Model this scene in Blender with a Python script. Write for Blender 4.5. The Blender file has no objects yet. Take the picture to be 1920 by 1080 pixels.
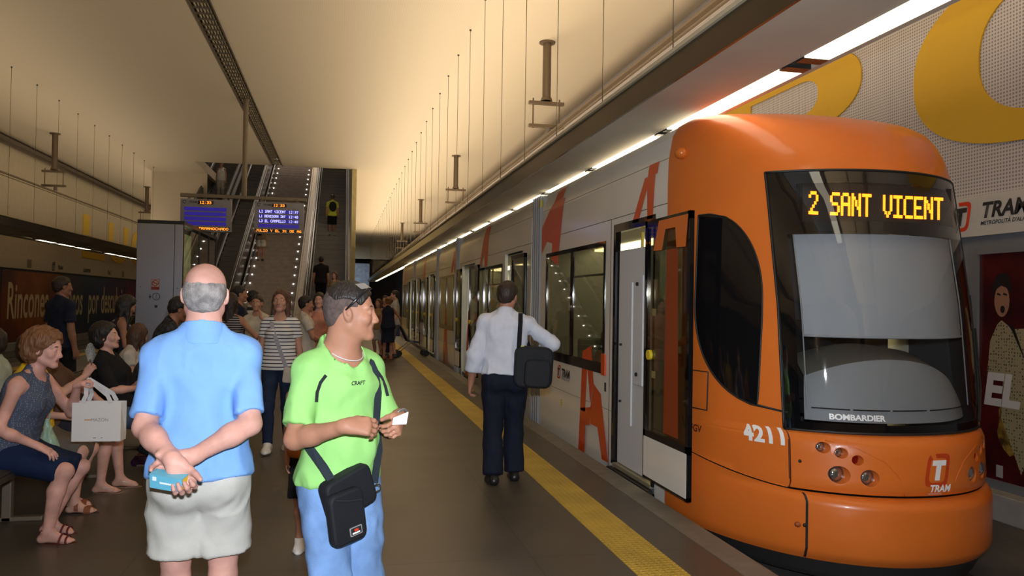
import bpy, bmesh, math, random
import numpy as np
from mathutils import Vector, Matrix, Euler
random.seed(7)
C = bpy.data.collections.new('station'); bpy.context.scene.collection.children.link(C)
SC = bpy.context.scene
# ------------------------------------------------------------------ camera
cam_data = bpy.data.cameras.new('camera'); cam = bpy.data.objects.new('camera', cam_data); C.objects.link(cam)
cam_data.sensor_width = 36.0; cam_data.lens = 36.0 * 1470.0 / 1920.0; cam_data.clip_start = 0.05; cam_data.clip_end = 300
YAW = math.atan(320 / 1470); PITCH = math.radians(1.0); ROLL = math.radians(0.9)
_f = Vector((math.sin(YAW) * math.cos(PITCH), math.cos(YAW) * math.cos(PITCH), math.sin(PITCH)))
_r0 = Vector((math.cos(YAW), -math.sin(YAW), 0)); _u0 = _r0.cross(_f)
_r = math.cos(ROLL) * _r0 + math.sin(ROLL) * _u0; _u = -math.sin(ROLL) * _r0 + math.cos(ROLL) * _u0
cam.matrix_world = Matrix(((_r.x, _u.x, -_f.x, 0), (_r.y, _u.y, -_f.y, 0), (_r.z, _u.z, -_f.z, 1.6), (0, 0, 0, 1)))
SC.camera = cam
# ------------------------------------------------------------------ world, lights, exposure
w = bpy.data.worlds.new('world'); SC.world = w; w.use_nodes = True
w.node_tree.nodes['Background'].inputs[0].default_value = (0.9, 0.75, 0.55, 1); w.node_tree.nodes['Background'].inputs[1].default_value = 0.02
SC.view_settings.view_transform = 'Standard'; SC.view_settings.look = 'None'; SC.view_settings.gamma = 1
SC.view_settings.exposure = 0.28; SC.view_settings.use_curve_mapping = False
def area(name, loc, rot, sx, sy, power, col):
    d = bpy.data.lights.new(name, 'AREA'); d.shape = 'RECTANGLE'; d.size = sx; d.size_y = sy; d.energy = power; d.color = col
    o = bpy.data.objects.new(name, d); C.objects.link(o); o.location = loc; o.rotation_euler = rot; return o
PI = math.pi
# cove lighting lying in the top of the two long light channels, aimed at the ceiling
WARM = (1.0, 0.80, 0.55)
area('cove_light_right', (2.62, 26, 3.62), (PI, 0, 0), 0.30, 70, 1950, WARM)
area('cove_light_left', (-7.85, 30, 3.62), (PI, 0, 0), 0.30, 78, 680, WARM)
# the camera's own flash
fl = area('camera_flash', (0.02, -0.02, 1.78), (0, 0, 0), 0.09, 0.05, 95, (0.86, 0.92, 1.0))
fl.rotation_euler = Vector((_f.x * 1.0, _f.y, 0.0)).to_track_quat('-Z', 'Y').to_euler()
fl.data.spread = math.radians(130)
# ------------------------------------------------------------------ helpers: tagging
def tag(o, label=None, cat=None, group=None, kind=None):
    if label: o['label'] = label
    if cat: o['category'] = cat
    if group: o['group'] = group
    if kind: o['kind'] = kind
    return o
def empty(name, loc=(0, 0, 0), rz=0.0, label=None, cat=None, group=None, kind=None):
    o = bpy.data.objects.new(name, None); C.objects.link(o); o.location = loc; o.rotation_euler = (0, 0, rz)
    o.empty_display_size = 0.2
    return tag(o, label, cat, group, kind)
def link_mesh(name, me, mats, parent=None, smooth=False):
    o = bpy.data.objects.new(name, me); C.objects.link(o)
    if mats is not None:
        for m in (mats if isinstance(mats, (list, tuple)) else [mats]): me.materials.append(m)
    if smooth: me.polygons.foreach_set('use_smooth', [True] * len(me.polygons))
    if parent: o.parent = parent
    return o
def copy_tree(o, parent=None):
    c = o.copy(); C.objects.link(c); c.parent = parent
    for ch in list(o.children): copy_tree(ch, c)
    return c
# ------------------------------------------------------------------ helpers: materials
MATS = {}
def mat(name, col=(0.5, 0.5, 0.5), rough=0.5, metal=0.0, emis=None, es=1.0, bump=0.0, bscale=200.0, var=0.0, vscale=6.0, spec=0.5, trans=0.0, alpha=1.0, sss=0.0, coat=0.0, detail=2.0, col2=None):
    if name in MATS: return MATS[name]
    m = bpy.data.materials.new(name); m.use_nodes = True; nt = m.node_tree; b = nt.nodes['Principled BSDF']
    b.inputs['Base Color'].default_value = (*col, 1); b.inputs['Roughness'].default_value = rough; b.inputs['Metallic'].default_value = metal
    b.inputs['Specular IOR Level'].default_value = spec
    if trans: b.inputs['Transmission Weight'].default_value = trans
    if alpha < 1: b.inputs['Alpha'].default_value = alpha
    if coat: b.inputs['Coat Weight'].default_value = coat; b.inputs['Coat Roughness'].default_value = 0.08
    if sss: b.inputs['Subsurface Weight'].default_value = sss; b.inputs['Subsurface Radius'].default_value = (0.02, 0.008, 0.004)
    if emis: b.inputs['Emission Color'].default_value = (*emis, 1); b.inputs['Emission Strength'].default_value = es
    tc = nt.nodes.new('ShaderNodeTexCoord')
    if bump:
        n = nt.nodes.new('ShaderNodeTexNoise'); n.inputs['Scale'].default_value = bscale; n.inputs['Detail'].default_value = detail
        bp = nt.nodes.new('ShaderNodeBump'); bp.inputs['Strength'].default_value = bump; bp.inputs['Distance'].default_value = 0.01
        nt.links.new(tc.outputs['Object'], n.inputs['Vector']); nt.links.new(n.outputs['Fac'], bp.inputs['Height']); nt.links.new(bp.outputs['Normal'], b.inputs['Normal'])
    if var:
        n = nt.nodes.new('ShaderNodeTexNoise'); n.inputs['Scale'].default_value = vscale; n.inputs['Detail'].default_value = 4
        r = nt.nodes.new('ShaderNodeMix'); r.data_type = 'RGBA'
        c2 = col2 if col2 else tuple(max(0, c * (1 - var)) for c in col); c1 = col if col2 else tuple(min(1, c * (1 + var)) for c in col)
        r.inputs['A'].default_value = (*c1, 1); r.inputs['B'].default_value = (*c2, 1)
        mr = nt.nodes.new('ShaderNodeMapRange'); mr.inputs['From Min'].default_value = 0.35; mr.inputs['From Max'].default_value = 0.65
        nt.links.new(tc.outputs['Object'], n.inputs['Vector']); nt.links.new(n.outputs['Fac'], mr.inputs['Value']); nt.links.new(mr.outputs['Result'], r.inputs['Factor']); nt.links.new(r.outputs['Result'], b.inputs['Base Color'])
    MATS[name] = m; return m
def nodes_of(m): return m.node_tree, m.node_tree.nodes['Principled BSDF']
def math_node(nt, op, a, b=None, clamp=False):
    n = nt.nodes.new('ShaderNodeMath'); n.operation = op; n.use_clamp = clamp
    for i, v in enumerate((a, b)):
        if v is None: continue
        if isinstance(v, (int, float)): n.inputs[i].default_value = v
        else: nt.links.new(v, n.inputs[i])
    return n.outputs[0]
def glass(name, col=(0.8, 0.85, 0.85), a=0.25, rough=0.02):
    """thin pane: mix of clear transparency and a glossy dark film"""
    if name in MATS: return MATS[name]
    m = bpy.data.materials.new(name); m.use_nodes = True; nt = m.node_tree; nt.nodes.clear()
    out = nt.nodes.new('ShaderNodeOutputMaterial'); mx = nt.nodes.new('ShaderNodeMixShader'); tr = nt.nodes.new('ShaderNodeBsdfTransparent'); gl = nt.nodes.new('ShaderNodeBsdfGlossy')
    lw = nt.nodes.new('ShaderNodeLayerWeight')   # Schlick reflection, the same from both sides of the pane
    tr.inputs[0].default_value = (*col, 1); gl.inputs['Roughness'].default_value = rough; gl.inputs['Color'].default_value = (1, 1, 1, 1)
    ad = math_node(nt, 'ADD', math_node(nt, 'MULTIPLY', math_node(nt, 'POWER', lw.outputs['Facing'], 5.0), 0.9), a + 0.05, True)
    nt.links.new(ad, mx.inputs[0]); nt.links.new(tr.outputs[0], mx.inputs[1]); nt.links.new(gl.outputs[0], mx.inputs[2]); nt.links.new(mx.outputs[0], out.inputs[0])
    MATS[name] = m; return m
# ------------------------------------------------------------------ helpers: shapes
class MB:
    """collects shapes into ONE mesh"""
    def __init__(s): s.v = []; s.f = []; s.mi = []; s.cur = 0
    def add(s, vs, fs):
        o = len(s.v); s.v += [tuple(p) for p in vs]; s.f += [tuple(i + o for i in f) for f in fs]; s.mi += [s.cur] * len(fs); return s
    def box(s, x0, x1, y0, y1, z0, z1):
        return s.add([(x0, y0, z0), (x1, y0, z0), (x1, y1, z0), (x0, y1, z0), (x0, y0, z1), (x1, y0, z1), (x1, y1, z1), (x0, y1, z1)],
                     [(3, 2, 1, 0), (4, 5, 6, 7), (0, 1, 5, 4), (1, 2, 6, 5), (2, 3, 7, 6), (3, 0, 4, 7)])
    def cyl(s, a, b, r, r2=None, n=12, cap=True):
        a = Vector(a); b = Vector(b); r2 = r if r2 is None else r2; d = (b - a).normalized()
        u = d.orthogonal().normalized(); w = d.cross(u); vs = []
        for p, q in ((a, r), (b, r2)):
            for i in range(n):
                t = 2 * PI * i / n; vs.append(p + (u * math.cos(t) + w * math.sin(t)) * q)
        fs = [(i, (i + 1) % n, n + (i + 1) % n, n + i) for i in range(n)]
        if cap: fs += [tuple(reversed(range(n))), tuple(range(n, 2 * n))]
        return s.add(vs, fs)
    def tube(s, pts, r, n=8):
        pts = [Vector(p) for p in pts]; rings = []; prev = None; vs = []
        for i, p in enumerate(pts):
            d = (pts[min(i + 1, len(pts) - 1)] - pts[max(i - 1, 0)]).normalized()
            u = d.orthogonal().normalized() if prev is None else (prev - d * prev.dot(d)).normalized()
            prev = u; w = d.cross(u); rr = r[i] if isinstance(r, (list, tuple)) else r
            vs += [p + (u * math.cos(2 * PI * k / n) + w * math.sin(2 * PI * k / n)) * rr for k in range(n)]
        m = len(pts); fs = []
        for i in range(m - 1):
            for k in range(n): fs.append((i * n + k, i * n + (k + 1) % n, (i + 1) * n + (k + 1) % n, (i + 1) * n + k))
        fs += [tuple(reversed(range(n))), tuple(range((m - 1) * n, m * n))]
        return s.add(vs, fs)
    def ribbon(s, pts, normals, wdt, th=0.003):
        """flat strap through points, facing the given outward normals"""
        pts = [Vector(p) for p in pts]; vs = []; m = len(pts)
        for i, p in enumerate(pts):
            d = (pts[min(i + 1, m - 1)] - pts[max(i - 1, 0)]).normalized(); nn = Vector(normals[i] if isinstance(normals, list) else normals)
            nn = (nn - d * nn.dot(d)).normalized(); sd = d.cross(nn)
            vs += [p + sd * wdt / 2, p - sd * wdt / 2, p - sd * wdt / 2 + nn * th, p + sd * wdt / 2 + nn * th]
        fs = []
        for i in range(m - 1):
            for k in range(4): fs.append((i * 4 + k, i * 4 + (k + 1) % 4, (i + 1) * 4 + (k + 1) % 4, (i + 1) * 4 + k))
        fs += [(3, 2, 1, 0), tuple(range((m - 1) * 4, m * 4))]
        return s.add(vs, fs)
    def sphere(s, c, r, n=12, m=8, sc=(1, 1, 1)):
        vs = []; fs = []
        for j in range(m + 1):
            for i in range(n):
                a = PI * j / m; b = 2 * PI * i / n
                vs.append((c[0] + r * sc[0] * math.sin(a) * math.cos(b), c[1] + r * sc[1] * math.sin(a) * math.sin(b), c[2] + r * sc[2] * math.cos(a)))
        for j in range(m):
            for i in range(n): fs.append((j * n + i, (j + 1) * n + i, (j + 1) * n + (i + 1) % n, j * n + (i + 1) % n))
        return s.add(vs, fs)
    def grid(s, P):
        """P[i][j] points -> quads"""
        a = len(P); b = len(P[0]); vs = [p for row in P for p in row]
        return s.add(vs, [(i * b + j, i * b + j + 1, (i + 1) * b + j + 1, (i + 1) * b + j) for i in range(a - 1) for j in range(b - 1)])
    def prism(s, poly, axis, t0, t1):
        """poly: 2D outline; axis 'x','y','z' = extrusion axis"""
        def P(a, b, t): return {'x': (t, a, b), 'y': (a, t, b), 'z': (a, b, t)}[axis]
        n = len(poly); vs = [P(a, b, t0) for a, b in poly] + [P(a, b, t1) for a, b in poly]
        return s.add(vs, [(i, (i + 1) % n, n + (i + 1) % n, n + i) for i in range(n)] + [tuple(reversed(range(n))), tuple(range(n, 2 * n))])
    def build(s, name, mats, parent=None, smooth=False, bevel=0, recalc=True, auto=False):
        me = bpy.data.meshes.new(name); me.from_pydata(s.v, [], s.f); me.update()
        if any(s.mi): me.polygons.foreach_set('material_index', s.mi)
        if recalc:
            bm = bmesh.new(); bm.from_mesh(me); bmesh.ops.recalc_face_normals(bm, faces=bm.faces); bm.to_mesh(me); bm.free()
        o = link_mesh(name, me, mats, parent, smooth)
        if bevel:
            md = o.modifiers.new('bevel', 'BEVEL'); md.width = bevel; md.segments = 2; md.limit_method = 'ANGLE'; md.angle_limit = 0.6
        if auto:
            me.polygons.foreach_set('use_smooth', [True] * len(me.polygons)); me.set_sharp_from_angle(angle=math.radians(38))
        return o
_DG = None
def text_mesh(txt, size=1.0, off=0.0, ext=0.0, shear=0.0, space=1.0, align='LEFT', sx=1.0, res=4, line=1.0):
    cu = bpy.data.curves.new('text', 'FONT'); cu.body = txt; cu.size = size; cu.offset = off; cu.extrude = ext; cu.shear = shear; cu.space_character = space
    cu.align_x = align; cu.resolution_u = res; cu.space_line = line
    o = bpy.data.objects.new('text', cu); C.objects.link(o)
    dg = bpy.context.evaluated_depsgraph_get(); me = bpy.data.meshes.new_from_object(o.evaluated_get(dg))
    bpy.data.objects.remove(o); bpy.data.curves.remove(cu)
    if sx != 1.0:
        for v in me.vertices: v.co.x *= sx
    me.materials.clear()
    return me
def text_on(name, txt, m, origin, right, up, size, parent=None, **k):
    """text lying on a surface: origin = lower left, right / up = unit directions"""
    me = text_mesh(txt, size, **k); R = Vector(right).normalized(); U = Vector(up).normalized(); N = R.cross(U)
    M = Matrix(((R.x, U.x, N.x, origin[0]), (R.y, U.y, N.y, origin[1]), (R.z, U.z, N.z, origin[2]), (0, 0, 0, 1)))
    me.transform(M); me.name = name
    return link_mesh(name, me, m, parent)
G57 = {'A':"01110 10001 10001 11111 10001 10001 10001",'B':"11110 10001 10001 11110 10001 10001 11110",'C':"01111 10000 10000 10000 10000 10000 01111",'D':"11110 10001 10001 10001 10001 10001 11110",
'E':"11111 10000 10000 11110 10000 10000 11111",'G':"01111 10000 10000 10111 10001 10001 01111",'F':"11111 10000 10000 11110 10000 10000 10000",'H':"10001 10001 10001 11111 10001 10001 10001",'I':"11111 00100 00100 00100 00100 00100 11111",'J':"00111 00010 00010 00010 00010 10010 01100",
'L':"10000 10000 10000 10000 10000 10000 11111",'M':"10001 11011 10101 10101 10001 10001 10001",'N':"10001 11001 10101 10101 10011 10001 10001",'O':"01110 10001 10001 10001 10001 10001 01110",'P':"11110 10001 10001 11110 10000 10000 10000",
'R':"11110 10001 10001 11110 10100 10010 10001",'S':"01111 10000 10000 01110 00001 00001 11110",'T':"11111 00100 00100 00100 00100 00100 00100",'U':"10001 10001 10001 10001 10001 10001 01110",'V':"10001 10001 10001 10001 10001 01010 00100",
'Y':"10001 10001 01010 00100 00100 00100 00100",'1':"00100 01100 00100 00100 00100 00100 01110",'2':"01110 10001 00001 00010 00100 01000 11111",'3':"11110 00001 00001 01110 00001 00001 11110",'4':"00010 00110 01010 10010 11111 00010 00010",
'7':"11111 00001 00010 00100 00100 00100 00100",'0':"01110 10001 10011 10101 11001 10001 01110",'8':"01110 10001 10001 01110 10001 10001 01110",':':"00000 00100 00000 00000 00000 00100 00000",' ':"00000 00000 00000 00000 00000 00000 00000",'-':"00000 00000 00000 11111 00000 00000 00000"}
def led_cells(txt, wide=1):
    out = []; x = 0
    for ch in txt:
        rows = G57[ch].split()
        for j, row in enumerate(rows):
            for i, c in enumerate(row):
                if c == '1': out.append((x + i, 6 - j))
        x += 6
    return out, x - 1
# ------------------------------------------------------------------ implicit surfaces (bodies and clothing)
def _n(v): v = np.asarray(v, float); return v / (np.linalg.norm(v) + 1e-9)
def cone(a, b, ra, rb, flat=None, tag='', op='+', k=0.02, caps=None):
    return dict(t='c', a=np.array(a, float), b=np.array(b, float), ra=ra, rb=rb, flat=flat, tag=tag, op=op, k=k, caps=caps or [])
def ell(c, r, R=None, tag='', op='+', k=0.02, caps=None):
    return dict(t='e', a=np.array(c, float), r=np.array(r, float), R=np.eye(3) if R is None else np.asarray(R, float), tag=tag, op=op, k=k, caps=caps or [])
def ecyl(a, b, r0, r1, side, tag='', k=0.02, caps=None, op='+'):
    """elliptical tube a->b; r0, r1 = (side radius, depth radius)"""
    return dict(t='y', a=np.array(a, float), b=np.array(b, float), r0=r0, r1=r1, side=np.array(side, float), tag=tag, op=op, k=k, caps=caps or [])
def inflate(p, e, **kw):
    q = dict(p); q['caps'] = list(p['caps'])
    if p['t'] == 'c': q['ra'] = p['ra'] + e; q['rb'] = p['rb'] + e
    elif p['t'] == 'e': q['r'] = p['r'] + e
    else: q['r0'] = (p['r0'][0] + e, p['r0'][1] + e); q['r1'] = (p['r1'][0] + e, p['r1'][1] + e)
    q.update(kw); return q
def pbox(p):
    if p['t'] == 'c':
        r = max(p['ra'], p['rb']); return np.minimum(p['a'], p['b']) - r, np.maximum(p['a'], p['b']) + r
    if p['t'] == 'e':
        r = np.abs(p['R']) @ p['r']; return p['a'] - r, p['a'] + r
    r = max(*p['r0'], *p['r1']); return np.minimum(p['a'], p['b']) - r, np.maximum(p['a'], p['b']) + r
def pdist(p, X, Y, Z):
    if p['t'] == 'e':
        R = p['R']; dx, dy, dz = X - p['a'][0], Y - p['a'][1], Z - p['a'][2]; r = p['r']
        u = (R[0, 0] * dx + R[1, 0] * dy + R[2, 0] * dz); v = (R[0, 1] * dx + R[1, 1] * dy + R[2, 1] * dz); w_ = (R[0, 2] * dx + R[1, 2] * dy + R[2, 2] * dz)
        k0 = np.sqrt((u / r[0]) ** 2 + (v / r[1]) ** 2 + (w_ / r[2]) ** 2); k1 = np.sqrt((u / r[0] ** 2) ** 2 + (v / r[1] ** 2) ** 2 + (w_ / r[2] ** 2) ** 2) + 1e-6
        d = k0 * (k0 - 1) / k1; d = np.maximum(d, -r.min())
    elif p['t'] == 'c':
        a, b = p['a'], p['b']; ab = b - a; L2 = ab @ ab + 1e-12; dx, dy, dz = X - a[0], Y - a[1], Z - a[2]
        t = np.clip((dx * ab[0] + dy * ab[1] + dz * ab[2]) / L2, 0, 1); ex, ey, ez = dx - t * ab[0], dy - t * ab[1], dz - t * ab[2]
        if p['flat'] is not None:
            n, s = p['flat']; n = _n(n); h = ex * n[0] + ey * n[1] + ez * n[2]; m = (1 / s - 1)
            ex, ey, ez = ex + h * n[0] * m, ey + h * n[1] * m, ez + h * n[2] * m
        d = np.sqrt(ex * ex + ey * ey + ez * ez) - (p['ra'] + t * (p['rb'] - p['ra']))
        if p['flat'] is not None: d = d * min(1, p['flat'][1] + 0.15)
    else:
        a, b = p['a'], p['b']; ab = b - a; L = np.linalg.norm(ab); ax = ab / L; s = _n(p['side'] - ax * (p['side'] @ ax)); q = np.cross(ax, s)
        dx, dy, dz = X - a[0], Y - a[1], Z - a[2]; h = dx * ax[0] + dy * ax[1] + dz * ax[2]; t = np.clip(h / L, 0, 1)
        u = dx * s[0] + dy * s[1] + dz * s[2]; v = dx * q[0] + dy * q[1] + dz * q[2]
        ru = p['r0'][0] + t * (p['r1'][0] - p['r0'][0]); rv = p['r0'][1] + t * (p['r1'][1] - p['r0'][1])
        d = (np.sqrt((u / ru) ** 2 + (v / rv) ** 2) - 1) * np.minimum(ru, rv); d = np.maximum(d, np.maximum(-h, h - L))
    for pt, nn in p['caps']: d = np.maximum(d, (X - pt[0]) * nn[0] + (Y - pt[1]) * nn[1] + (Z - pt[2]) * nn[2])
    return d
def eval_sdf(prims, o, h, shp, cuts=()):
    D = np.full(shp, 0.3, np.float32); xs = [o[i] + h * np.arange(shp[i]) for i in range(3)]
    for p in prims:
        lo, hi = pbox(p); mg = p['k'] + 3 * h + 0.004
        sl = [];
        for i in range(3):
            a = max(0, int((lo[i] - mg - o[i]) / h)); b = min(shp[i], int((hi[i] + mg - o[i]) / h) + 2); sl.append((a, b))
        if any(b <= a for a, b in sl): continue
        X = xs[0][sl[0][0]:sl[0][1], None, None].astype(np.float32); Y = xs[1][None, sl[1][0]:sl[1][1], None].astype(np.float32); Z = xs[2][None, None, sl[2][0]:sl[2][1]].astype(np.float32)
        d = pdist(p, X, Y, Z); S = D[sl[0][0]:sl[0][1], sl[1][0]:sl[1][1], sl[2][0]:sl[2][1]]; k = p['k']
        if p['op'] == '+':
            hh = np.clip(k - np.abs(S - d), 0, None) / k; S[...] = np.minimum(S, d) - hh * hh * k * 0.25
        else:
            d = -d; hh = np.clip(k - np.abs(S - d), 0, None) / k; S[...] = np.maximum(S, d) + hh * hh * k * 0.25
    X = xs[0][:, None, None]; Y = xs[1][None, :, None]; Z = xs[2][None, None, :]
    for pt, nn in cuts: D = np.maximum(D, ((X - pt[0]) * nn[0] + (Y - pt[1]) * nn[1] + (Z - pt[2]) * nn[2]).astype(np.float32))
    return D
def snets(D, o, h, keep=None):
    S = D < 0; nx, ny, nz = D.shape
    cnt = np.zeros((nx - 1, ny - 1, nz - 1), np.int8)
    for i in (0, 1):
        for j in (0, 1):
            for k in (0, 1): cnt += S[i:nx - 1 + i, j:ny - 1 + j, k:nz - 1 + k]
    act = (cnt > 0) & (cnt < 8)
    if keep is not None: act &= keep
    I, J, K = np.nonzero(act); n = len(I)
    if n == 0: return np.zeros((0, 3)), np.zeros((0, 4), int)
    idx = np.full(act.shape, -1, np.int32); idx[I, J, K] = np.arange(n)
    cor = {}
    for i in (0, 1):
        for j in (0, 1):
            for k in (0, 1): cor[i, j, k] = D[I + i, J + j, K + k].astype(np.float64)
    acc = np.zeros((n, 3)); c = np.zeros(n)
    for (a, b) in [((0,0,0),(1,0,0)),((0,1,0),(1,1,0)),((0,0,1),(1,0,1)),((0,1,1),(1,1,1)),((0,0,0),(0,1,0)),((1,0,0),(1,1,0)),((0,0,1),(0,1,1)),((1,0,1),(1,1,1)),((0,0,0),(0,0,1)),((1,0,0),(1,0,1)),((0,1,0),(0,1,1)),((1,1,0),(1,1,1))]:
        da, db = cor[a], cor[b]; m = (da < 0) != (db < 0); t = np.where(m, da / np.where(m, da - db, 1), 0)
        for q in range(3): acc[:, q] += np.where(m, a[q] + t * (b[q] - a[q]), 0)
        c += m
    V = (np.stack([I, J, K], 1) + acc / c[:, None]) * h + np.asarray(o)
    Q = []
    for ax in range(3):
        sl0 = [slice(None)] * 3; sl1 = [slice(None)] * 3; sl0[ax] = slice(0, -1); sl1[ax] = slice(1, None)
        A = S[tuple(sl0)]; B = S[tuple(sl1)]; e = np.nonzero(A != B); e = [x.copy() for x in e]; u, v = (ax + 1) % 3, (ax + 2) % 3
        ok = (e[u] >= 1) & (e[v] >= 1) & (e[u] < D.shape[u] - 1) & (e[v] < D.shape[v] - 1); e = [x[ok] for x in e]
        def at_(du, dv):
            f = [x.copy() for x in e]; f[u] += du; f[v] += dv; return idx[f[0], f[1], f[2]]
        q = np.stack([at_(-1, -1), at_(0, -1), at_(0, 0), at_(-1, 0)], 1); flip = ~A[e[0], e[1], e[2]]
        q[flip] = q[flip][:, ::-1]; q = q[(q >= 0).all(1)]; Q.append(q)
    return V, np.concatenate(Q)
def vnoise(P, seed=0):
    P = np.asarray(P, float); i = np.floor(P).astype(np.int64); f = P - i; f = f * f * (3 - 2 * f); out = 0
    for a in (0, 1):
        for b in (0, 1):
            for c in (0, 1):
                hsh = ((i[:, 0] + a) * 73856093) ^ ((i[:, 1] + b) * 19349663) ^ ((i[:, 2] + c) * 83492791) ^ (seed * 2654435)
                hsh = (hsh ^ (hsh >> 13)) * 1274126177; r = ((hsh ^ (hsh >> 16)) & 0xffff) / 32767.5 - 1
                out = out + r * (f[:, 0] if a else 1 - f[:, 0]) * (f[:, 1] if b else 1 - f[:, 1]) * (f[:, 2] if c else 1 - f[:, 2])
    return out
def raw_mesh(name, V, Q):
    me = bpy.data.meshes.new(name); n = len(V); m = len(Q)
    me.vertices.add(n); me.vertices.foreach_set('co', np.ascontiguousarray(V, np.float32).ravel())
    me.loops.add(m * 4); me.loops.foreach_set('vertex_index', np.ascontiguousarray(Q, np.int32).ravel())
    me.polygons.add(m); me.polygons.foreach_set('loop_start', np.arange(0, m * 4, 4, dtype=np.int32)); me.polygons.foreach_set('use_smooth', np.ones(m, bool))
    me.update(calc_edges=True); me.validate(); return me
def sdf_obj(name, prims, h, mats, parent, cuts=(), fine=(), disp=None, mi=None):
    """fine: list of (lo, hi, h2) boxes meshed with smaller cells"""
    if not prims: return None
    los, his = zip(*[pbox(p) for p in prims if p['op'] == '+']); lo = np.min(los, 0) - 3 * h; hi = np.max(his, 0) + 3 * h
    shp = tuple(int(x) for x in np.ceil((hi - lo) / h) + 2)
    D = eval_sdf(prims, lo, h, shp, cuts); keep = None
    if fine:
        keep = np.ones(tuple(s - 1 for s in shp), bool); cen = [lo[i] + h * (np.arange(shp[i] - 1) + 0.5) for i in range(3)]
        for a, b, _ in fine:
            ins = (cen[0] > a[0])[:, None, None] & (cen[0] < b[0])[:, None, None] & (cen[1] > a[1])[None, :, None] & (cen[1] < b[1])[None, :, None] & (cen[2] > a[2])[None, None, :] & (cen[2] < b[2])[None, None, :]
            keep &= ~ins
    V, Q = snets(D, lo, h, keep); Vs, Qs = [V], [Q]; off = len(V)
    for a, b, h2 in fine:
        a2 = np.asarray(a) - h * 1.3; b2 = np.asarray(b) + h * 1.3; s2 = tuple(int(x) for x in np.ceil((b2 - a2) / h2) + 1)
        D2 = eval_sdf(prims, a2, h2, s2, cuts); v, q = snets(D2, a2, h2); Vs.append(v); Qs.append(q + off); off += len(v)
    V = np.concatenate(Vs); Q = np.concatenate(Qs)
    me = raw_mesh(name, V, Q)
    if disp is not None and len(V):
        N = np.zeros(len(me.vertices) * 3, np.float32); me.vertices.foreach_get('normal', N); N = N.reshape(-1, 3)
        P = np.zeros(len(me.vertices) * 3, np.float32); me.vertices.foreach_get('co', P); P = P.reshape(-1, 3)
        P = P + N * disp(P, N)[:, None]; me.vertices.foreach_set('co', P.astype(np.float32).ravel()); me.update()
    if mi is not None:
        c = np.zeros(len(me.polygons) * 3, np.float32); me.polygons.foreach_get('center', c); me.polygons.foreach_set('material_index', mi(c.reshape(-1, 3)).astype(np.int32))
    return link_mesh(name, me, mats, parent)
# ------------------------------------------------------------------ people
def rotm(pitch=0, roll=0, yaw=0):
    """pitch > 0 leans towards +Y (forward); yaw > 0 turns to the left (ccw from above); roll > 0 leans to +X"""
    p, r, y = (math.radians(a) for a in (pitch, roll, yaw))
    Rx = np.array([[1, 0, 0], [0, math.cos(p), math.sin(p)], [0, -math.sin(p), math.cos(p)]])
    Ry = np.array([[math.cos(r), 0, math.sin(r)], [0, 1, 0], [-math.sin(r), 0, math.cos(r)]])
    Rz = np.array([[math.cos(y), -math.sin(y), 0], [math.sin(y), math.cos(y), 0], [0, 0, 1]])
    return Rz @ Ry @ Rx
def skin(name, col, var=0.12):
    return mat(name, col, 0.55, bump=0.05, bscale=160, var=var, vscale=9, sss=0.0, spec=0.35)
def cloth(name, col, rough=0.85, bump=0.25, bscale=420, var=0.07, vscale=14, **k):
    return mat(name, col, rough, bump=bump, bscale=bscale, var=var, vscale=vscale, spec=0.2, **k)
def hairm(name, col):
    if name in MATS: return MATS[name]
    m = mat(name, col, 0.5, spec=0.4); nt, b = nodes_of(m); tc = nt.nodes.new('ShaderNodeTexCoord'); mp = nt.nodes.new('ShaderNodeMapping'); mp.inputs['Scale'].default_value = (1, 1, 0.12)
    n = nt.nodes.new('ShaderNodeTexNoise'); n.inputs['Scale'].default_value = 130; n.inputs['Detail'].default_value = 3
    nt.links.new(tc.outputs['Object'], mp.inputs[0]); nt.links.new(mp.outputs[0], n.inputs['Vector'])
    r = nt.nodes.new('ShaderNodeMix'); r.data_type = 'RGBA'; r.inputs['A'].default_value = (*[c * 0.45 for c in col], 1); r.inputs['B'].default_value = (*[min(1, c * 1.7) for c in col], 1)
    nt.links.new(n.outputs['Fac'], r.inputs['Factor']); nt.links.new(r.outputs['Result'], b.inputs['Base Color'])
    bp = nt.nodes.new('ShaderNodeBump'); bp.inputs['Strength'].default_value = 0.6; bp.inputs['Distance'].default_value = 0.01; nt.links.new(n.outputs['Fac'], bp.inputs['Height']); nt.links.new(bp.outputs['Normal'], b.inputs['Normal'])
    return m
def stripes(name, a, b, freq, thr=0.5, axis=2):
    if name in MATS: return MATS[name]
    m = mat(name, a, 0.85, spec=0.2); nt, bs = nodes_of(m); tc = nt.nodes.new('ShaderNodeTexCoord'); sp = nt.nodes.new('ShaderNodeSeparateXYZ'); nt.links.new(tc.outputs['Object'], sp.inputs[0])
    f = math_node(nt, 'FRACT', math_node(nt, 'MULTIPLY', sp.outputs[axis], freq)); g = math_node(nt, 'GREATER_THAN', f, thr)
    r = nt.nodes.new('ShaderNodeMix'); r.data_type = 'RGBA'; r.inputs['A'].default_value = (*a, 1); r.inputs['B'].default_value = (*b, 1)
    nt.links.new(g, r.inputs['Factor']); nt.links.new(r.outputs['Result'], bs.inputs['Base Color']); return m
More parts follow.
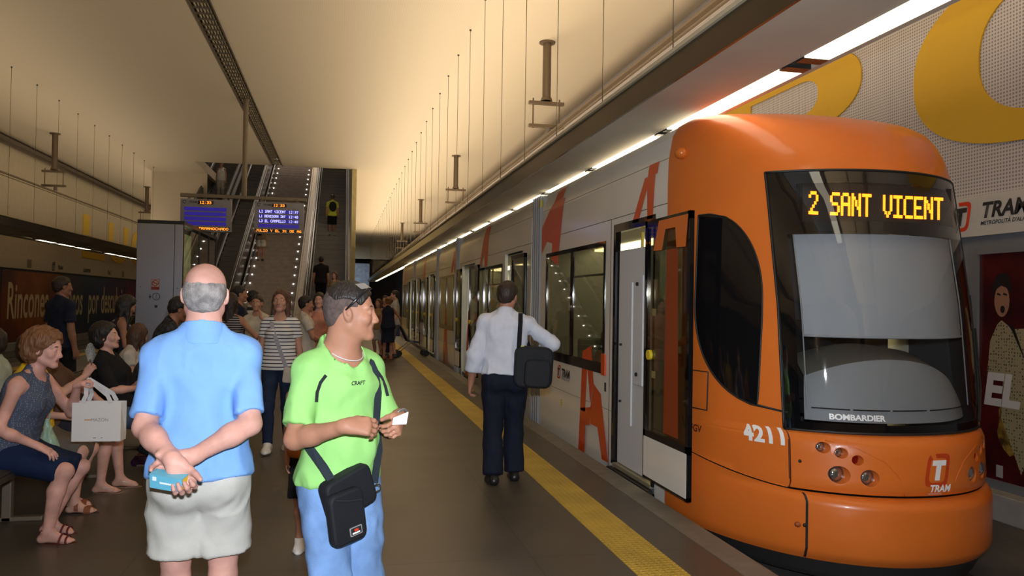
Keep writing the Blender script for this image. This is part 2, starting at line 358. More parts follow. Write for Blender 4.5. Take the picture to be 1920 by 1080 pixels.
def dots(name, a, b, scale, thr=0.25):
    if name in MATS: return MATS[name]
    m = mat(name, a, 0.85, spec=0.2); nt, bs = nodes_of(m); tc = nt.nodes.new('ShaderNodeTexCoord'); v = nt.nodes.new('ShaderNodeTexVoronoi'); v.inputs['Scale'].default_value = scale; v.inputs['Randomness'].default_value = 0.3
    nt.links.new(tc.outputs['Object'], v.inputs['Vector']); g = math_node(nt, 'LESS_THAN', v.outputs['Distance'], thr)
    r = nt.nodes.new('ShaderNodeMix'); r.data_type = 'RGBA'; r.inputs['A'].default_value = (*a, 1); r.inputs['B'].default_value = (*b, 1)
    nt.links.new(g, r.inputs['Factor']); nt.links.new(r.outputs['Result'], bs.inputs['Base Color']); return m

def hand_prims(w, d, n, side, s, curl=20, thumb=0, spread=6, curls=None):
    """w wrist, d pointing direction, n palm normal (side the fingers close to), side = +1 if the thumb is on +cross(d,n)"""
    w = np.asarray(w, float); d = _n(d); n = np.asarray(n, float); n = _n(n - d * (n @ d)); t = np.cross(d, n) * side; P = []
    c = lambda a, b, ra, rb, k=0.008: P.append(cone(a, b, ra * s, rb * s, tag='hand', k=k * s))
    offs = (0.030, 0.010, -0.011, -0.030); lens = (0.072, 0.080, 0.074, 0.058); kn = []
    c(w - d * 0.01 * s, w + d * 0.02 * s, 0.027, 0.026, 0.02); P[-1]['flat'] = (n, 0.72)
    for i, (o, L) in enumerate(zip(offs, lens)):
        k0 = w + (d * (0.088 - abs(i - 1.3) * 0.004) + t * o) * s; kn.append(k0)
        c(w + (d * 0.018 + t * o * 0.55) * s, k0, 0.0165, 0.0125, 0.014)
    c(w + (d * 0.03 + t * 0.0) * s, w + (d * 0.075) * s, 0.021, 0.019, 0.016); P[-1]['flat'] = (n, 0.7)
    c(w + (d * 0.012 + t * 0.02 + n * 0.006) * s, w + (d * 0.045 + t * 0.034 + n * 0.008) * s, 0.017, 0.015, 0.014)
    for i, (k0, L) in enumerate(zip(kn, lens)):
        cu = (curls[i] if curls else curl + 4 * i); sp = math.radians(spread) * (1.2 - i * 0.8); p = k0; a = math.radians(cu * 0.8)
        dd = _n(d * math.cos(sp) + t * math.sin(sp))
        for j, (f, r0, r1) in enumerate(((0.45, 0.0098, 0.0090), (0.30, 0.0090, 0.0083), (0.25, 0.0083, 0.0070))):
            q = p + (dd * math.cos(a) + n * math.sin(a)) * L * f * s; c(p, q, r0 * (0.86 if i == 3 else 1), r1 * (0.86 if i == 3 else 1), 0.004); p = q; a += math.radians(cu * (1.0 if j == 0 else 0.7))
    p = w + (d * 0.042 + t * 0.036 + n * 0.008) * s; th = math.radians(thumb)
    d1 = _n(d * 0.75 + t * (0.65 - 0.5 * math.sin(th)) + n * (0.15 + 0.8 * math.sin(th))); q = p + d1 * 0.034 * s; c(p, q, 0.0125, 0.0108, 0.008)
    d2 = _n(d1 + d * 0.35 + n * 0.3 * math.sin(th)); c(q, q + d2 * 0.028 * s, 0.0105, 0.0085, 0.004)
    return P

def ik(S, W, L1, L2, pole):
    """elbow / knee position between S and W"""
    S = np.asarray(S, float); W = np.asarray(W, float); v = W - S; D = np.linalg.norm(v); 
    if D > (L1 + L2) * 0.999: W = S + v / D * (L1 + L2) * 0.999; v = W - S; D = np.linalg.norm(v)
    a = (L1 * L1 - L2 * L2 + D * D) / (2 * D); hgt = math.sqrt(max(0, L1 * L1 - a * a)); u = v / D; p = np.asarray(pole, float); p = _n(p - u * (p @ u))
    return S + u * a + p * hgt, W

def make_body(H=1.75, female=False, bulk=1.0, belly=0.0, lean=0, side=0, twist=0, head=(0, 0, 0), pel=(0, 0, 0.945), pyaw=0, ppitch=0,
              armR=None, armL=None, legR=None, legL=None, shoes=True, neck_fwd=0.0, footR=0, footL=0, bust=1.0, hipw=1.0, shw=1.0, neckw=1.0):
    """joints and prims in the person's own frame (faces +Y, right hand side = +X), ground z = 0.
    arm = dict(w=wrist point | up=,fo= directions, pole=, hd= hand direction, hn= palm normal, curl=, thumb=); leg = dict(a=ankle point, pole=)"""
    s = H / 1.75; J = {}; P = []
    pel = np.array(pel, float) * s; Rt = rotm(lean, side, twist + pyaw); Rp = rotm(ppitch, 0, pyaw); Rm = rotm((lean + ppitch) / 2, side / 2, twist / 2 + pyaw)
    b = math.sqrt(bulk); sw = (0.158 if female else 0.180) * s * (0.5 + b / 2) * shw; hw = (0.092 if female else 0.088) * s * (0.4 + 0.6 * b)
    T = lambda x, y, z: pel + Rt @ (np.array([x, y, z]) * s)
    Pl = lambda x, y, z: pel + Rp @ (np.array([x, y, z]) * s)
    M = lambda x, y, z: pel + Rm @ (np.array([x, y, z]) * s)
    nb = T(0, -0.015 + neck_fwd * 0.3, 0.525); Rh = rotm(head[1], head[2], head[0]); hc = nb + (Rt @ np.array([0, 0.01 + neck_fwd, 0.075]) + Rh @ np.array([0, 0.015, 0.095])) * s
    J.update(pel=pel, Rt=Rt, Rp=Rp, Rm=Rm, nb=nb, hc=hc, Rh=Rh, s=s, sw=sw, hw=hw, T=T, Pl=Pl, M=M, b=b, female=female, belly=belly)
    a = P.append; hx = hipw * b
    a(ell(Pl(0, 0, 0), np.array([(0.172 if female else 0.16) * hx, 0.112 * b, 0.12]) * s, Rp, 'pelvis', k=0.05))
    for q in (-1, 1): a(ell(Pl(0.075 * q * hx, -0.055, -0.055), np.array([0.092 * hx, 0.088 * b, 0.095]) * s, Rp, 'pelvis', k=0.04))
    a(ell(M(0, 0.0, 0.15), np.array([(0.128 if female else 0.142) * b, 0.098 * b, 0.15]) * s, Rm, 'waist', k=0.06))
    if belly: a(ell(M(0, 0.045 + belly * 0.3, 0.12), np.array([0.13 * b, 0.075 + belly, 0.13]) * s, Rm, 'waist', k=0.06))
    a(ell(T(0, 0.0, 0.335), np.array([(0.135 if female else 0.155) * b * (0.5 + shw / 2), 0.105 * b, 0.185]) * s, Rt, 'chest', k=0.05))
    if female:
        for q in (-1, 1): a(ell(T(0.066 * q, 0.082 * b, 0.335), np.array([0.056, 0.052, 0.058]) * s * bust, Rt, 'chest', k=0.03))
    else:
        for q in (-1, 1): a(ell(T(0.07 * q * b, 0.055 * b, 0.37), np.array([0.075, 0.05, 0.06]) * s, Rt, 'chest', k=0.04))
    for q in (-1, 1): a(ell(T(0.08 * q * b, -0.055 * b, 0.40), np.array([0.075, 0.05, 0.09]) * s, Rt, 'chest', k=0.04))
    shR = T(sw / s, -0.01, 0.445); shL = T(-sw / s, -0.01, 0.445); J['shR'] = shR; J['shL'] = shL; ar = (0.80 if female else 1.0) * s * (0.55 + 0.45 * b)
    a(cone(T(-sw / s * 0.7, -0.01, 0.448), T(sw / s * 0.7, -0.01, 0.448), 0.052 * ar, 0.052 * ar, tag='shoulder', k=0.05))
    nr = (0.048 if female else 0.059) * s * (0.6 + 0.4 * b) * neckw; J['neckw'] = neckw; a(cone(T(0, -0.01, 0.47), hc + Rh @ np.array([0, -0.02, -0.045]) * s, nr * 1.12, nr * 0.98, tag='neck', k=0.035))
    for q in (-1, 1): a(cone(T(0.03 * q, -0.02, 0.53), T(0.12 * q * b, -0.015, 0.475), 0.034 * ar / s * s, 0.040 * ar / s * s, tag='shoulder', k=0.05))
    for nm, sh, q, ad in (('R', shR, 1, armR), ('L', shL, -1, armL)):
        ad = ad or {}; L1, L2 = 0.295 * s, 0.255 * s
        if 'w' in ad: e, wr = ik(sh, np.array(ad['w'], float) * s, L1, L2, ad.get('pole', (0.4 * q, -1, -0.3)))
        else: e = sh + _n(ad.get('up', (0.16 * q, -0.03, -1))) * L1; wr = e + _n(ad.get('fo', (0.05 * q, 0.2, -1))) * L2
        fd = _n(wr - e); hd = _n(ad.get('hd', fd)); hn = ad.get('hn', (-q, 0, 0)); J['el' + nm] = e; J['wr' + nm] = wr; J['hd' + nm] = hd
        a(ell(sh, np.array([0.056, 0.056, 0.058]) * ar, Rt, 'arm' + nm, k=0.03)); a(cone(sh, e, 0.053 * ar, 0.042 * ar, tag='arm' + nm, k=0.03)); J['arR'] = ar
        a(cone(e, e + (wr - e) * 0.35, 0.042 * ar, 0.043 * ar, tag='fore' + nm, k=0.02)); a(cone(e + (wr - e) * 0.3, wr, 0.043 * ar, 0.0275 * ar, tag='fore' + nm, k=0.02))
        hs = s * (0.9 if female else 1.0) * ad.get('hs', 1.0); hp = hand_prims(wr, hd, hn, q, hs, ad.get('curl', 18), ad.get('thumb', 20), ad.get('spread', 5), ad.get('curls')); P.extend(hp)
        J['palm' + nm] = wr + hd * 0.08 * hs; J['hbox' + nm] = (np.min([pbox(p)[0] for p in hp], 0) - 0.004, np.max([pbox(p)[1] for p in hp], 0) + 0.004)
    J['hipR'] = Pl(hw / s, 0, -0.04); J['hipL'] = Pl(-hw / s, 0, -0.04)
    for nm, q, ld, fy in (('R', 1, legR, footR), ('L', -1, legL, footL)):
        ld = ld or {}; hip = J['hip' + nm]; an = np.array(ld.get('a', (hw / s * q * 1.05, -0.03, 0.08)), float) * s
        kn, an = ik(hip, an, 0.43 * s, 0.415 * s, ld.get('pole', (0.0, 1, 0.1))); J['kn' + nm] = kn; J['an' + nm] = an; lb = s * (0.5 + 0.5 * b) * (1.0 if not female else 0.97)
        mid = hip + (kn - hip) * 0.45
        a(cone(hip, mid, 0.088 * lb, 0.076 * lb, tag='thigh' + nm, k=0.03)); a(cone(mid, kn, 0.076 * lb, 0.053 * lb, tag='thigh' + nm, k=0.02)); a(ell(kn, np.array([0.052, 0.054, 0.056]) * lb, None, 'shin' + nm, k=0.02))
        sd = an - kn; bk = _n(np.cross(_n(sd), np.cross(_n(kn - hip) + 1e-3 * np.array([0, 1, 0]), _n(sd)))) ; fdir = np.array([math.sin(math.radians(-fy)), math.cos(math.radians(-fy)), 0.0]); fdir = rotm(0, 0, pyaw) @ fdir if 'abs' not in ld else fdir
        cf = kn + sd * 0.32 - fdir * 0.018 * s; a(cone(kn, cf, 0.050 * lb, 0.054 * lb, tag='shin' + nm, k=0.02)); a(cone(cf, an, 0.054 * lb, 0.032 * lb, tag='shin' + nm, k=0.02))
        J['fd' + nm] = fdir; tilt = ld.get('tilt', 0.0); fu = _n(fdir + np.array([0, 0, -tilt])); heel = an - fdir * 0.035 * s + np.array([0, 0, -0.045 * s]); ball = an + fu * 0.115 * s + np.array([0, 0, -0.058 * s]); toe = an + fu * 0.165 * s + np.array([0, 0, -0.062 * s]); J['heel' + nm] = heel; J['ball' + nm] = ball; J['toe' + nm] = toe
        fr = 1.0 if not female else 0.88
        a(cone(an, heel, 0.032 * s * fr, 0.033 * s * fr, tag='foot' + nm, k=0.02)); a(cone(heel, ball, 0.030 * s * fr, 0.030 * s * fr, flat=((0, 0, 1), 0.8), tag='foot' + nm, k=0.02)); a(cone(an, ball, 0.034 * s * fr, 0.022 * s * fr, tag='foot' + nm, k=0.03))
        sx = _n(np.cross(fu, (0, 0, 1)))
        for o, L, r in ((-0.030, 0.042, 0.0125), (-0.013, 0.044, 0.0095), (0.003, 0.040, 0.009), (0.018, 0.034, 0.0085), (0.031, 0.026, 0.008)):
            p0 = ball + (sx * (o * q)) * s * fr; a(cone(p0, p0 + (fu * L + np.array([0, 0, -0.008])) * s * fr, r * 1.5 * s * fr, r * s * fr, tag='foot' + nm, k=0.008))
    # head
    HS = s * 1.055; h = lambda x, y, z: hc + Rh @ (np.array([x, y, z]) * HS); e3 = lambda x, y, z: np.array([x, y, z]) * HS
    hd = []; aa = hd.append; fw_ = 0.93 if female else 1.0
    aa(ell(h(0, -0.014, 0.032), e3(0.076, 0.096, 0.084), Rh, 'head', k=0.03)); aa(ell(h(0, 0.026, -0.03), e3(0.060 * fw_, 0.060, 0.080), Rh, 'head', k=0.03))
    for q in (-1, 1):
        aa(cone(h(0.052 * q * fw_, 0.0, -0.055), h(0.018 * q, 0.068, -0.098), 0.018 * s, 0.014 * s, tag='head', k=0.03))
        aa(cone(h(0.010 * q, 0.080, 0.020), h(0.046 * q, 0.066, 0.020), 0.010 * s, 0.010 * s, tag='head', k=0.014))
        aa(ell(h(0.040 * q, 0.060, -0.028), e3(0.024, 0.022, 0.022), Rh, 'head', k=0.02))
        aa(ell(h(0.079 * q, -0.008, -0.008), e3(0.009, 0.018, 0.031), Rh @ rotm(-12, 0, 12 * q), 'ear', k=0.008))
        aa(ell(h(0.086 * q, -0.004, -0.002), e3(0.006, 0.009, 0.015), Rh @ rotm(-12, 0, 12 * q), 'ear', op='-', k=0.005))
    aa(ell(h(0, 0.076, -0.098), e3(0.020, 0.016, 0.016), Rh, 'head', k=0.02))
    for q in (-1, 1): aa(ell(h(0.031 * q, 0.096, -0.001), e3(0.018, 0.016, 0.0125), Rh, 'head', op='-', k=0.012))
    for q in (-1, 1): aa(ell(h(0.031 * q, 0.0735, 0.0), e3(0.0160, 0.0145, 0.0140), Rh, 'head', k=0.004)); aa(ell(h(0.031 * q, 0.0900, -0.0005), e3(0.0125, 0.0080, 0.0042), Rh, 'head', op='-', k=0.002))
    aa(cone(h(0, 0.082, 0.006), h(0, 0.1005, -0.034), 0.0095 * s, 0.0135 * s, tag='head', k=0.014)); 
    for q in (-1, 1): aa(ell(h(0.011 * q, 0.096, -0.038), e3(0.008, 0.011, 0.008), Rh, 'head', k=0.006))
    aa(ell(h(0, 0.078, -0.060), e3(0.024, 0.012, 0.020), Rh, 'head', k=0.015))
    aa(cone(h(-0.018, 0.0815, -0.0635), h(0.018, 0.0815, -0.0635), 0.0050 * s, 0.0050 * s, tag='lip', k=0.006)); aa(cone(h(-0.013, 0.0825, -0.0715), h(0.013, 0.0825, -0.0715), 0.0056 * s, 0.0056 * s, tag='lip', k=0.006))
    aa(ell(h(0, 0.0905, -0.0675), e3(0.020, 0.006, 0.0012), Rh, 'head', op='-', k=0.002))
    P.extend(hd); J['h'] = h; J['e3'] = e3; J['prims'] = P
    return J
def sel(J, *tags): return [p for p in J['prims'] if any(p['tag'].startswith(t) for t in tags) and p['op'] == '+']
def wrinkle(amp, f=(9, 9, 5), seed=0, f2=2.6, dark=None):
    def g(P, N):
        q = P * np.array(f); n1 = vnoise(q, seed); n2 = vnoise(q * f2 + n1[:, None], seed + 5); r = 1 - np.abs(n1) * 2; return amp * (0.75 * r + 0.4 * n2 - 0.2)
    return g
def cap_at(a, b, t): a = np.asarray(a); b = np.asarray(b); return (a + (b - a) * t, _n(b - a))
def top(root, J, m, h, name='shirt', sleeve=0.6, hem=-0.06, ease=0.017, flare=0.03, amp=0.009, neckcut=0.0, vneck=0.0, longs=None, drop=None, k=0.04, seed=1, frontcut=0.0, fine=(), sflare=0.006):
    """sleeve: fraction of the upper arm (0 = none, > 1 runs down the forearm)"""
    s, T, Pl, M = J['s'], J['T'], J['Pl'], J['M']; G = [inflate(p, ease + (0.012 if p['tag'] == 'pelvis' else 0)) for p in sel(J, 'pelvis', 'waist', 'chest')]
    sh = [inflate(p, ease * .6 + 0.006, caps=[]) for p in sel(J, 'shoulder')]
    if sleeve > 0: G += sh
    b = J['b']; w_ = 0.165 * b * s + ease + flare * 0.5; up = T(0, 0, 0.30)
    G.append(ecyl(T(0, 0, 0.36), Pl(0, 0.0, hem), ((0.142 if J['female'] else 0.152) * b * s + ease, 0.10 * b * s + ease), (w_, 0.118 * b * s + ease + flare * 0.4 + J['belly'] * 0.3 * s), J['Rt'] @ np.array([1, 0, 0]), k=0.05))
    if sleeve <= 0:
        for q in (-1, 1): G.append(cone(T(0.03 * q, -0.015, 0.50), T(0.115 * q * b, -0.012, 0.475), 0.040 * s, 0.044 * s, k=0.04))
    hc = (Pl(0, 0, hem), J['Rp'] @ np.array([0, 0, -1.0]))
    for p in G: p['caps'] = p['caps'] + [hc]; p['k'] = k
    for nm in 'RL':
        S_, E_, W_ = J['sh' + nm], J['el' + nm], J['wr' + nm]; ar = J['arR']
        if sleeve > 0:
            t = min(1, sleeve); c1 = [cap_at(S_, E_, t)] if sleeve < 1 else []
            G.append(inflate(ell(S_, np.array([0.055, 0.056, 0.057]) * ar, J['Rt']), ease + 0.003, k=0.03)); G.append(cone(S_, S_ + (E_ - S_) * t, 0.049 * ar + ease * .6, (0.052 if sleeve < 1 else 0.045) * ar + ease * .8 + (sflare * s if sleeve < 1 else 0), caps=c1, k=0.025))
        if sleeve > 1: G.append(cone(E_, E_ + (W_ - E_) * (sleeve - 1), 0.047 * ar + ease, 0.044 * ar + ease, caps=[cap_at(E_, W_, sleeve - 1)], k=0.02))
    nr = (0.062 * s if J['female'] else 0.072 * s) * (.4 + .6 * J['neckw']); nb = T(0, 0.0, 0.53)
    G.append(cone(T(0, -.012, .47), T(0, -.014, .534), nr + .026, nr + .009, k=.02)); G.append(cone(T(0, 0.022 + frontcut, 0.527 - neckcut), T(0, 0.03 + frontcut, 0.70), nr + neckcut * 0.5, nr + 0.03, op='-', k=0.008))
    if vneck: G.append(cone(T(0, 0.05, 0.56), T(0, 0.13, 0.50 - vneck), 0.062 * s, 0.012 * s, op='-', k=0.008))
    if drop: G += drop
    return sdf_obj(name, G, h, m, root, disp=wrinkle(amp * s, (10, 10, 6), seed), fine=fine)
def pants(root, J, m, h, name='trousers', frac=1.0, ease=0.007, flare=0.0, amp=0.009, top_z=0.11, seed=3):
    s = J['s']; G = [inflate(p, ease, k=0.04) for p in sel(J, 'pelvis')]; tc = (J['Pl'](0, 0, top_z), J['Rp'] @ np.array([0, 0, 1.0]))
    G.append(inflate(sel(J, 'waist')[0], ease, k=0.04))
    for p in G: p['caps'] = [tc]
    for nm in 'RL':
        A, K, N = J['hip' + nm], J['kn' + nm], J['an' + nm]
        if frac <= 0.5:
            t = frac * 2; G.append(cone(A, A + (K - A) * t, 0.092 * s * J['b'] + ease, 0.074 * s * (0.5 + J['b'] / 2) + ease + flare, caps=[cap_at(A, K, t)], k=0.035))
        else:
            G += [inflate(p, ease, k=0.03) for p in sel(J, 'thigh' + nm)]; t = (frac - 0.5) * 2
            G.append(cone(A, K, 0.085 * s * J['b'] + ease, 0.058 * s + ease + flare * 0.5, k=0.03)); G.append(cone(K, K + (N - K) * t, 0.058 * s + ease + flare * 0.5, 0.045 * s + ease + flare, caps=[cap_at(K, N, t)], k=0.03)); G.append(inflate(sel(J, 'shin' + nm)[2], ease * 0.8, k=0.03, caps=[cap_at(K, N, t)]))
    wf = wrinkle(amp * s, (9, 9, 6), seed); pz = J['pel'][2]
    return sdf_obj(name, G, h, m, root, disp=lambda P, N: wf(P, N) * np.clip((pz + 0.0 - P[:, 2]) / 0.12, 0, 1))
def skirt(root, J, m, h, name='skirt', L=0.5, ease=0.008, rx=0.19, ry=0.16, amp=0.004, top_z=0.10, seated=False, seed=4):
    s = J['s']; G = [inflate(p, ease, k=0.05) for p in sel(J, 'pelvis')]; tc = (J['Pl'](0, 0, top_z), J['Rp'] @ np.array([0, 0, 1.0]))
    G.append(inflate(sel(J, 'waist')[0], ease, k=0.04))
    for p in G: p['caps'] = [tc]
    if seated:
        for nm in 'RL':
            A, K = J['hip' + nm], J['kn' + nm]; G.append(cone(A, A + (K - A) * L, 0.10 * s, 0.075 * s, caps=[cap_at(A, K, L)], k=0.09)); G.append(cone(A * 0.75 + J['hip' + ('L' if nm == 'R' else 'R')] * 0.25, (A + (K - A) * L) * 0.7 + (J['hip' + ('L' if nm == 'R' else 'R')] + (J['kn' + ('L' if nm == 'R' else 'R')] - J['hip' + ('L' if nm == 'R' else 'R')]) * L) * 0.3, 0.095 * s, 0.07 * s, caps=[cap_at(A, K, L)], k=0.08))
    else: G.append(ecyl(J['Pl'](0, 0, 0.02), J['Pl'](0, 0.0, -L), (0.165 * s + ease, 0.12 * s + ease), (rx * s, ry * s), J['Rp'] @ np.array([1, 0, 0]), k=0.04))
    return sdf_obj(name, G, h, m, root, disp=wrinkle(amp * s, (10, 10, 3), seed))
def hair(root, J, m, h, style='short', amp=0.004, name='hair', seed=2, th=0.010):
    H, e3, Rh, s = J['h'], J['e3'], J['Rh'], J['s']; G = [ell(H(0, -0.018, 0.036), e3(0.076 + th, 0.096 + th, 0.084 + th), Rh, k=0.02)]
    if style in ('short', 'cap'): G.append(ell(H(0, -0.058, -0.010), e3(0.064 + th * 0.5, 0.050 + th, 0.068), Rh, k=0.02)); 
    if style == 'bald': G = [ell(H(0, -0.030, 0.008), e3(0.080, 0.088, 0.070), Rh, k=0.02), ell(H(0, -0.055, -0.02), e3(0.066, 0.052, 0.065), Rh, k=0.02), ell(H(0, 0.03, 0.120), e3(0.050, 0.100, 0.045), Rh, op='-', k=0.03)]
    if style == 'crop': G = [ell(H(0, -0.012, 0.040), e3(0.076 + th, 0.094 + th, 0.084 + th), Rh, k=0.02)]
    if style == 'bob': G += [ell(H(0, -0.045, -0.02), e3(0.100, 0.085, 0.11), Rh, k=0.03), ell(H(0.055, 0.0, -0.03), e3(0.042, 0.06, 0.085), Rh, k=0.03), ell(H(-0.055, 0.0, -0.03), e3(0.042, 0.06, 0.085), Rh, k=0.03)]
    if style == 'puffy': G += [ell(H(0, -0.03, 0.05), e3(0.105, 0.115, 0.095), Rh, k=0.03), ell(H(0, -0.055, -0.02), e3(0.100, 0.085, 0.09), Rh, k=0.03)]
    if style in ('long', 'verylong'):
        L = 0.22 if style == 'long' else 0.36
        G += [ell(H(0, -0.045, -0.02), e3(0.092, 0.075, 0.11), Rh, k=0.03)]; T = J['Rt']
        for x, y in ((-0.062, -0.01), (0.062, -0.01), (-0.045, -0.075), (0.045, -0.075), (0, -0.09)):
            p0 = H(x, y, -0.01); p1 = p0 + np.array([x * 0.35, -0.02 if y < -0.05 else 0.0, -L]) * s; G.append(cone(p0, p1, 0.034 * s, 0.024 * s, k=0.03))
    if style == 'pony': G += [ell(H(0, -0.055, -0.01), e3(0.07, 0.06, 0.08), Rh, k=0.02), cone(H(0, -0.115, 0.03), H(0, -0.15, -0.13), 0.026 * s, 0.014 * s, k=0.01)]
    if style == 'bun': G += [ell(H(0, -0.055, -0.01), e3(0.07, 0.06, 0.08), Rh, k=0.02), ell(H(0, -0.11, 0.06), e3(0.045, 0.042, 0.042), Rh, k=0.01)]
    # keep the face, the ears' front and the underside free
    fz = 0.052 if style != 'bald' else 0.02
    if style == 'bald':
        G.append(ell(H(0, 0.10, 0.0), e3(0.11, 0.105, 0.16), Rh, op='-', k=0.01))
    else:
        G.append(ell(H(0, 0.105, -0.045), e3(0.074 if style in ('long', 'verylong', 'bob') else 0.105, 0.105, 0.120), Rh, op='-', k=0.012))
    if style == 'crop': G += [cone(H(-.2, -.02, -.02), H(.2, -.02, -.02), .078 * s, .078 * s, op='-', k=.012), cone(H(-.2, -.12, -.03), H(.2, -.12, -.03), .10 * s, .10 * s, op='-', k=.012)] + [cone(H(.125 * q, -.15, .02), H(.125 * q, .12, .02), .052 * s, .052 * s, op='-', k=.012) for q in (-1, 1)]
    if style in ('short', 'pony', 'bun', 'bald', 'cap'):
        for q in (-1, 1): G.append(ell(H(0.088 * q, 0.012, -0.022), e3(0.034, 0.036, 0.046), Rh, op='-', k=0.008)); G.append(ell(H(0.085 * q, 0.075, 0.03), e3(0.045, 0.04, 0.05), Rh, op='-', k=0.01))
        G.append(ell(H(0, -0.01, -0.132), e3(0.12, 0.13, 0.062), Rh, op='-', k=0.02))
    def dd(P, N):
        q = (P - J['hc']) @ Rh; return amp * (vnoise(q * np.array([90, 90, 22]) / s, seed) + 0.8 * vnoise(q * 34 / s, seed + 3))
    return sdf_obj(name, G, h, m, root, disp=dd)
def face(root, J, iris=(0.05, 0.03, 0.02), brow=(0.03, 0.02, 0.015), brows=True):
    H, s, Rh = J['h'], J['s'], J['Rh']
    for q in (-1, 1):
        mb = MB(); c = H(0.031 * q, 0.0738, 0.0); mb.sphere(c, 0.0128 * s, 12, 8); mb.cur = 1; f = _n(Rh @ np.array([0, 1, 0])); mb.sphere(c + f * 0.0074 * s, 0.0060 * s, 10, 6)
        mb.build('eye', [mat('eye_white', (0.75, 0.72, 0.70), 0.2), mat('iris_%.2f' % iris[0], iris, 0.15)], root, smooth=True)
    if brows:
        for q in (-1, 1):
            mb = MB(); mb.tube([H(0.012 * q, 0.0865, 0.021), H(0.03 * q, 0.0830, 0.026), H(0.047 * q, 0.0730, 0.022)], [0.0035 * s, 0.0042 * s, 0.0022 * s], 6); mb.build('eyebrow', mat('brow_%.3f' % brow[0], brow, 0.8), root, smooth=True)
def shoe(root, J, nm, kind, m, m2=None, h=0.008):
    s = J['s']; an, heel, ball, toe, fd = (J[k + nm] for k in ('an', 'heel', 'ball', 'toe', 'fd')); fl = ((0, 0, 1), 0.85)
    z0 = heel[2] - 0.036 * s; sx = _n(np.cross(fd, (0, 0, 1.0)))
    if kind in ('shoe', 'sneaker'):
        G = [cone(heel - fd * 0.005, ball, 0.042 * s, 0.046 * s, fl, k=0.02), cone(ball, toe + fd * 0.01 * s, 0.046 * s, 0.034 * s, ((0, 0, 1), 0.7), k=0.02), cone(an + np.array([0, 0, 0.01]), heel, 0.045 * s, 0.042 * s, k=0.02, caps=[(an + np.array([0, 0, 0.02 * s]), np.array([0, 0, 1.0]))]), cone(an + fd * 0.01, ball, 0.042 * s, 0.034 * s, k=0.02, caps=[(an + np.array([0, 0, 0.02 * s]), np.array([0, 0, 1.0]))])]
        cut = [(np.array([0, 0, z0]), np.array([0, 0, -1.0]))]; o = sdf_obj(kind if kind == 'sneaker' else 'shoe', G, h, m, root, cuts=cut)
        sole = sdf_obj('sole', [inflate(p, 0.004, caps=[(np.array([0, 0, z0 + 0.022 * s]), np.array([0, 0, 1.0]))]) for p in G[:2]], h, m2 or m, o, cuts=[(np.array([0, 0, z0 - 0.004]), np.array([0, 0, -1.0]))])
    else:
        mb = MB(); outline = [];
        for t in range(24):
            a = 2 * PI * t / 24; y = math.cos(a) * 0.132; x = math.sin(a) * (0.040 + 0.009 * math.cos(a)) + 0.004 * (1 if nm == 'L' else -1); outline.append((an + fd * (0.062 + y) * s * 0.96 + sx * x * s))
        vs = [(p[0], p[1], z0 - 0.010 * s) for p in outline] + [(p[0], p[1], z0 + 0.004 * s) for p in outline]
        mb.add(vs, [tuple(range(24)), tuple(range(24, 48))] + [(i, (i + 1) % 24, 24 + (i + 1) % 24, 24 + i) for i in range(24)]); o = mb.build('sandal', m2 or m, root)
        st = MB(); up = Vector((0, 0, 1)); F = Vector(fd); S = Vector(sx); A = Vector(an); B = Vector(ball)
        def strap(c, r, w_, tiltz=0):
            pts = []; ns = []
            for i in range(11):
                a = PI * (i / 10 * 1.3 - 0.15); pts.append(c + S * math.cos(a) * r[0] + up * (math.sin(a) * r[1]) + F * tiltz * math.sin(a)); ns.append(S * math.cos(a) + up * math.sin(a))
            st.ribbon(pts, ns, w_, 0.003)
        if kind == 'sandal':
            strap(B + F * 0.012 * s, (0.042 * s, 0.028 * s), 0.014 * s); strap(B - F * 0.03 * s, (0.041 * s, 0.045 * s), 0.014 * s, 0.01)
            st.ribbon([A + Vector((math.cos(a) * 0.036 * s * S.x + math.sin(a) * 0.036 * s * F.x, math.cos(a) * 0.036 * s * S.y + math.sin(a) * 0.036 * s * F.y, 0.012)) for a in [i * PI / 8 for i in range(17)]], [S * math.cos(a) + F * math.sin(a) for a in [i * PI / 8 for i in range(17)]], 0.009 * s)
            st.ribbon([A - F * 0.040 * s + up * 0.01, A - F * 0.068 * s - up * 0.04 * s], F * -1, 0.012 * s)
        elif kind == 'clog':
            strap(B - F * 0.01, (0.044 * s, 0.036 * s), 0.05 * s); strap(A - up * 0.03 * s + F * 0.02, (0.040 * s, 0.048 * s), 0.03 * s, 0.0)
        else:
            for q in (-1, 1): st.ribbon([B + F * 0.03 * s - up * 0.0, B - F * 0.02 * s + S * 0.022 * q * s + up * 0.022 * s, A + F * 0.03 * s + S * 0.036 * q * s - up * 0.025 * s], [up, up + S * 0.7 * q, S * q], 0.008 * s)
        st.build('strap', m, o)
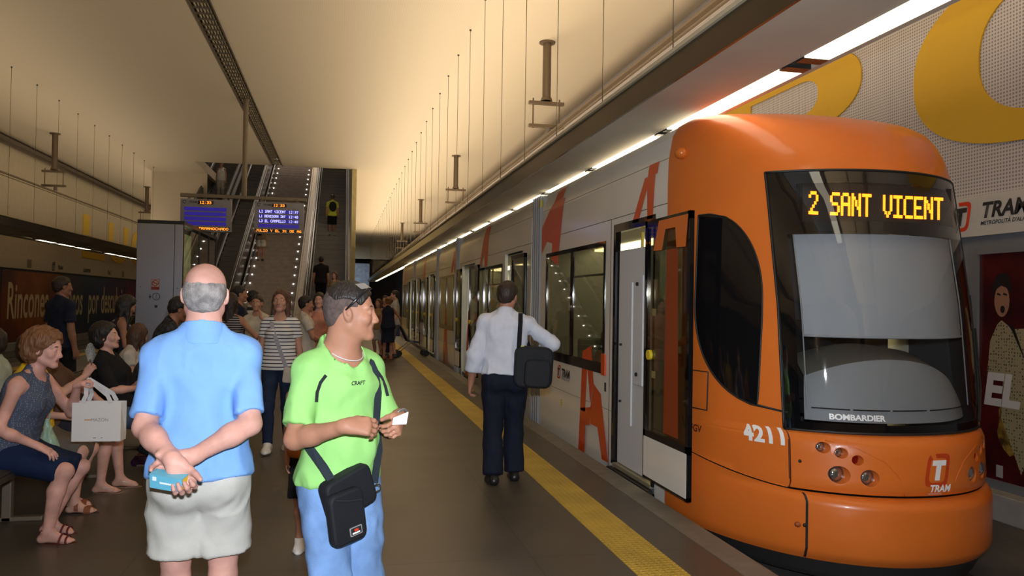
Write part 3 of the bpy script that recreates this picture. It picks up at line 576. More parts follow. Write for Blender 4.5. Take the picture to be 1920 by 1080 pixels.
def person(label, loc, yaw, skin_m, h=0.012, hf=None, hh=None, group=None, faceon=True, lipcol=None, browcol=(0.03, 0.02, 0.015), **bk):
    root = empty('person', loc, math.radians(yaw), label, 'person', group); J = make_body(**bk); s = J['s']; fine = []
    if hf:
        c = J['hc']; r = 0.145 * s; fine.append((c - r, c + r, hf))
    if hh:
        for nm in 'RL': fine.append((*J['hbox' + nm], hh))
    if len(fine) == 3:
        a, b_ = fine[1], fine[2]
        if (a[0] < b_[1] + 0.02).all() and (b_[0] < a[1] + 0.02).all(): fine = [fine[0], (np.minimum(a[0], b_[0]), np.maximum(a[1], b_[1]), hh)]
    mats = [skin_m]; mi = None
    if lipcol is not None:
        mats = [skin_m, lipcol]; A = J['h'](0, 0.084, -0.0672); Rh = J['Rh']
        def mi(c):
            q = (c - A) @ Rh / s; return ((np.abs(q[:, 0]) < 0.023) & (q[:, 1] > -0.012) & (np.abs(q[:, 2]) < 0.0115 - 0.006 * np.abs(q[:, 0]) / 0.023)).astype(int)
    body = sdf_obj('body', J['prims'], h, mats, root, fine=fine, mi=mi)
    if faceon: face(root, J, brow=browcol)
    return root, J
# ------------------------------------------------------------------ the setting
XL, XR, Y0, Y1, HC = -10.95, 6.0, -9.0, 73.0, 6.8
def struct(mb, name, m, **k):
    o = mb.build(name, m, **k); o['kind'] = 'structure'; return o
# platform floor: large worn brown-grey slabs
m_floor = mat('platform_floor', (0.135, 0.112, 0.085), 0.36, spec=0.45); nt, b = nodes_of(m_floor)
tc = nt.nodes.new('ShaderNodeTexCoord'); br = nt.nodes.new('ShaderNodeTexBrick'); br.offset = 0.0; br.inputs['Scale'].default_value = 1.0; br.inputs['Brick Width'].default_value = 1.2; br.inputs['Row Height'].default_value = 1.2; br.inputs['Mortar Size'].default_value = 0.004
br.inputs['Color1'].default_value = (0.118, 0.098, 0.075, 1); br.inputs['Color2'].default_value = (0.105, 0.088, 0.068, 1); br.inputs['Mortar'].default_value = (0.06, 0.05, 0.04, 1)
nz = nt.nodes.new('ShaderNodeTexNoise'); nz.inputs['Scale'].default_value = 1.3; nz.inputs['Detail'].default_value = 6; mx = nt.nodes.new('ShaderNodeMix'); mx.data_type = 'RGBA'; mx.blend_type = 'MULTIPLY'; mx.inputs['Factor'].default_value = 0.5
nt.links.new(tc.outputs['Object'], br.inputs['Vector']); nt.links.new(tc.outputs['Object'], nz.inputs['Vector']); nt.links.new(br.outputs['Color'], mx.inputs['A']); nt.links.new(nz.outputs['Fac'], mx.inputs['B']); nt.links.new(mx.outputs['Result'], b.inputs['Base Color'])
mr = nt.nodes.new('ShaderNodeMapRange'); mr.inputs['To Min'].default_value = 0.28; mr.inputs['To Max'].default_value = 0.5; nt.links.new(nz.outputs['Fac'], mr.inputs['Value']); nt.links.new(mr.outputs['Result'], b.inputs['Roughness'])
struct(MB().box(-7.4, 2.56, Y0, Y1, -0.95, 0.0), 'floor', m_floor)
m_bed = mat('track_bed', (0.075, 0.07, 0.065), 0.75, bump=0.3, bscale=60, var=0.25, vscale=2.0)
struct(MB().box(2.56, XR, Y0, Y1, -0.95, -0.30), 'floor', m_bed); struct(MB().box(XL, -7.4, Y0, Y1, -0.95, -0.30), 'floor', m_bed)
m_kerb = mat('pale_kerb', (0.30, 0.28, 0.25), 0.8, var=0.1)
struct(MB().box(5.78, XR, Y0, Y1, -0.30, -0.06), 'trim_1', m_kerb, bevel=0.01)
struct(MB().box(XL, -10.7, Y0, Y1, -0.30, -0.06), 'trim_2', m_kerb)
# ceiling: perforated beige metal, opening over the escalators
m_ceil = mat('perforated_ceiling', (0.63, 0.53, 0.38), 0.65, spec=0.25); nt, b = nodes_of(m_ceil)
tc = nt.nodes.new('ShaderNodeTexCoord'); wv = nt.nodes.new('ShaderNodeTexVoronoi'); wv.inputs['Scale'].default_value = 26; wv.inputs['Randomness'].default_value = 0.0
nt.links.new(tc.outputs['Object'], wv.inputs['Vector']); g = math_node(nt, 'LESS_THAN', wv.outputs['Distance'], 0.26); mx = nt.nodes.new('ShaderNodeMix'); mx.data_type = 'RGBA'
mx.inputs['A'].default_value = (0.53, 0.465, 0.365, 1); mx.inputs['B'].default_value = (0.42, 0.36, 0.275, 1); nt.links.new(g, mx.inputs['Factor']); nt.links.new(mx.outputs['Result'], b.inputs['Base Color'])
OX0, OX1, OY0, OY1 = -5.6, 0.36, 32.0, 45.0
SX0, SX1 = -2.74, -2.34
mb = MB()
mb.box(XL, SX0, Y0, OY0, HC, HC + 0.35).box(SX1, XR, Y0, OY0, HC, HC + 0.35).box(SX0, SX1, Y0, OY0, HC + 0.3, HC + 0.35)
mb.box(XL, OX0, OY0, Y1, HC, HC + 0.35).box(OX1, XR, OY0, Y1, HC, HC + 0.35).box(OX0, OX1, OY1, Y1, HC, HC + 0.35)
struct(mb, 'ceiling', m_ceil)
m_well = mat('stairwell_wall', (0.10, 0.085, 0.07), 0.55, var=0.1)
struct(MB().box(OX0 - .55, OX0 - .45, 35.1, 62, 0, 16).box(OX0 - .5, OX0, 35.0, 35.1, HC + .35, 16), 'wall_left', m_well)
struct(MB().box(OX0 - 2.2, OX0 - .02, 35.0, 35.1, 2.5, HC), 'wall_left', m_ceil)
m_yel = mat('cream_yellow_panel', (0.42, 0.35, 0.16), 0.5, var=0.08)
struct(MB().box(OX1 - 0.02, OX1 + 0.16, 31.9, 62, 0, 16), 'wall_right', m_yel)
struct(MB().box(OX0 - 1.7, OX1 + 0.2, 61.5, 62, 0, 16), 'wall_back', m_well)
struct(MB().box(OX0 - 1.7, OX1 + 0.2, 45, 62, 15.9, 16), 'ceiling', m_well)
# side walls: white perforated panels with giant yellow letters
def perf(name, col, hole, sc, thr):
    m = mat(name, col, 0.6); nt, b = nodes_of(m); tc = nt.nodes.new('ShaderNodeTexCoord'); v = nt.nodes.new('ShaderNodeTexVoronoi'); v.inputs['Scale'].default_value = sc; v.inputs['Randomness'].default_value = 0.0
    nt.links.new(tc.outputs['Object'], v.inputs['Vector']); g = math_node(nt, 'LESS_THAN', v.outputs['Distance'], thr); mx = nt.nodes.new('ShaderNodeMix'); mx.data_type = 'RGBA'; mx.inputs['A'].default_value = (*col, 1); mx.inputs['B'].default_value = (*hole, 1)
    nt.links.new(g, mx.inputs['Factor']); nt.links.new(mx.outputs['Result'], b.inputs['Base Color']); return m
m_perfR = perf('white_perforated_panel', (0.52, 0.49, 0.51), (0.22, 0.205, 0.215), 29, 0.30)
m_perfL = mat('cream_wall_panel', (0.50, 0.43, 0.31), 0.6, var=0.04)
m_letter = perf('yellow_perforated_letter', (0.60, 0.36, 0.015), (0.40, 0.24, 0.01), 29, 0.30)
m_letterL = mat('yellow_painted_letter', (0.70, 0.45, 0.02), 0.6)
m_dark = mat('dark_wall', (0.045, 0.04, 0.045), 0.6, var=0.2)
struct(MB().box(XR, XR + 0.3, Y0, Y1, 2.69, HC), 'wall_right', m_perfR)
struct(MB().box(XR, XR + 0.3, Y0, Y1, -0.95, 2.69), 'wall_right', mat('grey_lower_wall', (0.17, 0.18, 0.20), 0.6, var=0.1))
struct(MB().box(XL - 0.3, XL, Y0, Y1, 2.9, HC), 'wall_left', m_perfL)
struct(MB().box(XL - 0.3, XL, Y0, Y1, -0.95, 2.9), 'wall_left', m_dark)
struct(MB().box(XL, XR, Y1, Y1 + 0.3, 5.15, HC), 'wall_back', mat('end_wall_beam', (0.36, 0.30, 0.21), 0.7))
struct(MB().box(XL, XR, Y1 + 6, Y1 + 6.3, -0.95, 5.2), 'wall_back', m_dark)
struct(MB().box(XL, XR, Y1, Y1 + 6, 5.15, 5.3), 'ceiling', m_dark)
struct(MB().box(1.0, 2.5, Y1 + .4, Y1 + 5.9, -.3, 4.9), 'wall_right', mat('blue_grey_concrete', (0.26, 0.29, 0.34), 0.8, var=0.2))
struct(MB().box(XL, XR, Y0 - 0.3, Y0, -0.95, HC), 'wall_front', mat('rear_wall', (0.35, 0.3, 0.23), 0.8))
area('tunnel_fill', (0.2, Y1 - 3.5, 4.7), (0.5, 0, 0), 1.2, .4, 120, (.75, .88, 1.0))  # added fill lamp that brightens the dark tunnel end
# tactile strips
def tactile(name, x0, x1, label):
    m = mat('yellow_tactile', (0.52, 0.36, 0.055), 0.55, spec=0.4, var=0.12, vscale=3.0); nt, b = nodes_of(m)
    if not any(n.type == 'BUMP' for n in nt.nodes):
        tc = nt.nodes.new('ShaderNodeTexCoord'); v = nt.nodes.new('ShaderNodeTexVoronoi'); v.inputs['Scale'].default_value = 24; v.inputs['Randomness'].default_value = 0
        nt.links.new(tc.outputs['Object'], v.inputs['Vector']); r = nt.nodes.new('ShaderNodeMapRange'); r.inputs['From Min'].default_value = 0.2; r.inputs['From Max'].default_value = 0.36; r.inputs['To Min'].default_value = 1; r.inputs['To Max'].default_value = 0
        nt.links.new(v.outputs['Distance'], r.inputs['Value']); bp = nt.nodes.new('ShaderNodeBump'); bp.inputs['Distance'].default_value = 0.006; bp.inputs['Strength'].default_value = 1.0; nt.links.new(r.outputs['Result'], bp.inputs['Height']); nt.links.new(bp.outputs['Normal'], b.inputs['Normal'])
    o = MB().box(x0, x1, Y0 + 0.1, Y1 - 0.1, 0.0, 0.004).build(name, m); tag(o, label, 'tactile strip')
tactile('tactile_strip', 1.735, 2.045, 'yellow studded tactile strip running beside the orange tram')
tactile('tactile_strip', -6.95, -6.65, 'yellow tactile strip along the far left platform edge behind the benches')
o = MB().box(2.36, 2.56, Y0, Y1, 0.0, 0.003).build('edge_coping', mat('pale_coping', (0.17, 0.155, 0.13), 0.5, var=0.15)); tag(o, 'slightly paler coping stones along the platform edge under the tram doors', 'platform edge')
# rails
for x, lab in ((3.36, 'steel rail under the near side of the orange tram'), (4.36, 'steel rail under the far side of the orange tram'), (-9.6, 'farther steel rail of the empty left track'), (-8.6, 'nearer steel rail of the empty left track')):
    o = MB().box(x - 0.035, x + 0.035, Y0, Y1, -0.30, -0.285).box(x + 0.045, x + 0.06, Y0, Y1, -0.30, -0.288).build('rail', mat('rail_steel', (0.12, 0.11, 0.10), 0.35, 0.8)); tag(o, lab, 'rail')
# light channels
m_fas = mat('brushed_steel_dark', (0.16, 0.13, 0.10), 0.22, 0.9, var=0.15, vscale=0.6); m_sof = mat('taupe_metal_soffit', (0.60, 0.54, 0.44), 0.6, 0.0, var=0.1, vscale=0.8)
m_lip = mat('cream_lip', (0.62, 0.54, 0.38), 0.5); m_lamp = mat('tube_light', (1, 1, 1), 0.5, emis=(1.0, 0.88, 0.66), es=2.4); m_gap = mat('lamp_joint', (0.02, 0.02, 0.02), 0.3)
def channel(xf, xo, z0, z1, lx0, lx1, label, sgn):
    r = empty('light_channel', (xf, 0, z1), 0, label, 'light channel'); P = lambda mb, n, m, **k: mb.build(n, m, r, **k)
    for n, m, bx in (('fascia', m_fas, (xf, xf + 0.02 * sgn, z0, z1)), ('soffit', m_sof, (xf + 0.02 * sgn, lx0, z0, z0 + 0.02)), ('outer_soffit', m_sof, (lx1, xo, z0, z0 + 0.02)), ('outer_side', m_sof, (xo, xo + 0.02 * sgn, z0, z1)), ('lip', m_lip, (xf - 0.025 * sgn, xf + 0.05 * sgn, z1, z1 + 0.03)), ('lamp_trough', m_sof, (lx0, lx1, z0 + 0.07, z0 + 0.09)), ('floor_plate', m_sof, (xf + 0.02 * sgn, xo, z1 - 0.03, z1 - 0.01))):
        a, c = sorted(bx[:2]); mb = MB().box(a - xf, c - xf, Y0 + 0.05, Y1 - 0.05, bx[2] - z1, bx[3] - z1); P(mb, n, m)
channel(2.33, 3.13, 3.22, 3.42, 2.90, 3.10, 'long brushed metal light channel hung above the orange tram', 1)
channel(-7.45, -8.75, 3.15, 3.35, -8.40, -8.55, 'long dark light channel hung over the left track', -1)
lamp = MB().box(-0.09, 0.09, -0.98, 0.98, 0.0, 0.05); lme = None
def lamps(x, z, ys, label, group, ends, hw=0.09, L=0.95, own=()):
    for i, y in enumerate(ys):
        mb = MB().box(-hw, hw, -L, L, 0.0, 0.05); o = mb.build('strip_light', m_lamp) if i == 0 else first.copy()
        if i == 0: first = o
        else: C.objects.link(o)
        o.location = (x, y, z); o['group'] = group; tag(o, own[i] if i < len(own) else label, 'strip light')
        for s_ in (-1, 1):
            c = MB().box(-hw, hw, -0.05, 0.05, -0.004, 0.045).build('end_cap', m_gap, o) if i == 0 and s_ == -1 else cap0.copy()
            if i == 0 and s_ == -1: cap0 = c
            else: C.objects.link(c); c.parent = o
            c.location = (0, s_ * (L + 0.05), 0)
lamps(3.00, 3.215, [3.6 - 2.2 + 2.2 * k for k in range(1, 32)], 'warm strip light above the tram, farther away than the fourth in view', 'strip lights above the tram', 0, own=('nearest and longest strip light, at the top right in front of the white perforated wall', 'second nearest strip light, running over the orange cab roof', 'third nearest strip light, above the front door of the tram', 'fourth nearest strip light, above the first passenger window of the tram'))
lamps(-8.475, 3.148, [25.3 + 1.65 * k for k in range(0, 26) if k % 4 != 3], 'small strip light in the far left channel, beyond the first three', 'strip lights over the left track', 0, 0.07, 0.70, own=('leftmost strip light glowing in the far left channel', 'second strip light from the left in the far left channel', 'third strip light from the left, just before the gap in the far left channel'))
# suspension wires
m_wire = mat('steel_wire', (0.10, 0.085, 0.06), 0.5, 0.5)
def wires(x, ys, z0, label, group, own=()):
    me = None
    for i, y in enumerate(ys):
        if me is None:
            o = MB().cyl((0, 0, z0), (0, 0, HC), 0.0045, n=6).cyl((0, 0, HC - 0.03), (0, 0, HC), 0.02, n=8).build('suspension_wire', m_wire); me = o
        else: o = me.copy(); C.objects.link(o)
        o.location = (x, y, 0); o['group'] = group; tag(o, own[i] if i < len(own) else label, 'wire')
wires(2.325, [5.3 + 1.58 * k for k in range(40)], 3.44, 'thin steel wire over the tram, one of the many farther than the nearest three', 'suspension wires over the tram', ('nearest thin wire, short and farthest right at the top of the picture', 'second nearest thin wire, right of the nearest catenary support', 'third nearest thin wire, crossing just beside the nearest catenary support'))
wires(-7.47, [19.9 + 1.55 * k for k in range(30)], 3.37, 'thin steel wire holding the left light channel, right of the first three', 'suspension wires on the left', ('leftmost thin wire holding the left light channel', 'second thin wire from the left edge, over the left track', 'third thin wire from the left edge, just before the catenary support'))
# catenary supports
m_post = mat('bronze_painted_steel', (0.16, 0.12, 0.08), 0.45, 0.5)
def catenary(x, y, label, group=None):
    r = empty('catenary_support', (x, y, HC), 0, label, 'overhead line support', group)
    MB().cyl((0, 0, 0), (0, 0, -0.03), 0.16, n=20).build('flange', m_post, r); MB().cyl((0, 0, -0.03), (0, 0, -1.18), 0.085, n=20).build('post', m_post, r, auto=True)
    MB().cyl((0, 0, -1.12), (0, 0, -1.18), 0.10, 0.12, n=20).build('collar', m_post, r)
    for z, n in ((-1.22, 'upper_bar'), (-1.68, 'lower_bar')): MB().box(-0.36, 0.36, -0.05, 0.05, z - 0.045, z + 0.02).build(n, m_post, r, bevel=0.006)
    for q in (-1, 1): MB().cyl((0.27 * q, 0, -1.14), (0.27 * q, 0, -1.74), 0.015, n=8).build('rod', m_post, r)
    MB().cyl((0.05, 0, -1.72), (0.05, 0, -1.84), 0.045, 0.06, n=12).build('insulator', mat('insulator', (0.12, 0.10, 0.09), 0.5), r)
labs = ['catenary support above the tram, nearest and largest of the right-hand row', 'catenary support above the tram, second from the camera', 'catenary support above the tram, third from the camera', 'catenary support above the tram, fourth from the camera', 'catenary support above the tram, farthest of the right-hand row']
for i, l in enumerate(labs): catenary(3.93, 15.1 + 12.7 * i, l)
labs = ['catenary support over the left track, nearer one before the cornice pipe', 'catenary support over the left track, just above the steel lift', 'small catenary support over the left track, far behind the lift']
for i, l in enumerate(labs): catenary(-9.12, 27.8 + 12.3 * i, l)
for x, l in ((3.95, 'overhead contact rail running above the orange tram'), (-9.1, 'overhead contact rail above the empty left track')):
    o = MB().box(x - 0.04, x + 0.04, Y0, Y1, 4.90, 4.935).box(x - 0.012, x + 0.012, Y0, Y1, 4.83, 4.85).build('contact_rail', m_post); tag(o, l, 'overhead line')
o = MB().cyl((XL + 0.14, Y0, 6.62), (XL + 0.14, Y1, 6.62), 0.13, n=16).build('cornice_pipe', mat('grey_pipe', (0.20, 0.17, 0.13), 0.6), auto=True); tag(o, 'thick grey pipe running along the top of the left wall', 'pipe')
# cable tray in the ceiling slot
r = empty('cable_tray', ((SX0 + SX1) / 2, 0, HC), 0, 'dark cable tray ladder set in the ceiling slot above the display boards', 'cable tray'); mt = mat('tray_steel', (0.14, 0.115, 0.08), 0.5, 0.4)
for q in (-1, 1): MB().box(q * 0.19 - 0.012, q * 0.19 + 0.012, Y0, OY0, -0.02, 0.12).build('side_rail', mt, r)
mb = MB()
for k in range(int((OY0 - 4) / 0.3)): mb.box(-0.18, 0.18, 4.1 + k * 0.3, 4.16 + k * 0.3, 0.0, 0.025)
o = mb.build('rung', mt, r); o['kind'] = 'stuff'
for q, rr in ((-0.12, 0.022), (-0.06, 0.016), (0.0, 0.02), (0.055, 0.015), (0.12, 0.024)): MB().cyl((q, Y0, 0.035), (q, OY0, 0.035), rr, n=8).build('cable', mat('cable_beige', (0.28, 0.23, 0.15), 0.6), r)
# giant letters
def ring(cy, cz, ry, rz, iy, iz, n=56, ex=2.4, a0=0, a1=2 * PI):
    f = lambda a, p, q: (cy + p * math.copysign(abs(math.cos(a)) ** (2 / ex), math.cos(a)), cz + q * math.copysign(abs(math.sin(a)) ** (2 / ex), math.sin(a)))
    return [(f(a0 + (a1 - a0) * i / n, ry, rz), f(a0 + (a1 - a0) * i / n, iy, iz)) for i in range(n + 1)]
def wall_letter(x, th, shapes, rings, m, label, name='wall_letter'):
    mb = MB()
    for poly in shapes: mb.prism(poly, 'x', x, x + th)
    for R in rings:
        vs = []
        for o_, i_ in R: vs += [(x, *o_), (x, *i_), (x + th, *o_), (x + th, *i_)]
        n = len(R); fs = []
        for i in range(n - 1):
            a = i * 4; b_ = a + 4; fs += [(a, a + 1, b_ + 1, b_), (a + 2, b_ + 2, b_ + 3, a + 3), (a, b_, b_ + 2, a + 2), (a + 1, a + 3, b_ + 3, b_ + 1)]
        mb.add(vs, fs)
    tag(mb.build(name, m), label, 'letter')
R4 = lambda y0, y1, z0, z1: [(y0, z0), (y1, z0), (y1, z1), (y0, z1)]
ZB, ZT = 3.13, 4.86
wall_letter(XR - 0.02, 0.018, [], [ring(5.58, 3.995, 1.72, 0.865, 0.84, 0.60)], m_letter, 'giant yellow letter O on the white perforated wall, right of the tram roof')
wall_letter(XR - 0.02, 0.018, [R4(10.75, 11.63, ZB, ZT), R4(9.5, 10.75, 4.60, ZT), R4(9.5, 10.75, 3.88, 4.12), [(10.3, 3.9), (9.3, 3.9), (8.2, ZB), (9.2, ZB)]], [ring(9.5, 4.37, 1.32, 0.49, 0.46, 0.23, a0=PI / 2, a1=3 * PI / 2)], m_letter, 'giant yellow letter R on the white perforated wall above the tram roof')
wall_letter(XR - 0.02, 0.018, [R4(14.6, 15.4, ZB, ZT), R4(12.3, 14.6, 4.60, ZT), R4(12.6, 14.6, 3.88, 4.12), R4(12.3, 14.6, ZB, 3.4)], [], m_letter, 'giant yellow letter E on the white wall, mostly hidden behind the light channel')
ZB, ZT = 3.22, 5.12
wall_letter(XL + 0.002, 0.018, [R4(36.95, 37.85, ZB, ZT), R4(37.85, 40.25, ZB, 3.5)], [], m_letterL, 'giant yellow letter L on the left cream wall')
wall_letter(XL + 0.002, 0.018, [R4(40.75, 41.6, 4.1, ZT), R4(43.45, 44.3, 4.1, ZT)], [ring(42.52, 4.1, 1.77, 0.88, 0.93, 0.62, a0=PI, a1=2 * PI)], m_letterL, 'giant yellow letter U on the left cream wall')
wall_letter(XL + 0.002, 0.018, [], [ring(46.7, 4.17, 1.8, 0.95, 0.9, 0.68, a0=0.7, a1=2 * PI - 0.7)], m_letterL, 'giant yellow letter C on the left wall, cut by the steel lift')
# sign bands
m_band = mat('white_sign_band', (0.52, 0.51, 0.49), 0.45); m_bandL = mat('cream_sign_band', (0.50, 0.43, 0.30), 0.5); m_ink = mat('black_ink', (0.015, 0.015, 0.02), 0.5); m_red = mat('logo_red', (0.62, 0.04, 0.01), 0.45); m_white = mat('logo_white', (0.85, 0.85, 0.85), 0.4)
def rr_ring(w_, h_, t, sh=0.2, gap=None, r=0.3):
    """slanted rounded frame of the tram emblem as closed strips in (u, v); gap = part left open"""
    out = []; n = 60
    for i in range(n + 1):
        a = 2 * PI * i / n
        if gap and gap[0] < (a / (2 * PI)) < gap[1]: out.append(None); continue
        e = 5.0; cx = math.copysign(abs(math.cos(a)) ** (2 / e), math.cos(a)); cy = math.copysign(abs(math.sin(a)) ** (2 / e), math.sin(a))
        o = (w_ * cx, h_ * cy); q = ((w_ - t) * cx, (h_ - t) * cy); out.append((o, q))
    return [None if p is None else tuple((u + v * sh, v) for u, v in p) for p in out]
def emblem(name, fn, size, parent, mred, mwhite, mink=None, th=0.003, sh=0.18, names=('emblem_frame', 'emblem_letter')):
    """fn(u, v, d) maps emblem coordinates (u right, v up, in metres) to the surface at lift d"""
    R = rr_ring(0.42 * size, 0.5 * size, 0.13 * size, sh, (0.27, 0.335)); mb = MB()
    for a, b_ in zip(R[:-1], R[1:]):
        if a is None or b_ is None: continue
        mb.add([fn(*a[0], th), fn(*a[1], th), fn(*b_[1], th), fn(*b_[0], th)], [(0, 1, 2, 3)])
    mb.build(names[0], mred, parent, recalc=False)
    mb = MB(); g = lambda u, v: fn((u + v * sh) * size, v * size, th * 2)
    mb.add([g(-0.24, 0.14), g(0.26, 0.14), g(0.26, 0.30), g(-0.24, 0.30)], [(0, 1, 2, 3)]); mb.add([g(-0.09, -0.30), g(0.09, -0.30), g(0.09, 0.14), g(-0.09, 0.14)], [(0, 1, 2, 3)])
    mb.build(names[1], mwhite, parent, recalc=False)
r = empty('station_sign_band', (XR, 0, 2.3), 0, 'white sign band with the tram logo along the right wall beside the poster', 'sign')
MB().box(-0.05, 0, Y0, Y1, 0.0, 0.385).build('board', m_band, r)
for k in range(5):
    y = 6.60 + 6.5 * k
    emblem('e', lambda u, v, d, y=y: (-0.05 - d, y - u, 0.20 + v), 0.29, r, m_red, m_ink)
    text_on('lettering', 'TRAM', m_ink, (-0.054, y - 0.25, 0.17), (0, -1, 0), (0, 0, 1), 0.20, r, off=0.007, shear=0.25); text_on('lettering', "METROPOLITÀ D'ALACANT", m_ink, (-0.054, y - 0.25, 0.10), (0, -1, 0), (0, 0, 1), 0.052, r, off=0.001, shear=0.2)
r = empty('station_sign_band', (XL, 0, 2.48), 0, 'cream sign band with the station name Luceros above the left wall mural', 'sign')
MB().box(0, 0.05, Y0, Y1, 0.0, 0.42).build('board', m_bandL, r)
for k, (y, tx, sz) in enumerate(((33.9, 'TRAM', 0.20), (37.0, 'Luceros', 0.30), (40.6, 'Vía 2', 0.30))):
    text_on('lettering', tx, m_ink, (0.056, y, 0.12), (0, 1, 0), (0, 0, 1), sz, r, off=0.006, sx=1.0)
emblem('e', lambda u, v, d: (0.056 + d, 33.4 + u, 0.21 + v), 0.34, r, m_ink, m_ink)
for y in (31.0, 43.3): MB().box(0.052, 0.058, y - 0.2, y + 0.2, 0.06, 0.36).build('pictogram', mat('grey_pictogram', (0.2, 0.17, 0.12), 0.6), r)
# poster on the right wall
r = empty('matador_poster', (XR, 6.0, 0.0), 0, 'dark red bullfighting poster with a shouting man behind the orange tram', 'poster')
m_pf = mat('poster_frame', (0.20, 0.21, 0.23), 0.45, 0.3)
mb = MB(); mb.box(-0.06, 0, -1.9, 0.46, 2.12, 2.20).box(-0.06, 0, -1.9, 0.46, -0.06, 0.02).box(-0.06, 0, 0.38, 0.46, 0.02, 2.12).box(-0.06, 0, -1.9, -1.82, 0.02, 2.12); mb.build('frame', m_pf, r)
m_pr = mat('poster_red', (0.085, 0.006, 0.006), 0.35, var=0.6, vscale=2.2, col2=(0.02, 0.002, 0.004)); MB().box(-0.03, -0.01, -1.82, 0.38, 0.02, 2.12).build('print', m_pr, r)
def flat(name, pts, m, dx=-0.032, z=0): 
    mb = MB(); mb.add([(dx, y, zz) for y, zz in pts], [tuple(range(len(pts)))]); return mb.build(name, m, r, recalc=False)
def blob(cy, cz, ry, rz, n=20, j=0.0, seed=0): 
    rnd = random.Random(seed); return [(cy + ry * math.cos(2 * PI * i / n) * (1 + j * rnd.uniform(-1, 1)), cz + rz * math.sin(2 * PI * i / n) * (1 + j * rnd.uniform(-1, 1))) for i in range(n)]
m_gold = dots('gold_embroidery', (0.30, 0.25, 0.14), (0.07, 0.05, 0.03), 34, 0.30); m_pskin = mat('poster_skin', (0.30, 0.15, 0.09), 0.5)
flat('printed_jacket', [(0.28, 1.02), (0.25, 1.30), (0.17, 1.46), (0.12, 1.50), (0.0, 1.42), (-0.35, 1.45), (-0.5, 1.2), (-0.3, 1.0), (-0.2, 0.35), (-0.1, 0.12), (0.12, 0.60), (0.10, 0.95)], m_gold, -0.032)
flat('printed_lapel', [(0.06, 1.48), (0.0, 1.40), (-0.16, 1.10), (-0.02, 1.44)], mat('poster_black', (0.01, 0.01, 0.012), 0.4), -0.034)
flat('printed_face', blob(0.115, 1.68, 0.085, 0.15), m_pskin, -0.035); flat('printed_hair', [(0.22, 1.70), (0.23, 1.82), (0.16, 1.93), (0.05, 1.93), (0.0, 1.82), (0.01, 1.72), (0.04, 1.79), (0.12, 1.82), (0.19, 1.78)], MATS['poster_black'], -0.037)
flat('printed_mouth', blob(0.105, 1.60, 0.026, 0.035, 12), MATS['poster_black'], -0.038)
for yy in (0.145, 0.075): flat('printed_brow', [(yy + 0.025, 1.735), (yy - 0.02, 1.725), (yy - 0.02, 1.74), (yy + 0.02, 1.755)], MATS['poster_black'], -0.038)
flat('printed_arm', [(-0.2, 1.42), (-0.5, 1.75), (-0.62, 1.7), (-0.4, 1.3)], m_gold, -0.033); flat('printed_cloth', blob(0.0, 0.55, 0.16, 0.30, 26, 0.2, 3), mat('poster_amber', (0.22, 0.13, 0.02), 0.5, var=0.8, vscale=9), -0.031)
text_on('lettering', 'EL', mat('poster_white', (0.55, 0.52, 0.5), 0.5), (-0.04, 0.32, 0.72), (0, -1, 0), (0, 0, 1), 0.40, r, off=0.018, shear=0.15); text_on('lettering', 'T', mat('poster_dark_blue', (.01, .012, .04), .5), (-0.04, -.13, 0.72), (0, -1, 0), (0, 0, 1), 0.46, r, off=0.018, shear=0.15)
MB().box(-0.036, -0.03, 0.10, 0.17, 0.05, 0.16).build('small_label', mat('label_grey', (0.35, 0.33, 0.3), 0.6), r)
# mural on the left wall
r = empty('wall_mural', (XL, 35, 0), 0, 'colourful wall mural lettered Rincones únicos por descubrir on the left wall', 'mural')
m_mu = mat('mural_print', (0.3, 0.1, 0.02), 0.5); nt, b = nodes_of(m_mu); tc = nt.nodes.new('ShaderNodeTexCoord'); sp = nt.nodes.new('ShaderNodeSeparateXYZ'); nz = nt.nodes.new('ShaderNodeTexNoise'); nz.inputs['Scale'].default_value = 0.5; nz.inputs['Detail'].default_value = 5
nt.links.new(tc.outputs['Object'], sp.inputs[0]); nt.links.new(tc.outputs['Object'], nz.inputs['Vector']); q = math_node(nt, 'ADD', math_node(nt, 'MULTIPLY', sp.outputs[1], 0.05), math_node(nt, 'MULTIPLY', nz.outputs['Fac'], 0.42)); q = math_node(nt, 'ADD', q, 0.14)
cr = nt.nodes.new('ShaderNodeValToRGB'); nt.links.new(q, cr.inputs['Fac']); nt.links.new(cr.outputs['Color'], b.inputs['Base Color']); E_ = cr.color_ramp.elements; E_[0].position = 0.0; E_[0].color = (0.04, 0.02, 0.02, 1); E_[1].position = 1.0; E_[1].color = (0.10, 0.01, 0.02, 1)
for p, c in ((0.10, (0.16, 0.035, 0.008)), (0.2, (0.32, 0.09, 0.01)), (0.30, (0.10, 0.03, 0.015)), (0.42, (0.045, 0.06, 0.075)), (0.55, (0.02, 0.05, 0.10)), (0.68, (0.035, 0.03, 0.09)), (0.8, (0.07, 0.015, 0.07)), (0.9, (0.14, 0.02, 0.015))): 
    e = E_.new(p); e.color = (*c, 1)
MB().box(0.002, 0.02, -6.2, 11.5, -0.05, 2.40).build('print', m_mu, r)
m_ml = mat('mural_lettering', (0.62, 0.52, 0.28), 0.6)
for t, y, s_ in (('Rincones', -5.8, 1.0), ('únicos', -0.6, 1.0), ('por', 2.85, 1.0), ('descubrir', 4.75, 1.0)): text_on('lettering', t, m_ml, (0.024, y, 0.78), (0, 1, 0), (0, 0, 1), 1.75, r, sx=0.60, off=0.022, shear=0.08)
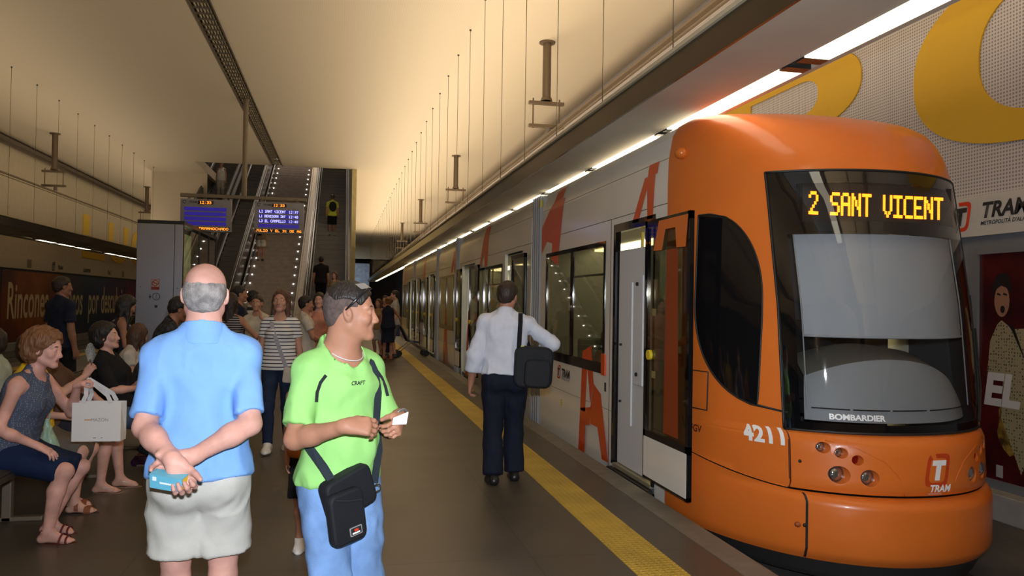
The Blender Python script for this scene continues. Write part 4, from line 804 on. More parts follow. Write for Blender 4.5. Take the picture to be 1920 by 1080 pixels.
# red signal far on the left
r = empty('track_signal', (-10.3, 46, 0), 0, 'small red track signal light glowing left of the steel lift', 'signal'); MB().cyl((0, 0, -0.3), (0, 0, 1.2), 0.04).build('post', m_post, r); MB().box(-0.12, 0.12, -0.08, 0.08, 1.0, 1.5).build('housing', m_gap, r); MB().cyl((0, -0.10, 1.33), (0, -0.08, 1.33), 0.08).build('lens', mat('red_signal', (0.8, 0.02, 0.02), emis=(1, 0.03, 0.02), es=6), r)
# ------------------------------------------------------------------ the tram
XC, HW, YB = 3.82, 1.17, 6.1
TR = Vector((XC, 4.40, -0.30))
tram = empty('tram', TR, 0, 'long orange and white tram with lit amber destination display standing at the platform', 'tram')
m_or = mat('orange_paint', (0.70, 0.165, 0.022), 0.33, coat=0.2, spec=0.4, bump=0.02, bscale=3, var=0.05, vscale=1.5)
m_wh = mat('tram_white_paint', (0.84, 0.82, 0.77), 0.22, coat=0.4, var=0.04, vscale=1.0)
m_bk = mat('black_glazing', (0.006, 0.006, 0.007), 0.05, spec=0.6); m_rub = mat('black_rubber', (0.012, 0.012, 0.012), 0.5)
m_gls = glass('tram_window_glass', (0.58, 0.57, 0.50), 0.02); m_wsg = glass('windscreen_glass', (0.86, 0.88, 0.90), 0.0)
m_dkor = mat('red_orange_letter', (0.72, 0.085, 0.01), 0.3, coat=0.3); m_sil = mat('silver_bellows', (0.42, 0.43, 0.44), 0.4, 0.4); m_chr = mat('chrome', (0.8, 0.8, 0.8), 0.08, 1.0)
m_int = mat('interior_cream', (0.50, 0.46, 0.34), 0.6); m_intw = mat('interior_white', (0.62, 0.64, 0.68), 0.5)
def tpart(mb, name, m, parent=None, **k):
    """parts are modelled in place and hung on the tram's base point"""
    mb.v = [(x - TR.x, y - TR.y, z - TR.z) for x, y, z in mb.v]; return mb.build(name, m, parent or tram, **k)
_Z = [-.10, -.06, -.02, .29, .325, .345, .36, .40, .68, .72, .745, 1.6, 2.4, 2.6, 2.75, 2.9, 3.0, 3.08, 3.14, 3.18, 3.2]
_T = [4.46, 4.42, 4.40, 4.40, 4.43, 4.50, 4.49, 4.47, 4.49, 4.52, 4.57, 4.67, 4.86, 4.92, 5.0, 5.13, 5.27, 5.45, 5.65, 5.85, 6.09]
_N = [2.1, 2.1, 2.1, 2.1, 2.1, 2.1, 2.1, 2.1, 2.1, 2.1, 2.1, 2.05, 2.0, 2.0, 2.0, 2.0, 2.0, 2.0, 2.0, 2.0, 2.0]
def sect(z): return float(np.interp(z, [-.1, -.05, 2.6, 2.8, 3.0, 3.08, 3.14, 3.18, 3.2], [1.15, 1.17, 1.17, 1.165, 1.13, 1.08, .98, .82, .55]))
def nose_xy(ph, z):
    """ph in -1..1: left rear corner of the cab, round the nose, to the right rear corner"""
    a = sect(z); tip = float(np.interp(z, _Z, _T)); n = float(np.interp(z, _Z, _N)); L = YB - tip; t = ph * PI / 2
    return a * math.copysign(abs(math.sin(t)) ** (2 / n), math.sin(t)), YB - L * abs(math.cos(t)) ** (2 / n)
def nose(ph, z, off=0.0):
    x, y = nose_xy(ph, z)
    if off:
        e = 0.004; x1, y1 = nose_xy(max(-1, ph - e), z); x2, y2 = nose_xy(min(1, ph + e), z); x3, y3 = nose_xy(ph, z + 0.01); x4, y4 = nose_xy(ph, z - 0.01)
        tu = Vector((x2 - x1, y2 - y1, 0)); tv = Vector((x3 - x4, y3 - y4, 0.02)); N = tu.cross(tv).normalized(); return (XC + x + N.x * off, y + N.y * off, z + N.z * off)
    return (XC + x, y, z)
def ph_x(x, z):
    a = sect(z); n = float(np.interp(z, _Z, _N)); return math.copysign(math.asin(min(1, abs(x) / a) ** (n / 2)) / (PI / 2), x)
def ph_y(y, z, sgn=-1):
    tip = float(np.interp(z, _Z, _T)); n = float(np.interp(z, _Z, _N)); return sgn * math.acos(min(1, ((YB - y) / (YB - tip))) ** (n / 2)) / (PI / 2)
def patch(zs, f0, f1, nu=24, off=0.0):
    return [[nose(f0(z) + (f1(z) - f0(z)) * i / nu, z, off) for i in range(nu + 1)] for z in zs]
lin = lambda a, b, n: [a + (b - a) * i / n for i in range(n + 1)]
WX = 0.79
seam_z = lambda ph: 0.345 + 0.165 * max(0, (abs(ph) - 0.45) / 0.55) ** 1.3
# bumper skirt
mb = MB(); us = lin(-1, 1, 90)
mb.grid([[nose(u, z + (seam_z(u) - 0.345) * max(0, (z + .1) / .44) - 0.0) [:2] + (z + (seam_z(u) - 0.345) * max(0, (z + .1) / .44),) for u in us] for z in (-.10, -.075, -.05, -.02, .1, .2, .27, .295, .315, .33, .34, .345)])
bump = tpart(mb, 'bumper', m_or, smooth=True)
mb = MB(); g = ph_x(-0.735, 0.1); mb.grid([[nose(g + d, z, 0.005) for d in (-0.004, 0.004)] for z in lin(-.09, .335, 30)]); tpart(mb, 'panel_joint', m_rub, bump)
tpart(MB().sphere(nose(g - 0.026, 0.125, -0.014), 0.030, sc=(1.2, 0.7, 0.75)), 'tow_recess_shade', mat('recess_shade_orange', (0.32, 0.06, 0.01), 0.5), bump, smooth=True); tpart(MB().sphere(nose(g - 0.006, 0.13, 0.006), 0.013), 'bolt', m_rub, bump, smooth=True)  # tow recess: nearly flush bulge, its shade put into a darker orange
mb = MB(); mb.grid([[nose(u, 0.35)[:2] + (seam_z(u) + dz,) if not k else (XC + (nose(u, 0.35)[0] - XC) * 0.93, nose(u, 0.35)[1] + 0.08, seam_z(u) + dz) for u in us] for k, dz in ((0, -0.006), (1, -0.004), (1, 0.02))]); tpart(mb, 'shadow_gap', m_rub)
mb = MB(); mb.grid([[(XC + (nose(u, -.1)[0] - XC) * f, nose(u, -.1)[1] + (1 - f) * 1.0, z) for u in us] for f, z in ((0.99, -.1), (0.95, -.20), (0.93, -.235))]); tpart(mb, 'under_fairing', mat('underframe_black', (0.02, 0.02, 0.02), 0.6))
# middle band with headlights (solid, so that the lamp cups can be sunk into it)
def solid_band(u0, u1, zs, th=0.10, nu=60):
    mb = MB(); A = [[nose(u, z + 0)[:2] + (z if z > 0.40 else max(z, seam_z(u) + 0.012),) for u in lin(u0, u1, nu)] for z in zs]; Bk = [[(XC + (p[0] - XC) * (1 - th * 0.5), p[1] + th, p[2]) for p in row] for row in A]; a, b_ = len(A), len(A[0])
    vs = [p for r_ in A for p in r_] + [p for r_ in Bk for p in r_]; o_ = a * b_; fs = [(i * b_ + j, i * b_ + j + 1, (i + 1) * b_ + j + 1, (i + 1) * b_ + j) for i in range(a - 1) for j in range(b_ - 1)]; fs += [tuple(x + o_ for x in reversed(f)) for f in fs]
    for j in range(b_ - 1): fs += [(j + 1, j, o_ + j, o_ + j + 1), ((a - 1) * b_ + j, (a - 1) * b_ + j + 1, o_ + (a - 1) * b_ + j + 1, o_ + (a - 1) * b_ + j)]
    for i in range(a - 1): fs += [(i * b_, (i + 1) * b_, o_ + (i + 1) * b_, o_ + i * b_), ((i + 1) * b_ + b_ - 1, i * b_ + b_ - 1, o_ + i * b_ + b_ - 1, o_ + (i + 1) * b_ + b_ - 1)]
    return mb.add(vs, fs)
ue = ph_x(-WX, 0.55)
mb = solid_band(ue + 0.004, -ue - 0.004, (.36, .38, .40, .45, .5, .6, .68, .70, .72, .7325, .745), nu=70); band = tpart(mb, 'headlight_panel', m_or, auto=True)
def surf_y(X, z):  return nose_xy(ph_x(X - XC, z), z)[1]
LA = [(3.185, .652, .037), (3.275, .625, .035), (3.36, .586, .033), (3.262, .482, .058), (3.425, .474, .054)]
cut = MB(); lamps_ = []
for sgn in (1, -1):
    for X, z, rr in LA:
        Xq = X if sgn == 1 else 2 * XC - X; y = surf_y(Xq, z); cut.cyl((Xq, y - 0.12, z), (Xq, y + 0.052, z), rr, n=24); lamps_.append((Xq, y, z, rr))
cobj = tpart(cut, 'lamp_cutter', m_or); md = band.modifiers.new('cups', 'BOOLEAN'); md.operation = 'DIFFERENCE'; md.object = cobj; md.solver = 'EXACT'
bpy.context.view_layer.update(); dg = bpy.context.evaluated_depsgraph_get(); me = bpy.data.meshes.new_from_object(band.evaluated_get(dg)); band.modifiers.clear(); band.data = me; bpy.data.objects.remove(cobj)
m_lens = mat('lamp_lens', (0.55, 0.55, 0.55), 0.08, 0.9); m_rl = mat('red_lamp', (0.20, 0.005, 0.005), 0.1)
for k, (X, y, z, rr) in enumerate(lamps_):
    o = tpart(MB().cyl((X, y + 0.038, z), (X, y + 0.050, z), rr * 0.98, n=24), 'headlight' if k % 5 != 2 else 'tail_light', mat('lamp_ring', (0.25, 0.25, 0.26), 0.2, 0.9) if k % 5 != 2 else m_rl, band)
    tpart(MB().sphere((X, y + 0.040, z), rr * 0.78, sc=(1, 0.45, 1), n=16), 'lens', m_lens if k % 5 != 2 else m_rl, o, smooth=True)
tpart(MB().sphere(nose(ph_x(-0.745, .545), .545, 0.0), 0.012), 'plug', m_rub, band)
# slanting crease lines each side of the emblem
for sg in (-1, 1):
    cp = [nose(ph_x(sg * x, z), z, 0.0035) for x, z in ((0.62, .70), (0.45, .66), (0.30, .58), (0.215, .48), (0.18, .365))]; tpart(MB().tube(cp, 0.0028, 6), 'panel_crease', m_or, band, smooth=True)
# emblem and word on the nose
def on_nose(u0, z0, k=1.0): 
    def f(u, v, d=0.0): z = z0 + v; return nose(ph_x(u0 + u * k, z), z, d)
    return f
def shift(o):
    for v in o.data.vertices: v.co -= TR
    o.parent = tram; return o
ef = on_nose(0.055, 0.53); lp = (lambda u, v, d: tuple(Vector(ef(u, v, d)) - TR)); emblem('e', lp, 0.215, band, mat('emblem_orange_red', (0.55, 0.055, 0.01), 0.4), m_white, sh=0.22)
def text_nose(name, txt, size, u0, z0, m, parent, off=0.0, shear=0.0, lift=0.003, sx=1.0, cut_=0.03):
    me = text_mesh(txt, size, off, shear=shear, sx=sx); bm = bmesh.new(); bm.from_mesh(me)
    xs = [v.co.x for v in bm.verts]; x = min(xs) + cut_
    while x < max(xs): bmesh.ops.bisect_plane(bm, geom=bm.verts[:] + bm.edges[:] + bm.faces[:], plane_co=(x, 0, 0), plane_no=(1, 0, 0)); x += cut_
    for zc_ in [k_ * .014 for k_ in range(-3, 40)]: bmesh.ops.bisect_plane(bm, geom=bm.verts[:] + bm.edges[:] + bm.faces[:], plane_co=(0, zc_, 0), plane_no=(0, 1, 0)) if zc_ < size else None
    for v in bm.verts: z = z0 + v.co.y; v.co = Vector(nose(ph_x(u0 + v.co.x, z), z, lift)) - TR
    bm.to_mesh(me); bm.free(); me.name = name; return link_mesh(name, me, m, parent)
text_nose('lettering', 'TRAM', 0.062, -0.02, 0.392, m_white, band, 0.002, 0.25, lift=.005); text_nose('lettering', 'METROPOLITÀ', 0.016, -0.02, 0.371, m_white, band, 0.0, 0.2)
# cab side walls, left and right, and the roof cap
zs_side = sorted([.345, .36, .38, .66, .68, .70, .72, .7325, .745, .77] + lin(.40, 2.56, 36))
def wedge(z, s=-1): return s * -ph_x(-WX, max(z, .36))
for s, nm in ((-1, 'cab_side'), (1, 'cab_side')):
    mb = MB(); rows = []
    for z in zs_side:
        e = s * ph_x(WX, max(z, .36)); row = []
        for i in range(31):
            u = s * 1.0 + (e - s * 1.0) * i / 30; zz = max(z, seam_z(u) + 0.012) if z < 0.5 else z; row.append(nose(u, zz, 0.006 * (1 - 0)))
        rows.append(row if s == -1 else row[::-1])
    mb.grid(rows); cs = tpart(mb, nm, m_or, smooth=True)
    tpart(MB().grid([[nose(s * (1.0 + (ph_x(WX, z) - 1.0) * i / 12), z, -0.025) for i in range(13)] for z in lin(.5, 2.5, 10)]), 'cab_lining', mat('lining_dark', (0.05, 0.05, 0.055), 0.6), smooth=True)
    if s == -1: side_l = cs
mb = MB(); ep = s and ph_x(-WX, .5); mb.grid([[nose(ep + d, z, 0.007) for d in (-0.003, 0.002)] for z in lin(.36, .745, 6)]); tpart(mb, 'panel_joint', mat('joint_brown', (0.12, 0.03, 0.01), 0.5), side_l)
mb = MB(); zt = [2.555, 2.58, 2.6, 2.65, 2.7, 2.75, 2.8, 2.85, 2.9, 2.95, 3.0, 3.04, 3.08, 3.11, 3.14, 3.16, 3.18, 3.19, 3.2]
mb.grid([[nose(u, z, 0.006) for u in lin(-1, 1, 72)] for z in zt]); roofcap = tpart(mb, 'roof_cap', m_or, smooth=True)
top_row = [nose(u, 3.2, 0.006) for u in lin(-1, 1, 40)]; tpart(MB().add(top_row, [tuple(range(len(top_row)))]), 'roof_deck', m_or)
tpart(MB().sphere((2.66, 5.88, 2.82), 0.052, sc=(1, 1.1, 0.9), n=20, m=12), 'camera_dome', m_or, roofcap, smooth=True)
# side window: half moon of black glass
def sidewin(s):
    def Lz(z):
        yb = 5.66
        if z < 1.62: t = min(1, (1.62 - z) / (1.62 - .86)); yb = 5.66 - (5.66 - 4.93) * (1 - math.sqrt(max(0, 1 - t ** 2.1)))
        return yb
    def Rz(z):
        yr = 5.10 + 0.02 * max(0, (z - 1.0))
        if z > 1.45: t = min(1, (z - 1.45) / (2.295 - 1.45)); yr = yr + (5.55 - yr) * (1 - math.sqrt(max(0, 1 - t ** 2.3)))
        return yr
    zs = lin(.86, 2.295, 44); rows = [[nose(ph_y(Lz(z), z, s) + (ph_y(min(Rz(z), Lz(z) - 0.002), z, s) - ph_y(Lz(z), z, s)) * i / 14, z, 0.012) for i in range(15)] for z in zs]
    sw = tpart(MB().grid(rows if s < 0 else [r_[::-1] for r_ in rows]), 'side_window', m_bk, smooth=True)
    rim = MB(); rim.tube([rows[i][0] for i in range(len(rows))] + rows[-1] + [rows[i][-1] for i in range(len(rows) - 1, -1, -1)] + rows[0][::-1], 0.007, 6); tpart(rim, 'window_seal', m_rub, sw, smooth=True); return sw
sidewin(-1); sidewin(1)
# small maintenance hatch, operator mark and fleet number on the left side
mb = MB(); yh0, yh1, z0h, z1h = 5.76, 5.50, .80, 1.09; H4 = [(yh0, z0h), (yh1, z0h), (yh1, z1h), (yh0, z1h), (yh0, z0h)]
mb.tube([nose(ph_y(y, z), z, 0.012) for y, z in H4], 0.006, 6); hatch = tpart(mb, 'hatch_frame', m_rub, side_l); mb = MB(); mb.grid([[nose(ph_y(y, z), z, 0.020) for y in lin(5.72, 5.54, 4)] for z in lin(.85, 1.04, 4)]); tpart(mb, 'hatch_lid', m_or, hatch)
def text_side(name, txt, size, y0, z0, m, parent, off=0.0, shear=0.0, lift=0.012, sx=1.0, cut_=0.02):
    """runs from the rear towards the nose on the left cab side"""
    me = text_mesh(txt, size, off, shear=shear, sx=sx); bm = bmesh.new(); bm.from_mesh(me); xs = [v.co.x for v in bm.verts]; x = min(xs) + cut_
    while x < max(xs): bmesh.ops.bisect_plane(bm, geom=bm.verts[:] + bm.edges[:] + bm.faces[:], plane_co=(x, 0, 0), plane_no=(1, 0, 0)); x += cut_
    for zc_ in [k_ * .014 for k_ in range(-3, 40)]: bmesh.ops.bisect_plane(bm, geom=bm.verts[:] + bm.edges[:] + bm.faces[:], plane_co=(0, zc_, 0), plane_no=(0, 1, 0)) if zc_ < size else None
    for v in bm.verts: z = z0 + v.co.y; v.co = Vector(nose(ph_y(y0 - v.co.x, z), z, lift)) - TR
    bm.to_mesh(me); bm.free(); me.name = name; return link_mesh(name, me, m, parent)
text_side('lettering', 'FGV', 0.075, 5.68, .625, mat('mark_brown', (0.10, 0.02, 0.01), 0.5), side_l, 0.002)
tpart(MB().grid([[nose(ph_y(y, z), z, 0.012) for y in (ya, ya - 0.02)] for z, ya in ((.72, 5.80), (.63, 5.765), (.63, 5.765), (.70, 5.73))]), 'operator_mark', MATS['mark_brown'], side_l)
# fleet number follows the curved surface (measured along the plan curve)
def arc_text(txt, size, m, parent, x_start, z0, off, lift=0.012):
    me = text_mesh(txt, size, off, sx=1.12, space=1.08); bm = bmesh.new(); bm.from_mesh(me); us = lin(ph_x(x_start, z0), 0, 600); P = [Vector(nose(u, z0)) for u in us]; S = [0]
    for a, b_ in zip(P[:-1], P[1:]): S.append(S[-1] + (b_ - a).length)
    xs = [v.co.x for v in bm.verts]; x = min(xs) + .02
    while x < max(xs): bmesh.ops.bisect_plane(bm, geom=bm.verts[:] + bm.edges[:] + bm.faces[:], plane_co=(x, 0, 0), plane_no=(1, 0, 0)); x += .02
    for zc_ in [k_ * .014 for k_ in range(-3, 40)]: bmesh.ops.bisect_plane(bm, geom=bm.verts[:] + bm.edges[:] + bm.faces[:], plane_co=(0, zc_, 0), plane_no=(0, 1, 0)) if zc_ < size else None
    for v in bm.verts:
        u = float(np.interp(v.co.x, S, us)); z = z0 + v.co.y; v.co = Vector(nose(ph_x(nose_xy(u, z0)[0], z), z, lift)) - TR
    bm.to_mesh(me); bm.free(); me.name = 'fleet_number'; return link_mesh('fleet_number', me, m, parent)
arc_text('4211', 0.14, m_white, side_l, -0.97, .645, 0.006)
# windscreen, its black surround, blind, dashboard
fr = MB(); Z0, Z1 = .745, 2.575
def ws(z, k=1.0): return ph_x(WX * k, z)
fr.grid([[nose(u, z, 0.010) for u in lin(-ws(z), -ws(z, 0.90), 6)] for z in lin(Z0, Z1, 40)]); fr.grid([[nose(u, z, 0.010) for u in lin(ws(z, 0.93), ws(z, 1.06), 6)] for z in lin(Z0, Z1, 40)])
fr.grid([[nose(u, z, 0.010) for u in lin(-ws(z, .9), ws(z, .93), 40)] for z in lin(Z0, .81, 4)]); fr.grid([[nose(u, z, 0.010) for u in lin(-ws(z, .9), ws(z, .93), 40)] for z in lin(2.48, Z1, 4)])
fr.grid([[nose(u, z, 0.010) for u in lin(-ws(z, .9), ws(z, .93), 40)] for z in lin(2.11, 2.20, 4)]); fr.grid([[nose(u, z, 0.010) for u in lin(-ws(z, .9), -ws(z, .80), 8)] for z in lin(2.19, 2.49, 6)])
frame = tpart(fr, 'windscreen_surround', m_bk, smooth=True); rows = [[nose(u, z, 0.014) for u in lin(-ws(z, .985), ws(z, 1.02), 50)] for z in lin(.75, Z1 - 0.01, 44)]; wsc = tpart(MB().grid(rows), 'windscreen', m_wsg, smooth=True)
tpart(MB().tube([nose(-ws(z), z, 0.012) for z in lin(Z0, Z1, 30)] + [nose(u, Z1, 0.012) for u in lin(-ws(Z1), ws(Z1, 1.06), 30)] + [nose(ws(z, 1.06), z, 0.012) for z in lin(Z1, Z0, 30)] + [nose(u, Z0, 0.012) for u in lin(ws(Z0, 1.06), -ws(Z0), 30)], 0.009, 6), 'windscreen_seal', m_rub, frame, smooth=True)
text_nose('lettering', 'BOMBARDIER', 0.052, -0.57, .838, m_white, wsc, 0.002, lift=0.018)
m_blind = mat('grey_blind', (0.36, 0.38, 0.40), 0.7, var=0.04, vscale=2); m_dash = mat('grey_dashboard', (0.27, 0.28, 0.285), 0.55); m_dash2 = mat('olive_dash_top', (0.13, 0.13, 0.11), 0.6)
bl = tpart(MB().grid([[nose(u, z, -0.06) for u in lin(-ws(z, .86), ws(z, .90), 30)] for z in lin(1.40, 2.13, 6)]), 'sun_blind', m_blind, smooth=True); tpart(MB().tube([nose(u, 1.40, -0.058) for u in lin(-ws(1.4, .86), ws(1.4, .9), 30)], 0.009, 6), 'blind_bar', m_blind, bl, smooth=True)
for k in (-.865, .905): tpart(MB().tube([nose(ph_x(WX * k, z), z, -0.05) for z in lin(.9, 2.13, 8)], 0.005, 6), 'blind_cord', m_sil, bl)
db = MB(); dz = lambda t: .82 + (1.25 - 0.18 * ((t * 2 - 1) ** 2) - 0.05 * (t * 2 - 1) - .82)
A = [[(lambda p: (p[0], p[1], p[2]))(nose(-ws(1.0, .89) + (ws(1.0, .90) + ws(1.0, .89)) * t, .82 + (dz(t) - .82) * j / 8, -0.085 - 0.05 * (j / 8) ** 2)) for t in lin(0, 1, 40)] for j in range(9)]
dash = tpart(db.grid(A), 'dashboard', m_dash, smooth=True); T_ = [A[-1], [(XC + (p[0] - XC) * .92, p[1] + 0.16, p[2] + 0.075) for p in A[-1]], [(XC + (p[0] - XC) * .85, p[1] + 0.42, p[2] + 0.09) for p in A[-1]]]; tpart(MB().grid(T_), 'dash_top', m_dash2, dash, smooth=True)
for t0 in (0.02, .21, .40, .60, .79): tpart(MB().tube([nose(-ws(.9, .87) + 2 * ws(.9, .88) * t, .905, -0.072) for t in lin(t0, t0 + 0.175, 8)], 0.005, 6), 'dash_slot', m_rub, dash)
tpart(MB().box(3.35, 3.7, 5.4, 5.5, 0.9, 1.5).box(3.35, 3.7, 5.3, 5.7, .8, .9), 'driver_seat', m_rub); tpart(MB().box(XC - 1.05, XC + 1.05, 6.25, 6.28, 0.05, 2.6), 'cab_bulkhead', mat('bulkhead_dark', (0.05, 0.05, 0.06), 0.5))
tpart(MB().box(XC - .7, XC + .7, 5.15, 6.2, 0.0, 0.05), 'cab_floor', m_rub)
# destination display: a dark board behind the glass with amber dot matrix letters
dd = MB(); dd.box(3.225, 4.47, 5.05, 5.09, 2.20, 2.50); disp = tpart(dd, 'destination_display', mat('display_board', (0.018, 0.014, 0.012), 0.5))
cells, nw = led_cells('2 SANT VICENT'); mb = MB(); pw = (4.395 - 3.275) / (nw * 1.0); ph_ = 0.168 / 7
for cx, cy in cells:
    for a in (0, 1):
        for b_ in (0, 1):
            x = 3.275 + (cx + a * 0.5) * pw; z = 2.262 + (cy + b_ * 0.5) * ph_; mb.box(x - 0.0015, x + pw * 0.5 + 0.0005, 5.044, 5.05, z + 0.0012, z + ph_ * 0.5 - 0.0008)
        x = 3.275 + cx * pw
tpart(mb, 'display_lettering', mat('amber_led', (1, 0.4, 0.02), emis=(1.0, 0.26, 0.010), es=2.6), disp)
# wipers at the lower right of the screen
w_ = MB(); w_.tube([nose(ph_x(.62, .80), .80, 0.03), nose(ph_x(.78, 1.0), 1.0, 0.035), nose(ph_x(.84, 1.45), 1.45, 0.035)], 0.010, 6); wp = tpart(w_, 'wiper', m_rub); tpart(MB().tube([nose(ph_x(.70, .84), .84, 0.022), nose(ph_x(.80, 1.15), 1.15, 0.022), nose(ph_x(.83, 1.7), 1.7, 0.022)], 0.008, 6), 'wiper_blade', m_rub, wp)
# right-hand side mirror pod
# ---------------------------------------------------------------- passenger modules
SX = XC - HW
def side(y, z, off=0.0, s=-1): return (XC + s * (sect(z) + off), y, z)
def wallp(mb, y0, y1, z0, z1, th=0.05, s=-1):
    zs = [z0] + [z for z in (2.6, 2.7, 2.8, 2.9, 3.0, 3.04, 3.08, 3.11, 3.14, 3.16, 3.18, 3.19) if z0 < z < z1] + [z1]; vs = []
    for z in zs:
        for y in (y0, y1): vs += [side(y, z, 0, s), side(y, z, -th, s)]
    fs = []
    for i in range(len(zs) - 1):
        a = i * 4; b_ = a + 4; fs += [(a, a + 2, b_ + 2, b_), (a + 1, b_ + 1, b_ + 3, a + 3), (a, b_, b_ + 1, a + 1), (a + 2, a + 3, b_ + 3, b_ + 2)]
    fs += [(0, 1, 3, 2), (len(vs) - 4, len(vs) - 2, len(vs) - 1, len(vs) - 3)]; mb.add(vs, fs)
ZD0, ZD1, ZW0, ZW1 = 0.02, 2.38, 0.87, 2.24
def module(y0, y1, doors, wins, idx):
    shell = MB(); 
    # skirt, window-sill panel, header, roof fairing with narrow joints between
    cuts = sorted([(a, b_) for a, b_, *_ in doors]); segs = []; y = y0
    for a, b_ in cuts: segs.append((y, a)); y = b_
    segs.append((y, y1))
    for a, b_ in segs:
        wallp(shell, a, b_, -0.10, 0.522); wallp(shell, a, b_, 0.530, ZW0)
        ws_ = sorted([w0 for w0 in wins if w0[0] >= a - 0.01 and w0[1] <= b_ + 0.01]); y = a
        for p, q in ws_:
            if p > y: wallp(shell, y, p, ZW0, ZW1)
            y = q
        if y < b_: wallp(shell, y, b_, ZW0, ZW1)
        wallp(shell, a, b_, ZW1, 2.44)
    for a, b_ in cuts: wallp(shell, a, b_, ZD1, 2.44)
    wallp(shell, y0, y1, 2.448, 2.82); wallp(shell, y0, y1, 2.826, 3.2); sh = tpart(shell, 'body_shell', m_wh)
    tpart(MB().box(XC - .57, XC + .57, y0, y1, 3.15, 3.2), 'roof_deck', m_wh)
    far = MB(); wallp(far, y0, y1, -0.1, ZW0, s=1); wallp(far, y0, y1, ZW1, 3.2, s=1); wallp(far, y0, y1, ZW0, ZW1, s=1); tpart(far, 'far_side_wall', m_int if idx < 2 else m_wh)
    tpart(MB().box(XC + 1.10, XC + 1.12, y0 + .4, y1 - .4, 1.0, 2.05), 'far_side_windows', m_bk)
    tpart(MB().box(SX + .03, XC + 1.12, y0 - .3, y1 + .3, -.05, 0.02), 'cabin_floor', mat('cabin_floor_grey', (0.20, 0.20, 0.19), 0.6))
    tpart(MB().box(SX + .05, XC + 1.1, y0 - .3, y1 + .3, 2.33, 2.36), 'cabin_ceiling', m_int)
    tpart(MB().box(XC - .45, XC - .20, y0 + .1, y1 - .1, 2.30, 2.325).box(XC + .2, XC + .45, y0 + .1, y1 - .1, 2.30, 2.325), 'cabin_light', mat('cabin_light', (1, 1, .8), emis=(1.0, .85, .48), es=5))
    for p, q in wins:
        o = tpart(MB().box(SX - .002, SX + .006, p, q, ZW0, ZW1), 'window', m_gls); n = max(1, round((q - p) / 1.4))
        b_ = MB(); b_.box(SX - .008, SX + .012, p, q, ZW0, ZW0 + .11).box(SX - .008, SX + .012, p, q, ZW1 - .05, ZW1)
        for k in range(n + 1): yy = p + (q - p) * k / n; b_.box(SX - .008, SX + .012, max(p, yy - .05), min(q, yy + .05), ZW0 + .1, ZW1 - .05)
        tpart(b_, 'window_frame', m_bk, o)
    # seats inside
    yy = y0 + .7
    while yy < y1 - .5:
        if not any(a - .3 < yy < b_ + .3 for a, b_, *_ in doors):
            for xs in (SX + .30, XC + .62):
                st = tpart(MB().box(xs, xs + .42, yy - .2, yy + .2, .42, .50).box(xs, xs + .42, yy + .17, yy + .25, .5, 1.15), 'seat', mat('seat_blue_green', (0.05, 0.09, 0.08), 0.7), bevel=.03)
        yy += .85
    for yy in [a - .12 for a, *_ in doors] + [b_ + .12 for _, b_, *_ in doors]:
        if y0 < yy < y1: tpart(MB().cyl((SX + .35, yy, 0), (SX + .35, yy, 2.33), .017), 'grab_pole', mat('yellow_pole', (.55, .42, .05), .35))
    tpart(MB().cyl((SX + .45, y0, 1.95), (SX + .45, y1, 1.95), .015), 'grab_rail', m_sil)
def leaf(y0, y1, x=2.555, letter=False, z0=0.12, z1=2.31):
    d = MB(); t = .035; d.box(x, x + t, y0, y0 + .045, z0, z1).box(x, x + t, y1 - .045, y1, z0, z1).box(x, x + t, y0, y1, z1 - .06, z1).box(x, x + t, y0, y1, .47, .53).box(x, x + t, y0, y1, z0, z0 + .03)
    o = tpart(d, 'door_leaf', m_bk); tpart(MB().box(x + .008, x + .02, y0 + .04, y1 - .04, .52, z1 - .05), 'door_glass', m_gls, o); tpart(MB().box(x - .002, x + t - .004, y0 + .02, y1 - .02, z0 + .02, .475), 'lower_panel', m_wh, o)
    bz = 1.17; tpart(MB().cyl((x - .018, y1 - .13, bz), (x + .01, y1 - .13, bz), .042, n=20), 'open_button', mat('button_yellow', (.75, .55, .03), .4), o, auto=True)
    return o
# front single door: leaf slid forward along the outside
module(6.1, 10.32, [(6.36, 7.42)], [(7.66, 10.05)], 0)
lf = leaf(5.47, 6.36, letter=True)
pl = MB()
for poly in ([(5.98, 2.285), (5.49, 2.285), (5.53, 2.04), (5.70, 2.045), (5.725, 2.205), (5.915, 2.205), (5.985, 2.04), (6.16, 2.045), (6.05, 2.285)],): pl.add([(2.548, y, z) for y, z in poly], [tuple(range(len(poly)))])
tpart(pl, 'letter_graphic', m_or, lf, recalc=False)
pl = MB(); pl.add([(2.5625, y, z) for y, z in [(5.70, 2.04), (5.92, 2.04), (5.95, .56), (5.66, .56)]], [(0, 1, 2, 3)]); tpart(pl, 'door_reflection', mat('dim_orange_reflection', (.28, .05, .01), .4), lf, recalc=False)  # red-brown reflection in the door glass, painted as a dim orange sheet
for k, z in enumerate((1.50, .98)): tpart(MB().box(2.5605, 2.5615, 6.12 - .1 * (k > 1), 6.20, z, z + .06), 'sticker', mat('sticker_cream', (.25, .2, .08), .6), lf)
fd_ = MB(); fd_.box(SX - .004, SX + .05, 6.36, 6.40, ZD0, ZD1).box(SX - .004, SX + .05, 7.36, 7.42, ZD0, ZD1).box(SX - .004, SX + .05, 6.40, 7.36, 2.30, ZD1); tpart(fd_, 'door_frame', m_bk)
